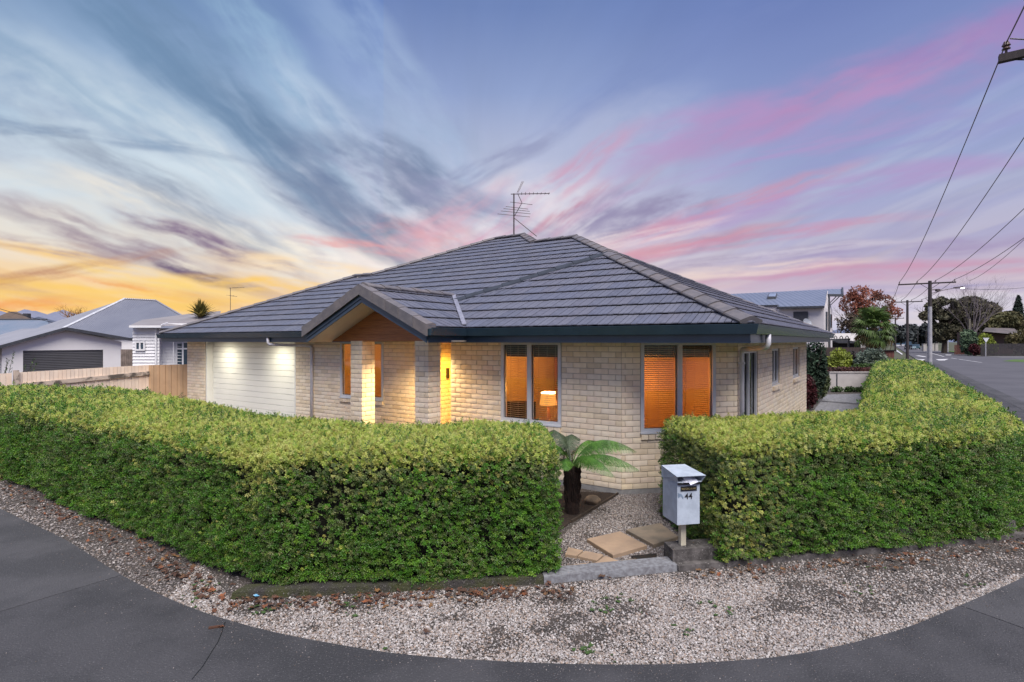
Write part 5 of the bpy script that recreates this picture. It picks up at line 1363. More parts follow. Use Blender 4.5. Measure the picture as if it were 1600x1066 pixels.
stn = MB(); stn.add([(-0.12, y0 - 0.0012, zt_ - 0.11), (-0.105, y0 - 0.0012, zt_ - 0.12), (-0.08, y0 - 0.0012, zt_ - 0.125), (-0.055, y0 - 0.0012, zt_ - 0.16), (-0.06, y0 - 0.0012, zt_ - 0.185), (-0.085, y0 - 0.0012, zt_ - 0.15), (-0.115, y0 - 0.0012, zt_ - 0.17)], [tuple(range(7))[::-1]])
stn.build('paint_chip', mat('bare_metal', (0.20, 0.27, 0.36), None, 0.5, 30), MBX)
m_paper = mat('mail_paper', (0.70, 0.72, 0.78), (0.55, 0.57, 0.66), 0.6, 25)
ml = thing('letters', 'folded white letters sticking out of the mailbox slot', 'mail', (1.775, 5.80, 0.185), math.radians(11.0))
for k, (x0, x1, ya, z, tl, rl) in enumerate(((-0.075, 0.07, -0.175, 0.704, 0.012, 0.1), (-0.05, 0.085, -0.165, 0.715, 0.030, -0.12), (-0.06, 0.06, -0.15, 0.728, 0.045, 0.2), (-0.09, 0.02, -0.16, 0.699, 0.0, 0.0))):
    q = MB(); q.hexa([(x0, ya, z - 0.012 + rl * 0.03), (x1, ya + 0.01, z - 0.012 - rl * 0.05), (x1, 0.02, z + tl), (x0, 0.02, z + tl)], [(x0, ya, z - 0.009 + rl * 0.03), (x1, ya + 0.01, z - 0.009 - rl * 0.05), (x1, 0.02, z + tl + 0.003), (x0, 0.02, z + tl + 0.003)]); q.build('letter', m_paper, ml)
q = MB(); q.hexa([(-0.01, -0.19, 0.670), (0.085, -0.175, 0.695), (0.08, -0.14, 0.712), (-0.02, -0.15, 0.705)], [(-0.01, -0.189, 0.673), (0.085, -0.174, 0.698), (0.08, -0.139, 0.715), (-0.02, -0.149, 0.708)]); q.build('letter', m_paper, ml)

# ================================================================ tree fern beside the wall
g = G(894, 803); FX, FY = g
fern = thing('tree_fern', 'young tree fern with a dark fibrous trunk and drooping fronds against the brick wall', 'tree fern', (FX, FY, 0))
m_ftr = mat('fern_trunk', (0.035, 0.018, 0.012), (0.015, 0.008, 0.006), 0.95, 25, bump=0.02)
m_frA = mat('fern_frond', (0.095, 0.23, 0.030), (0.05, 0.13, 0.02), 0.5, 8, transl=0.15)
m_frB = mat('fern_frond_dark', (0.075, 0.11, 0.055), (0.05, 0.075, 0.04), 0.6, 8, transl=0.2)  # duller, darker green for some of the fronds
q = MB(); q.lathe(0, 0, [(0.085, 0), (0.10, 0.1), (0.085, 0.3), (0.10, 0.48), (0.09, 0.60), (0.05, 0.68)], 12)
for k in range(70):
    th = random.uniform(0, 2 * pi); z = random.uniform(0.12, 0.62); r = 0.085; c, s = math.cos(th), math.sin(th)
    q.tube([(c * r, s * r, z), (c * (r + 0.03), s * (r + 0.03), z + 0.09), (c * (r + 0.02), s * (r + 0.02), z + random.uniform(0.12, 0.2))], [0.014, 0.010, 0.003], 4, cap=False)
q.build('trunk', m_ftr, fern)
def frond(p0, p1, p2, m, wmax=0.17, droop=0.5, n=44):
    """quadratic curve p0-p1-p2 with drooping bipinnate leaflets"""
    p0, p1, p2 = map(Vector, (p0, p1, p2)); q = MB(); pts = []
    C = lambda t: p0 * (1 - t) ** 2 + p1 * 2 * t * (1 - t) + p2 * t * t
    q.tube([C(i / 14) for i in range(15)], [0.008 * (1 - 0.85 * i / 14) for i in range(15)], 5, cap=False)
    for i in range(n):
        t = 0.22 + 0.78 * i / (n - 1); p = C(t); d = (C(min(1, t + .02)) - C(t - .02)).normalized(); side = d.cross(Vector((0, 0, 1))).normalized()
        w = wmax * math.sin(pi * min(1, (t - 0.15) / 0.85) ** 0.75) ** 0.7 + 0.01
        for sg in (-1, 1):
            dirn = (side * sg + d * 0.45 + Vector((0, 0, -droop * random.uniform(.7, 1.2)))).normalized(); tip = p + dirn * w; nd = 13
            for j in range(nd):
                u = (j + 0.5) / nd; b = p + dirn * (w * u) + Vector((0, 0, -0.12 * w * u * u)); lw = 0.032 * (1 - u * 0.70) * (w / wmax) ** 0.5 + 0.003
                dd_ = (dirn * 0.4 + d).normalized()
                for s2 in (-1, 1):
                    e = b + (d * s2 + dirn * 0.5).normalized() * lw; f2 = dirn * (w / nd * 0.36)
                    q.add([tuple(b - f2), tuple(e), tuple(b + f2)], [(0, 1, 2)])
    return q.build('frond', m, fern)
W3 = lambda px, py, Y: (XA(px, Y) - FX, Y - FY, ZA(py, Y))
top = (0, 0, 0.62)
frond(top, W3(925, 660, 7.4), W3(994, 706, 7.25), m_frA, 0.20, 0.9)
frond(top, W3(930, 688, 7.2), W3(999, 735, 6.95), m_frA, 0.21, 0.95)
frond(top, W3(915, 690, 7.0), W3(960, 745, 6.7), m_frA, 0.17, 0.9)
frond(top, W3(905, 672, 7.9), W3(940, 695, 8.1), m_frA, 0.15, 0.8)
frond(top, W3(885, 675, 7.9), W3(872, 680, 8.3), m_frB, 0.15, 0.5)
frond(top, W3(880, 655, 7.7), W3(905, 690, 8.0), m_frB, 0.15, 0.5)
frond(top, W3(870, 670, 7.2), W3(845, 715, 7.0), m_frA, 0.15, 0.6)
frond(top, W3(880, 700, 7.0), W3(885, 735, 6.8), m_frA, 0.12, 0.6)
frond(top, W3(870, 640, 7.6), W3(850, 690, 7.9), m_frB, 0.15, 0.6)
frond(top, W3(918, 672, 7.6), W3(978, 700, 7.7), m_frA, 0.17, 0.9)
frond(top, W3(905, 695, 7.3), W3(945, 728, 7.2), m_frA, 0.15, 0.9)
frond(top, W3(885, 690, 7.9), W3(880, 712, 8.2), m_frA, 0.13, 0.6)
frond(top, W3(875, 700, 7.3), W3(862, 740, 7.3), m_frB, 0.13, 0.7)
# ================================================================ background: left
m_fbA = mat('fence_board_pink', (0.84, 0.70, 0.56), (0.76, 0.62, 0.49), 0.7, 2, tint=True)
m_fbB = mat('fence_board_warm_lit', (0.50, 0.33, 0.19), (0.43, 0.28, 0.16), 0.7, 2, tint=True)  # tan carries the warmer light on this stretch of fence
m_stain = mat('stained_rail', (0.52, 0.43, 0.35), (0.10, 0.085, 0.07), 0.8, 5, detail=8, mixlo=0.45, mixhi=0.6)
def fence(name, label, A, B, ha, hb, nb, m, th=0.02, gap=0.01, rails=True, posts=0, z0=0.0, base=None, rib=0.0):
    A = np.array(A, float); B = np.array(B, float); L = np.linalg.norm(B - A); ang = math.atan2(B[1] - A[1], B[0] - A[0])
    t = thing(name, label, 'fence', (A[0], A[1], z0), ang); w = L / nb
    for i in range(nb):
        h = ha + (hb - ha) * (i + 0.5) / nb; q = MB(); q.cur = random.choice(((1, 1, 1), (1.05, 1.04, 1.03), (0.93, 0.93, 0.94), (1.02, 0.99, 0.97)))
        off = rib * (i % 2)
        q.box(i * w + gap / 2, (i + 1) * w - gap / 2, -th - off, -off, 0, h); q.build('board', m, t, tint=True)
    if rails:
        for zz in (0.3, ha * 0.82):
            q = MB(); q.box(0, L, 0.003, 0.045, zz, zz + 0.07); q.build('rail', m, t, tint=True)
    for k in range(posts):
        x = L * k / max(1, posts - 1); q = MB(); q.box(x - 0.05, x + 0.05, 0.0, 0.1, 0, max(ha, hb) + 0.05); q.build('post', m, t, tint=True)
    return t, L
cA = HW(-14.27, 0.70)
pR = (cA[0] - 0.02, cA[1] + 0.05)
pM = (XA(232, 16.85), 16.85)
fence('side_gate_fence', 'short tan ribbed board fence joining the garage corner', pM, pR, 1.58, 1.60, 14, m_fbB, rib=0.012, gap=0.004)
pL = (pM[0] - 3.15 * UX, pM[1] - 3.15 * UY); pLL = (pL[0] - 6.0 * UX, pL[1] - 6.0 * UY)
ft, L = fence('boundary_fence', 'pinkish cream board fence with a stained horizontal rail in front of the neighbouring garage', pL, pM, 1.50, 1.585, 34, m_fbA, gap=0.006, rib=0.006)
q = MB(); q.beam((0.12, -0.045, 1.16), (L, -0.045, 1.34), 0.05, 0.11); q.build('rail', m_stain, ft, label='stained horizontal rail fixed across the boards')
q = MB(); q.box(0.0, 0.10, -0.09, 0.0, 0, 1.56); q.build('post', m_stain, ft)
fence('boundary_fence', 'plain pinkish cream board fence panel left of the dark post', pLL, (pL[0] - 0.02, pL[1] - 0.02), 1.44, 1.49, 52, m_fbA, gap=0.006, rib=0.004)

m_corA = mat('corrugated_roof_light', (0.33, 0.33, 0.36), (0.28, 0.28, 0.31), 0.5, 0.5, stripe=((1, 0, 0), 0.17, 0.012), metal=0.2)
m_corB = mat('corrugated_roof_shaded', (0.20, 0.21, 0.25), (0.17, 0.18, 0.22), 0.5, 0.5, stripe=((0.96, 0.2, 0), 0.16, 0.012), metal=0.2)
m_corC = mat('corrugated_roof_gutterless', (0.23, 0.26, 0.32), (0.18, 0.23, 0.30), 0.5, 0.5, stripe=((0.9, 0.3, 0), 0.30, 0.02), metal=0.2)
m_hipcap = mat('metal_hip_cap', (0.62, 0.64, 0.68), None, 0.4, 3)
m_rend = mat('grey_white_render', (0.82, 0.80, 0.78), (0.78, 0.76, 0.74), 0.85, 1)
m_darkdoor = mat('dark_roller_door', (0.12, 0.12, 0.125), (0.10, 0.10, 0.105), 0.5, 1)
m_dark = mat('dark_trim', (0.06, 0.065, 0.075), None, 0.5)
m_wb = mat('weatherboard_white', (0.80, 0.80, 0.80), (0.74, 0.74, 0.74), 0.6, 3)
m_wg = mat('dim_window_glass', (0.05, 0.08, 0.11), (0.03, 0.05, 0.07), 0.08, 2)
m_tan = mat('tan_low_roof', (0.27, 0.25, 0.25), (0.22, 0.20, 0.20), 0.6, 1)
V3 = lambda px, py, Y: (XA(px, Y), Y, ZA(py, Y))
# neighbouring garage with low gable and dark roller door; its front runs parallel with the side street
GA0 = np.array([XA(103, 30.0), 30.0]); GD = np.array([UX, UY]); GN = np.array([UY, -UX])      # GN points at the boundary fence
def gpt(px, off=0.0):
    k = (px - 800) / F_PX; b = GA0 + GN * off; s = (k * b[1] - b[0]) / (GD[0] - k * GD[1]); p = b + GD * s; return (p[0], p[1])
ng = thing('neighbour_garage', 'pale rendered garage with a low grey gable roof and dark roller door behind the fence', 'garage', (GA0[0], GA0[1], 0))
def loc(pts, o=(GA0[0], GA0[1], 0)): return [(p[0] - o[0], p[1] - o[1], p[2] - o[2]) for p in pts]
def gz(px, py, off=0.0): p = gpt(px, off); return (p[0], p[1], ZA(py, p[1]))
def g0(px, z=0.0, off=0.0): p = gpt(px, off); return (p[0], p[1], z)
zd = gz(100, 547.3)[2]; ZD = zd
Lw, Rw = 3, 190
back = (-GN[0] * 7, -GN[1] * 7)
bk = lambda p: (p[0] + back[0], p[1] + back[1], p[2])
f_ = [g0(Lw), g0(36), g0(36, zd), g0(161, zd), g0(161), g0(Rw), gz(Rw, 534.5), gz(103, 515), gz(Lw, 541)]
q = MB(); q.add(loc(f_), [(0, 1, 2, 8), (2, 3, 7, 8), (3, 6, 7), (3, 4, 5, 6)])
q.add(loc([f_[5], bk(f_[5]), bk(f_[6]), f_[6], f_[0], bk(f_[0]), bk(f_[8]), f_[8]]), [(0, 1, 2, 3), (7, 6, 5, 4)])
q.build('wall', m_rend, ng)
a, b = g0(36, 0, -.12), g0(161, 0, -.12); q = MB(); q.add(loc([a, b, (b[0], b[1], zd), (a[0], a[1], zd)]), [(0, 1, 2, 3)]); gd_ = q.build('roller_door', m_darkdoor, ng)
z = 0.0
while z < zd - 0.01:
    z2 = min(z + .09, zd); a, b, a2, b2 = g0(36, 0, -.05), g0(161, 0, -.05), g0(36, 0, -.09), g0(161, 0, -.09)
    s = MB(); s.add(loc([(a[0], a[1], z + .02), (b[0], b[1], z + .02), (b[0], b[1], z2 - .02), (a[0], a[1], z2 - .02), (a2[0], a2[1], z), (b2[0], b2[1], z), (b2[0], b2[1], z2), (a2[0], a2[1], z2)]), [(0, 1, 2, 3), (4, 5, 1, 0), (3, 2, 6, 7)])
    s.build('door_slat', m_darkdoor, gd_); z += .09
A_, B_, C_ = gz(-40, 551, .35), gz(103, 511.5, .35), gz(209, 529.5, .35)
dn_ = lambda p, h: (p[0], p[1], p[2] - h)
q = MB()
for p_, r_2 in ((A_, B_), (B_, C_)):
    q.add(loc([p_, r_2, bk(r_2), bk(p_), dn_(p_, .06), dn_(r_2, .06), dn_(bk(r_2), .06), dn_(bk(p_), .06)]), [(0, 1, 2, 3), (7, 6, 5, 4), (0, 4, 5, 1), (3, 2, 6, 7)])
q.build('roof', m_corA, ng)
q = MB()
for p_, r_2 in ((A_, B_), (B_, C_)):
    f2 = lambda p: (p[0] + GN[0] * .02, p[1] + GN[1] * .02, p[2] + .01)
    q.add(loc([f2(p_), f2(r_2), dn_(f2(r_2), .16), dn_(f2(p_), .16), p_, r_2, dn_(r_2, .15), dn_(p_, .15)]), [(0, 1, 2, 3), (4, 5, 1, 0), (7, 6, 5, 4), (3, 2, 6, 7)])
q.build('barge_board', m_dark, ng)
# large hipped house behind
bh = thing('hipped_house', 'large house with a grey corrugated hipped roof rising behind the neighbouring garage', 'house', (-27, 45, 0))
o2 = (-27, 45, 0)
R1, R2 = V3(195, 467.5, 44), V3(243, 470, 44)
FL, FR, BL_, BR = (XA(70, 39), 39, 2.56), (XA(345, 37.5), 37.5, 2.5), (XA(20, 54), 54, 2.85), (XA(350, 51), 51, 2.7)
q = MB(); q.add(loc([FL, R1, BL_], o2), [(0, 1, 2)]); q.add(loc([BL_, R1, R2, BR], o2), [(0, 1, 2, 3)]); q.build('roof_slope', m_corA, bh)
q = MB(); q.add(loc([FL, FR, R2, R1], o2), [(0, 1, 2, 3)]); q.add(loc([FR, BR, R2], o2), [(0, 1, 2)]); q.build('roof_slope', m_corB, bh)  # same roof as the grey slopes, coloured darker for its shaded faces
q = MB(); a, b, c = loc([FL, R1, R2], o2); q.tube([(a[0], a[1], a[2] + .03), (b[0], b[1], b[2] + .03)], 0.09, 6); q.build('hip_cap', m_hipcap, bh)
q = MB(); q.tube([(b[0], b[1], b[2] + .03), (c[0], c[1], c[2] + .03)], 0.07, 6); q.tube([(c[0], c[1], c[2] + .03), tuple(np.array(loc([FR], o2)[0]) + (0, 0, .03))], 0.06, 6); q.build('hip_cap', m_corA, bh)
q = MB(); q.prism([(p[0] * 0.97, p[1] * 0.97) for p in loc([FL, FR, BR, BL_], o2)], 0, 2.5); q.build('wall', m_rend, bh)
# blue roof at the frame edge
bl = thing('low_house', 'house with a pale blue corrugated roof at the far left edge of the photo', 'house', (-52, 52, 0)); o3 = (-52, 52, 0)
q = MB(); pts = [V3(-160, 534, 47), V3(85, 527, 47), V3(73, 500, 54), V3(-160, 500, 54), V3(-160, 522, 61), V3(60, 520, 61)]
q.add(loc(pts, o3), [(0, 1, 2, 3), (3, 2, 5, 4), (1, 5, 2)]); q.build('roof', m_corC, bl)
q = MB(); q.prism([(p[0], p[1]) for p in loc([pts[0], pts[1], pts[5], pts[4]], o3)], 0, 1.9); q.build('wall', m_rend, bl)
q = MB(); q.tube(loc([V3(-160, 499.5, 54), V3(73, 499.5, 54)], o3), 0.1, 6); q.build('ridge_cap', m_dark, bl)
# far brown hipped roof with small chimney
br = thing('brown_roof_house', 'distant house with a brown hipped roof beyond the blue roof', 'house', (-72, 82, 0)); o4 = (-72, 82, 0)
q = MB(); pts = [V3(-15, 502, 78), V3(52, 502, 78), V3(15, 487, 82), V3(26, 487, 82), V3(60, 502, 88), V3(-20, 502, 88)]
q.add(loc(pts, o4), [(0, 1, 3, 2), (1, 4, 3), (4, 5, 2, 3), (5, 0, 2)]); q.build('roof', mat('brown_roof', (0.12, 0.085, 0.06), None, 0.8, 2), br)
q = MB(); q.prism([(p[0] * .9, p[1] * .9) for p in loc([pts[0], pts[1], pts[4], pts[5]], o4)], 0, 5.0); q.build('wall', m_rend, br)
q = MB(); a = loc([V3(42, 495, 82)], o4)[0]; q.box(a[0] - .35, a[0] + .35, a[1] - .3, a[1] + .3, 4, ZA(490, 82)); q.build('chimney', m_dark, br)
# weatherboard cottage
wh = thing('weatherboard_house', 'white weatherboard house with a low tan roof seen between the fence and the garage roof', 'house', (-14.5, 23, 0)); o5 = (-14.5, 23, 0)
Yw = 23.0; wA = (XA(208, Yw), Yw); wB = (XA(249.5, Yw), Yw); wC = (XA(252, 23.6), 23.6); wD = (XA(330, 24.4), 24.4); zr = ZA(512.5, Yw)
q = MB(); q.prism([(p[0] + 14.5, p[1] - 23) for p in (wA, wB, wC, wD, (wD[0], 30), (wA[0], 30))], 0, zr); q.build('wall', m_wb, wh)
def boards(P, Q, z0, z1, hb=0.13, skip=None):
    P = np.array(P); Q = np.array(Q); d = Q - P; L = np.linalg.norm(d); d /= L; n_ = np.array([d[1], -d[0]]); z = z0
    while z < z1 - 0.02:
        zt = min(z + hb, z1); b = MB(); lo = [P + n_ * 0.045, Q + n_ * 0.045, Q + n_ * 0.003, P + n_ * 0.003]; hi = [P + n_ * 0.012, Q + n_ * 0.012, Q + n_ * 0.003, P + n_ * 0.003]
        b.hexa([(p[0] + 14.5, p[1] - 23, z) for p in lo], [(p[0] + 14.5, p[1] - 23, zt) for p in hi]); b.build('weatherboard', m_wb, wh); z += hb
boards(wA, wB, 0.9, zr); boards(wC, wD, 0.9, zr)
def wwin(P, Q, z0, z1, nx, nz, nm='window'):
    P = np.array(P); Q = np.array(Q); d = Q - P; L = np.linalg.norm(d); d /= L; n_ = np.array([d[1], -d[0]])
    T = lambda s, o, z: (P[0] + d[0] * s + n_[0] * (o + .03) + 14.5, P[1] + d[1] * s + n_[1] * (o + .03) - 23, z)
    f = MB(); bar = lambda a, b, za, zb, o0, o1, g: g.hexa([T(a, o1, za), T(b, o1, za), T(b, o0, za), T(a, o0, za)], [T(a, o1, zb), T(b, o1, zb), T(b, o0, zb), T(a, o0, zb)])
    w = 0.06; bar(0, w, z0, z1, .03, .07, f); bar(L - w, L, z0, z1, .03, .07, f); bar(w, L - w, z0, z0 + w, .03, .07, f); bar(w, L - w, z1 - w, z1, .03, .07, f)
    for k in range(1, nx): s = L * k / nx; bar(s - .03, s + .03, z0 + w, z1 - w, .03, .068, f)
    for zz in nz: bar(w, L - w, zz - .035, zz + .035, .03, .066, f)
    fo = f.build(nm, m_wb, wh); zs = [z0 + w] + list(nz) + [z1 - w]
    for k in range(nx):
        for za, zb in zip(zs, zs[1:]): g = MB(); bar(L * k / nx + .02, L * (k + 1) / nx - .02, za, zb, .032, .04, g); g.build('pane', m_wg, fo)
wwin((XA(213, Yw), Yw), (XA(228.5, Yw), Yw), ZA(548, Yw), ZA(533.5, Yw), 2, ())
wwin((XA(275, 23.86), 23.86), (XA(297, 24.07), 24.07), 0.9, ZA(533.5, 23.9), 2, (ZA(545, 23.9),))
q = MB(); a, b, c, d_ = V3(202, 509, 22.7), V3(252, 509, 22.7), V3(300, 490, 27), V3(345, 486, 27); e_ = V3(340, 512, 23.6)
q.add(loc([a, b, e_, d_, c, V3(222, 500, 27)], o5), [(0, 1, 4, 5), (1, 2, 3, 4)]); q.build('roof', m_tan, wh)
q = MB(); q.beam(*loc([V3(202, 510.3, 22.68), V3(252, 510.3, 22.68)], o5), 0.04, 0.09); q.beam(*loc([V3(252, 509, 22.7), V3(262, 505.5, 23.1)], o5), 0.04, 0.09); q.beam(*loc([V3(262, 507, 23.2), V3(340, 507, 23.4)], o5), 0.04, 0.09); q.build('fascia', m_wb, wh)
q = MB(); q.tube(loc([V3(243.5, 513, 22.9), V3(243.5, 600, 22.9)], o5), 0.035, 6); q.tube(loc([V3(271, 513, 23.5), V3(271, 590, 23.5)], o5), 0.02, 6); q.build('downpipe', m_wb, wh)
fence('paling_fence', 'short grey brown paling fence between the garage and the weatherboard house', (XA(189, 24), 24), (XA(210, 24), 24), ZA(546, 24), ZA(546, 24), 7, mat('grey_paling', (0.24, 0.19, 0.16), (0.15, 0.12, 0.10), 0.9, 5, tint=True), rails=False)
# cabbage tree crown above the roofline
m_bladeY = mat('cabbage_tree_blade', (0.30, 0.22, 0.05), (0.12, 0.11, 0.03), 0.6, 2, transl=0.5)
def blades(name, label, cat, loc_, n, L, w, m, trunk=None, mt=None, up=0.2, group=None, part='leaf_blade', spread=1.25):
    t = thing(name, label, cat, (loc_[0], loc_[1], 0), group=group)
    for i in range(n):
        th = random.uniform(0, 2 * pi); tl = random.uniform(-0.25, spread) ; l = L * random.uniform(.7, 1.05); c, s = math.cos(th), math.sin(th); o_, u_ = math.sin(tl) * l, math.cos(tl) * l; q = MB()
        q.add([(0, 0, 0), (c * o_ * .45 - s * w, s * o_ * .45 + c * w, u_ * .55), (c * o_, s * o_, u_ - 0.12 * o_), (c * o_ * .45 + s * w, s * o_ * .45 - c * w, u_ * .55), (c * o_ * .45, s * o_ * .45, u_ * .55 - w * .5)], [(0, 1, 4), (1, 2, 4), (0, 4, 3), (4, 2, 3)])
        b = q.build(part, m, t); b.location = (0, 0, loc_[2])
    if trunk: q = MB(); q.tube([(0, 0, 0), (0.05, 0, loc_[2] * .5), (0, 0, loc_[2] + 0.05)], [trunk * 1.3, trunk, trunk], 8); q.build('trunk', mt, t)
    return t
m_bark = mat('grey_bark', (0.12, 0.09, 0.07), (0.07, 0.055, 0.045), 0.95, 5, detail=8, bump=0.02)
m_barkd = mat('dark_bark', (0.06, 0.045, 0.035), (0.035, 0.028, 0.022), 0.95, 5, bump=0.02)
blades('cabbage_tree', 'spiky cabbage tree head poking up behind the left end of the roof', 'cabbage tree', (XA(313, 25), 25, ZA(497, 25)), 200, 0.90, 0.036, m_bladeY, 0.09, m_bark)
a_ = V3(360, 484, 24); aerial((a_[0], a_[1], a_[2]), 0.95, 0.52, 'small TV antenna beyond the garage roof near the cabbage tree', 0.0, full=False, lean=False)
# thin leafy twigs in front of the neighbouring garage
m_shG = mat('shrub_leaf', (0.07, 0.13, 0.035), (0.04, 0.08, 0.025), 0.6, 4, tint=True, transl=0.2)
tw = thing('young_shrub', 'thin leafy shrub branches sticking up over the fence at the left edge', 'shrub', (-15.6, 17.0, 0))
for k in range(9):
    q = MB(); x0, y0 = random.uniform(-.7, .3), random.uniform(-.2, .2); x1 = x0 + random.uniform(0.1, 0.9); z1 = random.uniform(1.55, 2.0)
    P0, P1 = Vector((x0, y0, 0)), Vector((x1, y0, z1)); q.tube([P0, (P0 + P1) / 2 + Vector((-.05, 0, .05)), P1], [0.014, 0.01, 0.004], 4)
    q.build('stem', m_bark, tw); q = MB()
    for i in range(34):
        t_ = 0.5 + 0.5 * i / 33; p = P0.lerp(P1, t_); th = random.uniform(0, 6.3); d = Vector((math.cos(th) * .06, math.sin(th) * .06, random.uniform(0, .08))); s = Vector((-d.y, d.x, 0)).normalized() * 0.016; q.cur = random.choice(((1, 1, 1), (1.6, 1.6, 1.2), (.7, .7, .7)))
        q.add([tuple(p), tuple(p + d * .5 + s), tuple(p + d), tuple(p + d * .5 - s)], [(0, 1, 2, 3)])
    q.build('leaves', m_shG, tw, tint=True, kind='stuff')
# hills under the sunset
def ridge(name, pxs, Y, m, th=60):
    q = MB(); top = [V3(x, y, Y) for x, y in pxs]; n = len(top)
    q.add([(p[0], p[1] - th * 1.2, -2) for p in top] + top + [(p[0], p[1] + th * 2, -2) for p in top], [(i, i + 1, n + i + 1, n + i) for i in range(n - 1)] + [(n + i, n + i + 1, 2 * n + i + 1, 2 * n + i) for i in range(n - 1)])
    return q.build(name, m, kind='structure', smooth=True)
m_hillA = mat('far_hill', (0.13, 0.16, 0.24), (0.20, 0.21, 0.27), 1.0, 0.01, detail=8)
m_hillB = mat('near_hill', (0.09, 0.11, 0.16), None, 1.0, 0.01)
r_ = random.Random(5)
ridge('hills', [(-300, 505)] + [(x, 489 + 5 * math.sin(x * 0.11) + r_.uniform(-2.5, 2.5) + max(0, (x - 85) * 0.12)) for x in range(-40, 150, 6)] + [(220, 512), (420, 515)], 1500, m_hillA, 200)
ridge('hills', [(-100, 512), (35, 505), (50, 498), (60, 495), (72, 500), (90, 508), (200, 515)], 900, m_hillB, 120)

# ================================================================ trees
m_folD = mat('dark_evergreen', (0.125, 0.110, 0.065), (0.070, 0.072, 0.042), 0.8, 0.6, tint=True, transl=0.15)
m_folO = mat('autumn_foliage', (0.36, 0.13, 0.08), (0.20, 0.08, 0.055), 0.8, 0.6, tint=True, transl=0.25)
m_folG = mat('garden_green', (0.065, 0.12, 0.03), (0.04, 0.075, 0.02), 0.7, 2, tint=True, transl=0.2)
m_folY = mat('yellow_green', (0.24, 0.30, 0.035), (0.15, 0.20, 0.03), 0.7, 2, tint=True, transl=0.2)
m_folS = mat('silver_green', (0.17, 0.21, 0.16), (0.11, 0.14, 0.11), 0.8, 2, tint=True, transl=0.15)
m_folR = mat('dark_red_leaf', (0.10, 0.012, 0.018), (0.05, 0.008, 0.012), 0.7, 2, tint=True, transl=0.2)
m_folV = mat('olive_leaf', (0.12, 0.14, 0.06), (0.07, 0.09, 0.035), 0.7, 2, tint=True, transl=0.2)
m_folB = mat('brown_green', (0.13, 0.11, 0.045), (0.07, 0.07, 0.03), 0.8, 1, tint=True, transl=0.15)
def cards(lobes, n, size, seed, gap=0.25):
    """leaf clumps: quads spread through ellipsoid lobes [(cx,cy,cz,rx,ry,rz)], denser towards the shell, thinned by noise"""
    r = np.random.default_rng(seed); lob = np.array(lobes); vol = np.prod(lob[:, 3:], axis=1) ** 0.67; idx = r.choice(len(lob), n, p=vol / vol.sum())
    d = r.normal(size=(n, 3)); d /= np.linalg.norm(d, axis=1)[:, None]; rad = r.random(n) ** 0.35
    P = lob[idx, :3] + d * rad[:, None] * lob[idx, 3:]
    sc_ = 1.0 / max(size * 5, 1e-3)
    nz = vnoise(P, sc_ * 0.55, seed) * 0.6 + vnoise(P, sc_ * 1.3, seed + 1) * 0.4
    keep = nz > -gap; P, nz, d, rad = P[keep], nz[keep], d[keep], rad[keep]; n = len(P)
    a = r.normal(size=(n, 3)); a /= np.linalg.norm(a, axis=1)[:, None]; b = np.cross(a, r.normal(size=(n, 3))); b /= np.linalg.norm(b, axis=1)[:, None]
    s = size * r.uniform(.6, 1.4, n)[:, None]; V = np.stack([P - a * s, P + b * s * .55, P + a * s, P - b * s * .55], 1).reshape(-1, 3)
    Fq = np.arange(4 * n).reshape(n, 4); tone = (1 + 0.30 * vnoise(P, sc_ * 0.3, seed + 5) + r.normal(0, .18, n))
    hue = 1 + 0.12 * vnoise(P, sc_ * 0.2, seed + 7)
    T = np.clip(np.stack([tone * hue, tone, tone], 1), 0.35, 2.0); return V, Fq, np.repeat(T, 4, axis=0)
def branches(q, p, d, L, r, lev, rnd, spread=0.55, shrink=0.72, kids=3, wig=0.12, up=0.12):
    p = Vector(p); d = Vector(d).normalized(); pts = [p]; rr = [r]
    for i in range(3):
        d = (d + Vector((rnd.uniform(-wig, wig), rnd.uniform(-wig, wig), rnd.uniform(0, up)))).normalized(); p = p + d * L / 3; pts.append(p); rr.append(r * (1 - 0.13 * (i + 1)))
    q.tube(pts, rr, 6 if lev > 2 else 4, cap=False)
    if lev <= 0: return
    for k in range(kids):
        a = Vector((rnd.uniform(-1, 1), rnd.uniform(-1, 1), rnd.uniform(-.25, .8))).normalized(); nd = (d + a * spread * 1.5).normalized(); t = rnd.choice((1, 2, 3, 3))
        branches(q, pts[t], nd, L * shrink * rnd.uniform(.8, 1.15), rr[t] * 0.62, lev - 1, rnd, spread, shrink, kids, wig, up)
def tree(name, label, cat, base, lobes, n, size, m, trunk_r=0.15, th=2.0, seed=1, bark=None, lev=3, L=1.5, gap=0.25, group=None, part='crown', zb=0.0):
    t = thing(name, label, cat, (base[0], base[1], zb), group=group)
    if trunk_r:
        q = MB(); rnd = random.Random(seed); q.tube([(0, 0, -0.2), (0.03 * th, 0, th * .5), (0, 0.02 * th, th)], [trunk_r * 1.25, trunk_r, trunk_r * .85], 8)
        q.build('trunk', bark or m_bark, t); q = MB()
        for k in range(4 if lev else 0): a = Vector((math.cos(k * 1.7), math.sin(k * 1.7), 1.1)); branches(q, (0, 0, th * (0.8 + .05 * k)), a, L, trunk_r * .6, lev, rnd)
        if lev: q.build('branches', bark or m_bark, t)
    V, Fq, T = cards(lobes, n, size, seed, gap); link(part, npmesh(part, V, Fq, m, T), t, 'stuff')
    return t
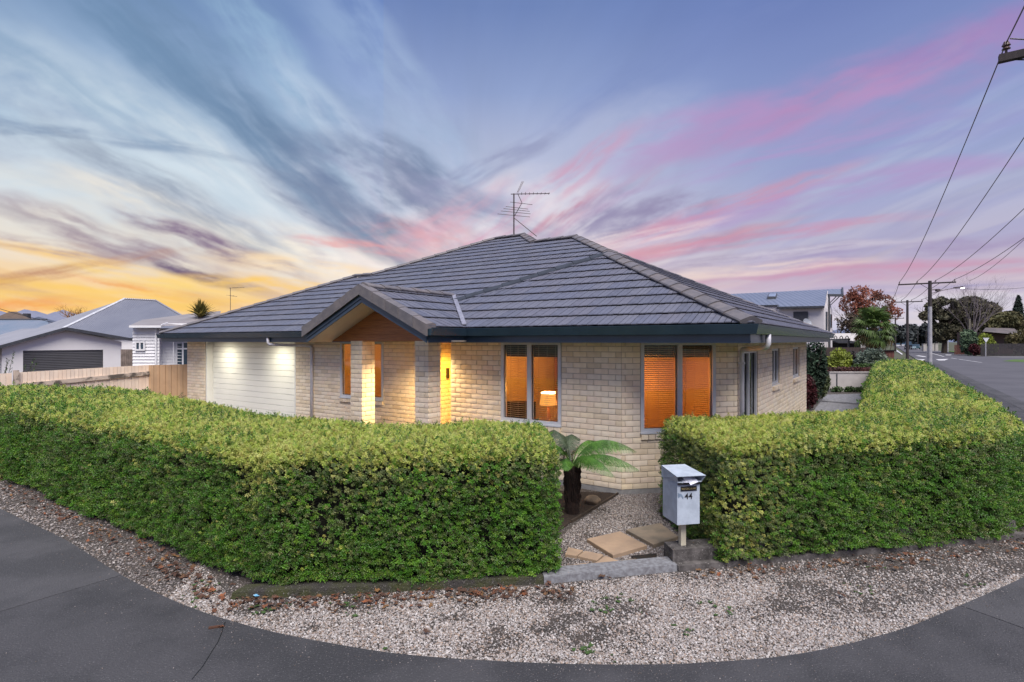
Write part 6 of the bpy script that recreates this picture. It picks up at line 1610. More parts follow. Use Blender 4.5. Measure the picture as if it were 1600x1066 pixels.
def bush(name, label, px0, px1, ytop, ybase, Y, n, size, m, seed, cat='bush', depth=0.8, gap=0.35, zbase=0.0, trunk=False):
    x0, x1 = XA(px0, Y), XA(px1, Y); zt = ZA(ytop, Y); cx_ = (x0 + x1) / 2; rx = (x1 - x0) / 2; h = zt - zbase
    rnd = random.Random(seed); lobes = [(0, 0, h * .5, rx * .85, rx * depth * .8, h * .5)]
    for k in range(6): a = rnd.uniform(0, 6.28); lobes.append((math.cos(a) * rx * .55, math.sin(a) * rx * .5 * depth, h * rnd.uniform(.35, .72), rx * .45, rx * .45, h * .3))
    return tree(name, label, cat, (cx_, Y), lobes, n, size, m, 0.03 if h > .6 else 0.0, h * .5, seed, lev=1, L=h * .3, gap=gap, part='foliage', zb=zbase)

# ---- beside and behind the house
bush('bush', 'very dark glossy evergreen shrub against the back corner of the brick house', 1250, 1292, 528, 600, 20.5, 5000, 0.055, mat('dark_glossy', (0.020, 0.050, 0.024), (0.010, 0.028, 0.014), 0.8, 3, tint=True), 3, gap=0.6)
bush('bush', 'bright yellow green bush behind the low white wall', 1288, 1330, 543, 585, 27.5, 4200, 0.07, m_folY, 4, gap=0.5)
bush('bush', 'dark twiggy purple brown bush between the yellow green one and the silvery one', 1316, 1352, 547, 585, 27.8, 2600, 0.07, mat('twiggy_purple', (0.06, 0.05, 0.05), (0.03, 0.03, 0.03), 0.9, 3, tint=True), 14, gap=0.3)
bush('bush', 'silvery grey green bush behind the low white wall', 1326, 1388, 543, 585, 27.0, 5200, 0.065, m_folS, 5, gap=0.3)
bush('bush', 'low fresh green plants on top of the low wall beside the hedge', 1334, 1372, 568, 590, 26.2, 2200, 0.06, m_folG, 6, gap=0.4, zbase=0.85)
bush('bush', 'olive variegated rounded bush left of the low white wall', 1252, 1298, 567, 640, 21.5, 5200, 0.055, m_folV, 7, gap=0.5)
bush('bush', 'small dark red leaved bush at the back corner of the house', 1250, 1277, 584, 652, 18.6, 2600, 0.045, m_folR, 8, gap=0.6)
m_wwall = mat('stained_white_wall', (0.46, 0.43, 0.42), (0.40, 0.37, 0.36), 0.9, 2, detail=6)
lw = thing('low_wall', 'low white rendered retaining wall with a dark vertical stain and creeper', 'wall', (XA(1328, 25.2), 25.2, 0))
w0, w1 = XA(1296, 25.2) - XA(1328, 25.2), XA(1385, 25.2) - XA(1328, 25.2)
q = MB(); q.box(w0, w1, 0, 0.16, 0, ZA(582.5, 25.2)); q.build('wall', m_wwall, lw)
q = MB(); xs_ = XA(1307.5, 25.2) - XA(1328, 25.2); q.box(xs_ - .03, xs_ + .03, -0.006, 0, 0.1, ZA(584, 25.2)); q.build('stain_joint', m_dark, lw)
q = MB(); q.box(w0, w1, -0.03, 0.20, ZA(582.5, 25.2), ZA(581, 25.2)); q.build('capping', m_wwall, lw)
V, Fq, T = cards([(x, -0.12, 0.12, .35, .12, .14) for x in np.arange(w0 + .3, w1, .55)] + [(1.15, -0.1, 0.35, .22, .1, .35), (1.35, -0.1, 0.55, .15, .1, .25)], 2600, 0.045, 9, 0.3); link('creeper', npmesh('creeper', V, Fq, m_folG, T), lw, 'stuff')
V, Fq, T = cards([(x, 0.35, 1.0, .5, .3, .12) for x in np.arange(w0, w1, .7)], 2600, 0.05, 10, 0.4)
tag(link('groundcover', npmesh('groundcover', V, Fq, mat('russet_groundcover', (0.09, 0.03, 0.025), (0.04, 0.02, 0.018), 0.9, 2, tint=True), T), None, 'stuff', loc=(XA(1328, 25.2), 25.2, 0)), 'dark russet groundcover along the top of the low wall', 'groundcover')
q = MB(); q.prism([(XA(1285, 25.3), 25.35), (XA(1400, 25.3), 25.35), (XA(1400, 34), 34), (XA(1285, 34), 34)], 0, 0.84); q.build('raised_garden_bed', m_soil, kind='structure')
sheet_obj('gravel_drive', [G(1262, 655), G(1290, 617), G(1400, 614), G(1400, 660)], 0.008, mat('fine_gravel', (0.20, 0.20, 0.21), (0.12, 0.12, 0.12), 1.0, 8, detail=8, speck=((0.4, 0.4, 0.4), 20, 0.6)))
q = MB(); a, b = G(1268, 627), G(1345, 633); q.beam((*a, 0.03), (*b, 0.03), 0.12, 0.08); tag(q.build('path_edging', m_kerb), 'pale concrete edging strip across the side gravel yard', 'edging')
# red brown timber fence and dark fence with rings
m_redf = mat('red_brown_timber', (0.15, 0.055, 0.040), (0.10, 0.04, 0.03), 0.8, 4, tint=True)
fence('brown_fence', 'red brown timber fence behind the silvery bush beside the palm', (XA(1355, 33), 33), (XA(1397, 33), 33), ZA(549, 33), ZA(548, 33), 9, m_redf, rails=False)
q = MB(); q.beam((XA(1350, 33), 32.95, ZA(548.3, 33)), (XA(1399, 33), 32.95, ZA(547.6, 33)), 0.12, 0.06); tag(q.build('fence_capping', m_redf), 'top capping board of the red brown timber fence', 'fence')
fence('dark_fence', 'dark stained board fence running left of the palm', (XA(1285, 36), 36), (XA(1358, 36), 36), ZA(543, 36), ZA(543, 36), 14, mat('dark_stain', (0.05, 0.035, 0.03), None, 0.8, 3, tint=True), rails=False)
sh = thing('small_shed', 'low white shed with a brown lean-to beyond the dark fence', 'shed', (XA(1325, 45), 45, 0))
xo = XA(1325, 45); q = MB(); q.box(XA(1298, 45) - xo, XA(1352, 45) - xo, 0, 3, 0, ZA(521, 45)); q.build('wall', m_rend, sh)
q = MB(); q.prism([(XA(1310, 43) - xo, -2), (XA(1345, 43) - xo, -2), (XA(1345, 43) - xo, -.1), (XA(1310, 43) - xo, -.1)], 0, ZA(536, 43)); q.build('lean_to', m_redf, sh)
q = MB(); q.hexa([(XA(1306, 43) - xo, -2.3, ZA(537, 43)), (XA(1348, 43) - xo, -2.3, ZA(537, 43)), (XA(1340, 43) - xo, 0, ZA(531, 43)), (XA(1318, 43) - xo, 0, ZA(531, 43))], [(XA(1306, 43) - xo, -2.3, ZA(536, 43)), (XA(1348, 43) - xo, -2.3, ZA(536, 43)), (XA(1340, 43) - xo, 0, ZA(530, 43)), (XA(1318, 43) - xo, 0, ZA(530, 43))]); q.build('lean_to_roof', m_redf, sh)
pg = thing('pergola', 'dark pergola rail carrying hoops in front of the white shed', 'pergola', (XA(1310, 38), 38, 0)); xo = XA(1310, 38)
q = MB(); q.beam((XA(1294, 38) - xo, 0, ZA(531, 38)), (XA(1328, 38) - xo, 0, ZA(530, 38)), 0.1, 0.1); q.build('beam', m_dark, pg)
for px_ in (1305.5, 1314.5, 1323.5):
    x = XA(px_, 38) - xo; q = MB(); q.tube([(x - .09, 0, ZA(530.5, 38)), (x - .09, 0, ZA(527, 38)), (x, 0, ZA(525, 38)), (x + .09, 0, ZA(527, 38)), (x + .09, 0, ZA(530.5, 38))], 0.03, 5); q.build('hoop', m_dark, pg)
for px_ in (1296, 1326): x = XA(px_, 38) - xo; q = MB(); q.box(x - .05, x + .05, -.05, .05, 0, ZA(531, 38)); q.build('post', m_dark, pg)

# ---- two storey white house
m_ww = mat('white_house_render', (0.70, 0.67, 0.66), (0.66, 0.63, 0.62), 0.85, 1)
m_sr = mat('steel_blue_roof', (0.19, 0.22, 0.29), (0.165, 0.195, 0.26), 0.45, 0.4, stripe=((0.98, -0.15, 0), 0.30, 0.02), metal=0.2)
wh2 = thing('white_two_storey_house', 'white two storey house with a blue grey metal roof, skylight and a projecting roof hood', 'house', (18, 36, 0)); o6 = (18, 36, 0)
Ya, Yb = 40.0, 37.0   # front wall recedes to the left
zE = ZA(480.3, 37.0)
F0, F1 = (XA(1180, Ya), Ya), (XA(1287.5, Yb), Yb); F2 = (XA(1300.5, 42), 42)
Fj = (XA(1217, 39.0), 39.0)
q = MB(); q.prism([(p[0] - 18, p[1] - 36) for p in (Fj, F1, F2, (F2[0] - 9, 48), (Fj[0], 48))], 0, zE)
q.add(loc([(F1[0], F1[1], zE), (F2[0], F2[1], zE), (XA(1293, 41.0), 41.0, ZA(454, 41))], o6), [(0, 1, 2)]); q.build('wall', m_ww, wh2)
q = MB(); G0 = (XA(1195, 39.8), 39.8); q.prism([(p[0] - 18, p[1] - 36) for p in ((XA(1150, 41), 41), G0, (Fj[0], 39.3), (Fj[0] - .02, 48), (XA(1150, 48), 48))], 0, ZA(478, 39.5)); q.build('wing_wall', m_ww, wh2)
RA, RB = V3(1120, 460.5, 45.5), V3(1294, 452.2, 42.0)
q = MB(); e0, e1 = V3(1215.5, 481, 38.7), (XA(1288, 36.7), 36.7, ZA(479.6, 36.7)); e2, e3 = V3(1120, 479, 42), V3(1215.5, 477.5, 39.2)
def slabq(q, P, th=0.08): P = loc(P, o6); q.add(P + [(x, y, z - th) for x, y, z in P], [tuple(range(len(P))), tuple(range(len(P), 2 * len(P)))[::-1]] + [(i, len(P) + i, len(P) + (i + 1) % len(P), (i + 1) % len(P)) for i in range(len(P))])
slabq(q, [e3, e0, e1, RB, RA, e2]) ; slabq(q, [RA, RB, (F2[0] + .3, 47.5, ZA(470, 42)), (RA[0], 50, 4.0)]); q.build('roof', m_sr, wh2)
q = MB(); q.beam(*loc([e0, e1], o6), 0.12, 0.14); q.beam(*loc([e2, e3], o6), 0.1, 0.1); q.beam(*loc([e3, e0], o6), 0.1, 0.1); q.build('gutter', m_dark, wh2)
sk = MB(); c4 = loc([V3(1199, 471, 41.2), V3(1212.5, 471, 41.0), V3(1214.5, 465.2, 42.3), V3(1201.5, 465.2, 42.5)], o6); sk.add([(x, y, z + .0) for x, y, z in c4] + [(x, y, z + .34) for x, y, z in c4], [(4, 5, 6, 7), (0, 1, 5, 4), (1, 2, 6, 5), (2, 3, 7, 6), (3, 0, 4, 7)]); sko = sk.build('skylight', m_dark, wh2)
gl = MB(); cc = np.mean(c4, 0); gl.add([tuple(cc + (np.array(p) - cc) * .82 + (0, 0, .345)) for p in c4], [(0, 1, 2, 3)]); gl.build('pane', mat('skylight_glass', (0.62, 0.70, 0.78), None, 0.08, 1, metal=0.6), sko)
# window with vertical sections on the front wall
def on_front(px, off): 
    a = np.array(Fj); b = np.array(F1); d = b - a; k = (px - 800) / F_PX; s = (k * a[1] - a[0]) / (d[0] - k * d[1]); p = a + d * s; n_ = np.array([d[1], -d[0]]) / np.linalg.norm(d); return p + n_ * off
pa, pb = on_front(1240, .03), on_front(1262, .03); Yp = (pa[1] + pb[1]) / 2
q = MB(); q.beam((pa[0] - 18, pa[1] - 36, (ZA(487, Yp) + ZA(510, Yp)) / 2), (pb[0] - 18, pb[1] - 36, (ZA(487, Yp) + ZA(510, Yp)) / 2), 0.06, ZA(487, Yp) - ZA(510, Yp)); wo_ = q.build('window', m_dark, wh2)
for k in range(6):
    p = pa + (pb - pa) * (k + .12) / 6; p2 = pa + (pb - pa) * (k + .88) / 6; zz = (ZA(488.5, Yp) + ZA(508.5, Yp)) / 2; n_ = np.array([0.03, -0.05])
    q = MB(); q.beam((p[0] - 18 + n_[0], p[1] - 36 + n_[1], zz), (p2[0] - 18 + n_[0], p2[1] - 36 + n_[1], zz), 0.02, ZA(488.5, Yp) - ZA(508.5, Yp)); q.build('pane', m_wg, wo_)
ds = on_front(1259, 0.25); q = MB(); q.lathe(0, 0, [(0.0, -0.06), (0.16, -0.03), (0.26, 0.05), (0.27, 0.055), (0.16, 0.0), (0.0, -0.03)], 14)
dso = q.build('satellite_dish', mat('dish_grey', (0.30, 0.33, 0.38), None, .5), wh2); dso.location = (ds[0] - 18, ds[1] - 36 - .3, ZA(505, Yp)); dso.rotation_euler = (1.1, 0, 0.2); dso.scale = (1.15, 1.15, 1.15)
# slim side windows, corner pilaster
for k, (u0, u1, y0_, y1_) in enumerate(((.18, .30, 487, 516), (.72, .86, 491, 512))):
    a = np.array(F1) + (np.array(F2) - np.array(F1)) * u0; b = np.array(F1) + (np.array(F2) - np.array(F1)) * u1; n_ = np.array([F2[1] - F1[1], -(F2[0] - F1[0])]); n_ = n_ / np.linalg.norm(n_) * .03; Ym = a[1]
    q = MB(); zt2, zb2 = ZA(y0_, Ym), ZA(y1_, Ym); q.beam((a[0] + n_[0] - 18, a[1] + n_[1] - 36, (zt2 + zb2) / 2), (b[0] + n_[0] - 18, b[1] + n_[1] - 36, (zt2 + zb2) / 2), .05, zt2 - zb2); q.build('window', m_wg, wh2)
a = np.array(F1) + (np.array(F2) - np.array(F1)) * .47; q = MB(); q.tube(loc([(a[0] + .05, a[1] - .03, 0), (a[0] + .05, a[1] - .03, ZA(460, a[1]))], o6), 0.06, 6); q.build('downpipe', m_dark, wh2)
# projecting hood with struts
q = MB(); slabq(q, [V3(1292, 460.8, 40.6), V3(1316.5, 461.2, 40.6), V3(1316, 451.5, 42.0), V3(1293, 452.0, 42.0)], 0.12); q.build('roof_hood', m_sr, wh2)
q = MB(); q.beam(*loc([V3(1292, 461.2, 40.55), V3(1316.7, 461.6, 40.55)], o6), .1, .16); q.beam(*loc([V3(1316.7, 461.6, 40.55), V3(1316.2, 451.3, 42.0)], o6), .12, .22); q.build('hood_edge', m_dark, wh2)
for a, b in (((1295, 475), (1308, 462)), ((1298, 476.5), (1313, 462))): q = MB(); q.tube(loc([V3(*a, 40.7), V3(*b, 40.7)], o6), 0.035, 5); q.build('strut', m_dark, wh2)

# ---- fan palm
pb_ = (XA(1365, 37), 37)
pt = thing('fan_palm', 'shaggy fan palm behind the dark fence in front of the autumn tree', 'palm', (*pb_, 0))
q = MB(); q.lathe(0, 0, [(0.22, 0), (0.20, 1.2), (0.27, 2.0), (0.30, 2.6), (0.2, 3.2)], 12)
for k in range(120):
    th = random.uniform(0, 6.28); z = random.uniform(.6, 2.9); c, s = math.cos(th), math.sin(th); q.tube([(c * .2, s * .2, z), (c * .34, s * .34, z + .1), (c * .38, s * .38, z - .15)], [.03, .02, .005], 3, cap=False)
q.build('trunk', mat('palm_trunk', (0.10, 0.065, 0.04), (0.05, 0.035, 0.025), 0.95, 6), pt)
m_palm = mat('palm_green', (0.11, 0.18, 0.04), (0.06, 0.11, 0.025), 0.5, 3, transl=0.2)
m_palmo = mat('palm_yellowing', (0.20, 0.15, 0.05), (0.12, 0.09, 0.035), 0.7, 3, transl=0.2)
def fan(m, seed, droop):
    r = random.Random(seed); q = MB(); q.tube([(0, 0, 0), (0.45, 0, 0.05), (0.8, 0, 0.0)], [.02, .014, .01], 4, cap=False); n = 22
    for i in range(n):
        th = -1.9 + 3.8 * i / (n - 1) + r.uniform(-.05, .05); L = 0.78 * (1 - .22 * abs(th) / 1.9) * r.uniform(.85, 1.05); c, s = math.cos(th), math.sin(th); w = .040
        b = Vector((0.8, 0, 0)); m1 = b + Vector((c * L * .6, s * L * .6, .05)); t_ = b + Vector((c * L, s * L, -droop * r.uniform(.6, 1.3)))
        q.add([tuple(b), tuple(m1 + Vector((-s * w, c * w, 0))), tuple(t_), tuple(m1 + Vector((s * w, -c * w, 0))), tuple(m1 + Vector((0, 0, -.03)))], [(0, 1, 4), (1, 2, 4), (0, 4, 3), (4, 2, 3)])
    return q.mesh('frond', m)
fans = [fan(m_palm, 1, .25), fan(m_palm, 2, .35), fan(m_palmo, 3, .5)]
for k in range(58):
    th = k * 2.399; f = k / 57; el_ = 1.25 - 2.15 * f + random.uniform(-.15, .15); me = fans[2] if (f > .72 and random.random() < .75) else fans[k % 2]
    o = link('frond', me, pt); o.location = (0, 0, 3.35 - .45 * f); o.rotation_euler = (random.uniform(-.3, .3), -el_, th); s = random.uniform(.85, 1.1) * 0.98; o.scale = (s, s, s)

# ---- autumn tree and other trees up the street
def lob(px, py, Y, rpx, rpy, base, rz=None): X = XA(px, Y); s = Y / F_PX; return (X - base[0], 0, ZA(py, Y), rpx * s, rpx * s * .8, rpy * s)
bs = (XA(1352, 58), 58)
tree('autumn_tree', 'tall tree with thinning russet autumn leaves behind the fan palm', 'tree', bs,
     [lob(1352, 470, 58, 26, 20, bs), lob(1330, 476, 58, 18, 18, bs), lob(1378, 478, 58, 22, 18, bs), lob(1395, 486, 58, 14, 14, bs), lob(1338, 458, 58, 14, 13, bs), lob(1362, 455, 58, 16, 12, bs), lob(1375, 500, 58, 26, 16, bs), lob(1350, 498, 58, 24, 18, bs), lob(1406, 492, 58, 7, 10, bs)],
     15000, 0.105, m_folO, 0.22, 3.0, 21, lev=4, L=2.0, gap=0.03)
bs = (XA(1322, 56), 56)
tree('bushy_tree', 'brown green half bare tree to the left of the autumn tree', 'tree', bs, [lob(1325, 510, 56, 22, 22, bs), lob(1312, 520, 56, 14, 16, bs), lob(1338, 515, 56, 14, 18, bs)], 5200, 0.11, mat('brown_green_leaf', (0.11, 0.085, 0.055), (0.06, 0.05, 0.035), 0.9, 1, tint=True), 0.12, 2.0, 22, lev=3, L=1.4, gap=0.02)
Yt = 112; bs = (XA(1506, Yt), Yt)
tree('evergreen_tree', 'big dark spreading evergreen tree, right hand crown behind the bare tree', 'tree', bs,
     [lob(1518, 475, Yt, 22, 12, bs), lob(1500, 485, Yt, 16, 14, bs), lob(1538, 487, Yt, 24, 16, bs), lob(1515, 500, Yt, 30, 20, bs), lob(1555, 500, Yt, 24, 16, bs), lob(1500, 520, Yt, 22, 14, bs), lob(1530, 520, Yt, 26, 14, bs)],
     15000, 0.34, m_folD, 0.45, 4.0, 31, bark=m_barkd, lev=3, L=3.5, gap=0.22)
bs = (XA(1475, Yt), Yt)
tree('evergreen_tree', 'big dark spreading evergreen tree, left hand crown behind the street light pole', 'tree', bs,
     [lob(1473, 475, Yt, 20, 12, bs), lob(1458, 484, Yt, 13, 14, bs), lob(1485, 488, Yt, 16, 16, bs), lob(1466, 500, Yt, 18, 10, bs), lob(1484, 512, Yt, 18, 18, bs), lob(1445, 494, Yt, 8, 8, bs), lob(1452, 506, Yt, 9, 7, bs), lob(1470, 522, Yt, 18, 12, bs)],
     11000, 0.34, m_folD, 0.4, 5.0, 32, bark=m_barkd, lev=3, L=3.5, gap=0.12)
bs = (XA(1575, 104), 104)
tree('brown_tree', 'olive and yellow brown broad tree above the house roof at the right', 'tree', bs, [lob(1570, 502, 104, 26, 14, bs), lob(1550, 508, 104, 18, 12, bs), lob(1590, 510, 104, 20, 12, bs), lob(1578, 494, 104, 16, 8, bs)], 8000, 0.30, m_folB, 0.3, 3.0, 33, lev=2, L=2, gap=0.2)
def conifer(label, px, ytop, ybase, Y, rpx, seed, m, n=4200, size=0.3):
    b = (XA(px, Y), Y); H = ZA(ytop, Y); z0_ = ZA(ybase, Y); R_ = rpx * Y / F_PX; t = thing('conifer', label, 'conifer', (*b, 0)); q = MB(); q.tube([(0, 0, 0), (0, 0, H * .95)], [R_ * .09, .03], 7); q.build('trunk', m_barkd, t)
    r = np.random.default_rng(seed); f = r.random(n) ** .6; z = H - (H - z0_) * f; ph = r.random(n) * 2 * pi; tier = 0.75 + .25 * np.abs(np.sin(f * 26)); rad = R_ * f * tier * r.random(n) ** .4 + .05
    P = np.stack([np.cos(ph) * rad, np.sin(ph) * rad, z - rad * .25], 1); d = np.stack([np.cos(ph), np.sin(ph), -.35 * np.ones(n)], 1); s = size * r.uniform(.6, 1.3, n)[:, None]; sd = np.stack([-np.sin(ph), np.cos(ph), r.normal(0, .4, n)], 1)
    V = np.stack([P - d * s, P + sd * s * .35, P + d * s, P - sd * s * .35], 1).reshape(-1, 3); T = np.repeat(np.clip(1 + r.normal(0, .2, n), .4, 1.7)[:, None].repeat(3, 1), 4, axis=0)
    link('crown', npmesh('crown', V, np.arange(4 * n).reshape(n, 4), m, T), t, 'stuff'); return t
m_con = mat('conifer_green', (0.035, 0.055, 0.040), (0.020, 0.034, 0.026), 0.9, 1, tint=True)
conifer('dark pointed conifer at the right edge of the photo', 1591, 461, 530, 118, 17, 1, m_con, 6500, .42)
m_vist = mat('haze_blue_conifer', (0.060, 0.085, 0.105), (0.045, 0.065, 0.085), 1.0, 1, tint=True)  # distance haze mixed into the leaf colour as blue-grey
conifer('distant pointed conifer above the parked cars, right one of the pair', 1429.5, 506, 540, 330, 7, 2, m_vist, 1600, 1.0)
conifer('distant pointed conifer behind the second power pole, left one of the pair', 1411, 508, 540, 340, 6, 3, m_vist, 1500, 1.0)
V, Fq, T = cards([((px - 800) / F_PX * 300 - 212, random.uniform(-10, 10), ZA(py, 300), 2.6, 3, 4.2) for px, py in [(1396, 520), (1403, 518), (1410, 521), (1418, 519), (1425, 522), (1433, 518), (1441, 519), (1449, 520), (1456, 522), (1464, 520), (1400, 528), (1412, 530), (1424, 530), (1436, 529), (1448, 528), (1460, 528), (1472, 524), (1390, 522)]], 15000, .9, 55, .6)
tag(link('far_treeline', npmesh('far_treeline', V, Fq, mat('haze_tinted_trees', (0.070, 0.078, 0.075), (0.050, 0.058, 0.060), 1.0, .1, tint=True), T), None, 'stuff', loc=(212, 300, 0)), 'hazy mixed treeline at the far end of the street', 'trees')  # haze greyed into the foliage colour
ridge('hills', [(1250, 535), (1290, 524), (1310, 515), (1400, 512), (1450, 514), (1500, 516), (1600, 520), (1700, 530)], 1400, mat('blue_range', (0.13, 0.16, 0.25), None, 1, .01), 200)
# bare tree
bs = (XA(1521, 98), 98); t = thing('bare_tree', 'tall leafless tree with fine pale twigs in front of the dark evergreens', 'tree', (*bs, -0.1))
q = MB(); rnd = random.Random(12); q.tube([(0, 0, 0), (-.1, 0, 2.2), (0, 0, 4.0)], [.26, .2, .17], 8); q.build('trunk', m_bark, t); q = MB()
for k, (ax, az_) in enumerate(((-.75, 1), (-.35, 1.2), (0, 1.3), (.4, 1.2), (.85, 1), (.2, 1.1), (-.2, 1.0), (1.1, .9))): branches(q, (0, 0, 2.6 + k * .18), (ax, rnd.uniform(-.4, .4), az_), 4.0, .11, 4, rnd, spread=.36, shrink=.76, kids=3, wig=.08, up=.10)
q.build('branches', mat('pale_twigs', (0.13, 0.11, 0.12), None, .9), t, kind='stuff')
bs = (XA(115, 75), 75); t = thing('bare_tree', 'small rounded leafless tree above the neighbouring roof at the left', 'tree', (*bs, 0)); q = MB(); rnd = random.Random(4)
q.tube([(0, 0, 0), (0, 0, 5.2)], [.2, .15], 6); q.build('trunk', m_barkd, t); q = MB()
for k in range(13): branches(q, (0, 0, 5.0), (math.cos(k * .7) * 1.2, math.sin(k * .7), rnd.uniform(.3, 1.0)), 1.15, .08, 3, rnd, spread=.5, shrink=.7, kids=3)
q.build('branches', mat('sunset_twigs', (0.30, 0.15, 0.05), None, .9), t, kind='stuff')  # twigs coloured orange for the sunset backlight
bush('bush', 'pale flowered grey green bush behind the street post', 1497, 1528, 513, 553, 92, 3600, .22, mat('pale_flower_bush', (0.12, 0.17, 0.10), (0.06, 0.10, 0.05), .9, 1, tint=True), 41, zbase=-.1)
bush('bush', 'rounded yellow green clipped tree behind the give way sign', 1520, 1556, 521, 548, 93, 4200, .2, m_folY, 42, zbase=-.1, gap=.8)
bush('bush', 'small dark red bush left of the dark fence', 1515, 1532, 537, 556, 90, 1500, .16, m_folR, 43, zbase=-.1)
bush('bush', 'brown green bush over the fence at the right edge', 1575, 1625, 514, 545, 91, 3600, .22, m_folB, 44, zbase=-.1)
# house roof beyond
hr = thing('brown_house', 'low house with a weathered brown roof behind the dark fence at the right', 'house', (XA(1560, 100), 100, 0)); xo = XA(1560, 100)
q = MB(); P_ = [V3(1535, 518, 97), V3(1590, 523, 97), V3(1584, 512, 103), V3(1540, 512, 103), V3(1600, 520, 109), V3(1530, 520, 109)]; q.add([(x - xo, y - 100, z) for x, y, z in P_], [(0, 1, 2, 3), (1, 4, 2), (3, 2, 4, 5)]); q.build('roof', mat('old_brown_roof', (0.13, 0.11, 0.11), (0.08, 0.075, 0.075), .8, .8), hr)
q = MB(); q.box(XA(1545, 98) - xo, XA(1592, 98) - xo, -1, 5, 0, ZA(519, 98)); q.build('wall', mat('brown_wall', (0.12, 0.08, 0.07), None, .9), hr)
# fences across the road
m_dkf = mat('near_black_fence', (0.035, 0.032, 0.036), (0.025, 0.023, 0.026), .7, 2, tint=True)
fence('black_fence', 'near black paling fence behind the give way sign', (XA(1532, 88), 88), (XA(1640, 88), 88), ZA(537, 88) + .1, ZA(537, 88) + .1, 54, m_dkf, z0=-.1, gap=.05, rails=True)
fence('maroon_fence', 'maroon brown paling fence between the grey post and the pale bush', (XA(1491, 100), 100), (XA(1507, 100), 100), ZA(539, 100) + .1, ZA(538, 100) + .1, 11, m_redf, z0=-.1, gap=.04, rails=False)
for px0, px1, py0, lab in ((1443, 1448, 538, 'cream gate pillar nearest the street light pole'), (1456, 1460, 537.5, 'middle pale gate pillar across the road'), (1461.5, 1466, 537.5, 'whitest gate pillar across the road, right of the pair')):
    q = MB(); x0, x1 = XA(px0, 135), XA(px1, 135); q.box(x0, x1, 135, 135.6, -.1, ZA(py0, 135)); q.box(x0 - .05, x1 + .05, 134.95, 135.65, ZA(py0, 135), ZA(py0, 135) + .1); tag(q.build('gate_pillar', mat('cream_pillar', (.42, .40, .37), None, .9)), lab, 'pillar', 'pale gate pillars across the road')

# ================================================================ poles, wires, sign, cars
m_pole = mat('timber_pole', (0.055, 0.045, 0.045), (0.03, 0.026, 0.028), .9, 3, detail=8, stretch=(4, 4, .6))
m_polew = mat('concrete_pole_pale', (0.38, 0.38, 0.40), (0.30, 0.30, 0.32), .8, 3)
m_ins = mat('insulator', (0.10, 0.06, 0.05), None, .3)
ARM = np.array([UY, -UX])
def pole(px, Y, ztop, label, arm_l=1.6, arm_r=1.2, r=0.15, lamp_=False, pale=False, armang=None, ncross=4, zb=0.0):
    b = np.array([XA(px, Y), Y]); t = thing('utility_pole', label, 'power pole', (*b, zb), 0)
    h = ztop - zb; q = MB()
    if pale:
        q.tube([(0, 0, 0), (0, 0, h * .72)], [r * 1.15, r], 12); q.build('lower_shaft', m_polew, t, label='pale lower shaft'); q = MB(); q.tube([(0, 0, h * .7), (0, 0, h)], [r * 1.05, r * .9], 10); q.build('shaft', m_pole, t)
    else: q.tube([(0, 0, 0), (0, 0, h)], [r * 1.2, r * .85], 12); q.build('shaft', m_pole, t)
    A = ARM if armang is None else np.array([math.cos(armang), math.sin(armang)]); z = h - .22
    q = MB(); q.beam((-A[0] * arm_l, -A[1] * arm_l, z), (A[0] * arm_r, A[1] * arm_r, z), .12, .12); q.build('crossarm', m_pole, t)
    q = MB(); q.tube([(-A[0] * .7, -A[1] * .7, z - .03), (0, 0, z - .55)], .02, 4); q.tube([(A[0] * .7, A[1] * .7, z - .03), (0, 0, z - .55)], .02, 4); q.build('brace', m_pole, t)
    tips = []
    for k in range(ncross):
        s = -arm_l + .1 + (arm_l + arm_r - .2) * k / (ncross - 1); q = MB(); q.lathe(A[0] * s, A[1] * s, [(.02, z + .06), (.02, z + .12), (.06, z + .13), (.035, z + .17), (.06, z + .19), (.03, z + .26)], 8); q.build('insulator', m_ins, t)
        tips.append((b[0] + A[0] * s, b[1] + A[1] * s, zb + z + .25))
    return t, tips
P1, tp1 = pole(1453, 50, 7.72, 'power pole with a lit street lamp and pale lower shaft beside the long hedge', 2.35, 1.85, .155, pale=True)
P2, tp2 = pole(1417.8, 72, 7.6, 'second power pole up the side street, plain dark shaft', 1.8, 1.6, .15)
P3, tp3 = pole(1399, 125, 7.6, 'third power pole up the side street, behind the palm fronds', 1.8, 1.6, .15)
# the near pole stands just outside the frame on the right; its crossarm end shows at the top right corner
n0 = np.array([8.62 + 2.0 * UY, 9.85 - 2.0 * UX])
npole = thing('utility_pole', 'near power pole whose crossarm end juts in at the top right corner', 'power pole', (*n0, 0))
q = MB(); q.tube([(0, 0, 0), (0, 0, 7.75)], [.19, .14], 12); q.build('shaft', m_pole, npole)
q = MB(); q.beam((-ARM[0] * 2.0, -ARM[1] * 2.0, 7.30), (ARM[0] * 2.0, ARM[1] * 2.0, 7.36), .12, .13); q.build('crossarm', m_pole, npole)
tp0 = []
for s in (-1.9, -.75, .75, 1.9):
    q = MB(); q.lathe(ARM[0] * s, ARM[1] * s, [(.02, 7.39), (.02, 7.44), (.065, 7.45), (.04, 7.49), (.065, 7.51), (.035, 7.58)], 10); q.build('insulator', m_ins, npole); tp0.append((n0[0] + ARM[0] * s, n0[1] + ARM[1] * s, 7.56))
q = MB()
for z_, e_ in ((7.62, 7.35), (7.25, 7.15)):
    a = Vector((-ARM[0] * 1.85, -ARM[1] * 1.85, z_)); b = Vector((0, 0, e_)); q.tube([a, a.lerp(b, .4) + Vector((0, 0, -.18)), b], .012, 5, cap=False)
q.build('jumper_cable', m_black, npole)
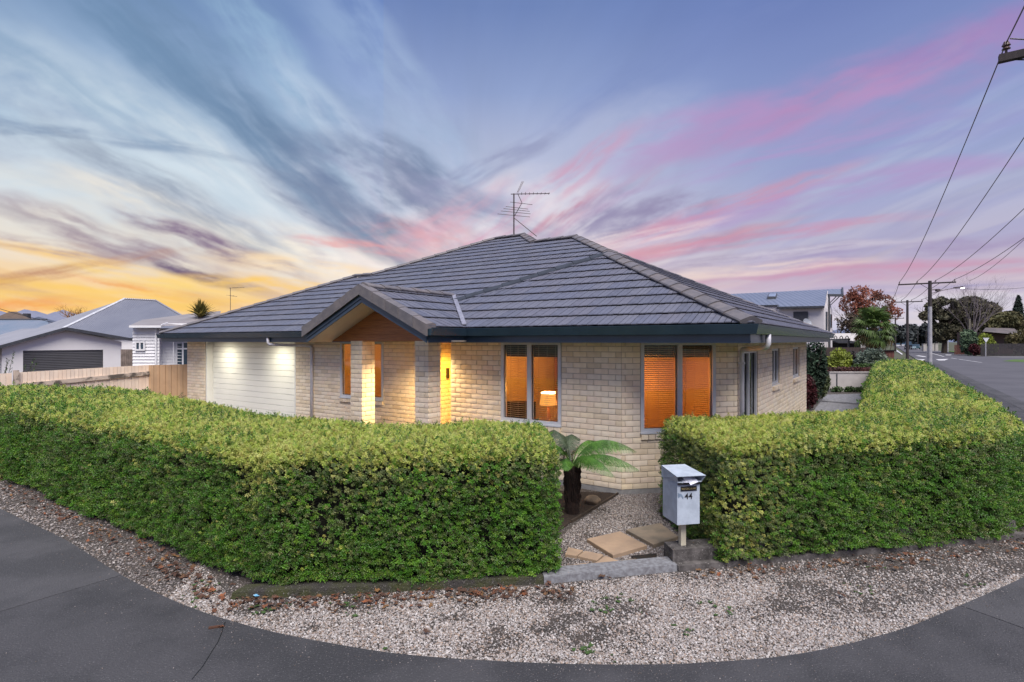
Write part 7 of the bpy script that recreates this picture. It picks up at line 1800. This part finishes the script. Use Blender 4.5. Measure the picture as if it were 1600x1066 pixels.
# lit street lamp on the first pole
sl_ = MB(); a = Vector((0, 0, 6.55)); b = Vector((ARM[0] * 1.75 + .1, ARM[1] * 1.75, 7.0)); sl_.tube([a, a.lerp(b, .5) + Vector((0, 0, .05)), b], [.035, .03, .03], 6); sl_.build('lamp_arm', m_metal, P1)
q = MB(); q.beam(tuple(b - Vector((.15, -.1, 0))), tuple(b + Vector((.42, -.28, .06))), .16, .10); hd = q.build('lamp_head', m_metal, P1)
q = MB(); q.beam(tuple(b + Vector((.28, -.19, -.06))), tuple(b + Vector((.50, -.33, -.02))), .13, .05); q.build('lamp_lens', emat('street_lamp_glow', (1.0, 0.92, 0.85), 9.0), P1)
q = MB(); q.tube([(0, 0, 6.9), (.55, -.35, 6.92)], .05, 6); q.box(.3, .6, -.45, -.2, 6.75, 6.95); q.build('bracket_box', m_metal, P1)
def wire(name, A, B, sag, label, r=.011, group='overhead wires'):
    A, B = Vector(A), Vector(B); n = 28; pts = [A.lerp(B, i / n) + Vector((0, 0, -sag * 4 * (i / n) * (1 - i / n))) for i in range(n + 1)]
    q = MB(); rr = [r * max(1.0, math.hypot(p.x, p.y) / 18) ** .55 for p in pts]; q.tube(pts, rr, 5, cap=False); return tag(q.build(name, m_black), label, 'power line', group)
ext = lambda a, b, L: tuple(Vector(a) + (Vector(a) - Vector(b)).normalized() * L)
names = ['leftmost overhead wire from the near crossarm to the lamp pole', 'second overhead wire from the left running to the lamp pole', 'third overhead wire from the left running to the lamp pole', 'fourth overhead wire from the left running to the lamp pole']
for k in range(4):
    wire('power_line', tp0[k], tp1[k], .55, names[k])
    wire('power_line', tp1[k], tp2[k], .25, 'overhead wire between the lamp pole and the second pole, %s from the left' % ('first', 'second', 'third', 'fourth')[k])
    e = ext(tp0[k], tp1[k], 12); wire('power_line', tp0[k], e, .15, ('leftmost', 'second', 'third', 'rightmost')[k] + ' overhead wire leaving the near crossarm towards the top right')
wire('power_line', (n0[0], n0[1], 6.2), (tp1[3][0] + .8, tp1[3][1] - .5, 7.55), .5, 'thin lowest cable right of the four wires to the lamp pole', .008)
wire('power_line', (tp1[3][0], tp1[3][1], 6.95), (XA(1620, 80), 80, ZA(447, 80)), .25, 'service wire running right from the lamp pole across the road', .009)
wire('power_line', V3(-40, 470, 45), V3(150, 514, 60), .35, 'sagging service wire over the roofs at the left', .012)
for (px, Y, yt, lab, m_, r) in ((1481, 125, 509, 'short pale timber post standing across the road before the maroon fence', m_polew, .14), (1514.8, 95, 498.5, 'tall weathered grey post in front of the pale bush', mat('grey_post', (.20, .18, .14), None, .9), .16), (1447, 150, 517, 'thin brown pole left of the gate pillars far up the street', m_pole, .1), (1434, 190, 517, 'thin pole beyond the parked cars', m_pole, .12), (1463.5, 140, 520, 'thin brown pole between the gate pillars', m_pole, .1)):
    q = MB(); q.tube([(0, 0, -.12), (0, 0, ZA(yt, Y))], [r, r * .85], 8); tag(q.build('street_post', m_, loc=(XA(px, Y), Y, 0)), lab, 'post')
# give way sign seen from behind
gw_ = thing('give_way_sign', 'back of a triangular give way sign on a pale post across the road', 'sign', (XA(1540.5, 86), 86, -.1))
q = MB(); q.tube([(0, .05, 0), (0, .05, ZA(530, 86) + .1)], .07, 8); q.build('post', m_polew, gw_)
zt_s, zb_s = ZA(528, 86) + .1, ZA(535.2, 86) + .1; hw_ = 5.0 * 86 / F_PX
q = MB(); q.hexa([(-hw_, -.03, zt_s), (hw_, -.03, zt_s), (hw_, 0, zt_s), (-hw_, 0, zt_s)], [(-.02, -.03, zb_s), (.02, -.03, zb_s), (.02, 0, zb_s), (-.02, 0, zb_s)]); q.build('triangle_plate', m_hipcap, gw_)
# parked cars, far
def car(px, Y, label, col, L=4.2, W=1.75, H=1.5, van=False):
    t = thing('parked_car', label, 'car', (XA(px, Y), Y, -.12), math.radians(-34)); mb_ = mat('car_paint_%s' % px, col, None, .3)
    q = MB(); h2 = H * .55; q.hexa([(-W / 2, -L / 2, .3), (W / 2, -L / 2, .3), (W / 2, L / 2, .3), (-W / 2, L / 2, .3)], [(-W / 2 + .05, -L / 2 + .05, h2), (W / 2 - .05, -L / 2 + .05, h2), (W / 2 - .05, L / 2 - .1, h2 + .05), (-W / 2 + .05, L / 2 - .1, h2 + .05)]); q.build('body', mb_, t)
    q = MB(); a, b = (-L / 2 + (.3 if not van else .05), L / 2 - .9); q.hexa([(-W / 2 + .06, a - .1, h2), (W / 2 - .06, a - .1, h2), (W / 2 - .06, b, h2), (-W / 2 + .06, b, h2)], [(-W / 2 + .22, a + .25, H), (W / 2 - .22, a + .25, H), (W / 2 - .22, b - .6, H), (-W / 2 + .22, b - .6, H)]); q.build('cabin', m_wg, t)
    for sx_ in (-1, 1):
        for sy_ in (-1, 1): q = MB(); q.tube([(sx_ * (W / 2 - .22), sy_ * L * .31, .32), (sx_ * (W / 2 + .01), sy_ * L * .31, .32)], .32, 12); q.build('wheel', m_black, t)
        q = MB(); q.box(sx_ * .62 - .12, sx_ * .62 + .12, -L / 2 - .02, -L / 2 + .03, .6, .75); q.build('headlight', m_hipcap, t)
    return t
car(1425.5, 165, 'pale teal parked car far up the street, left of the dark one', (.35, .48, .52)); car(1432, 168, 'dark teal parked car far up the street, right of the pale one', (.04, .10, .12)); car(1419, 160, 'dark van parked behind the second power pole', (.02, .025, .03), 4.6, 1.8, 2.3, True)
car(1403, 240, 'white car far away on the left side of the street', (.7, .7, .7)); car(1412, 260, 'small white car at the far end of the street', (.7, .7, .7))
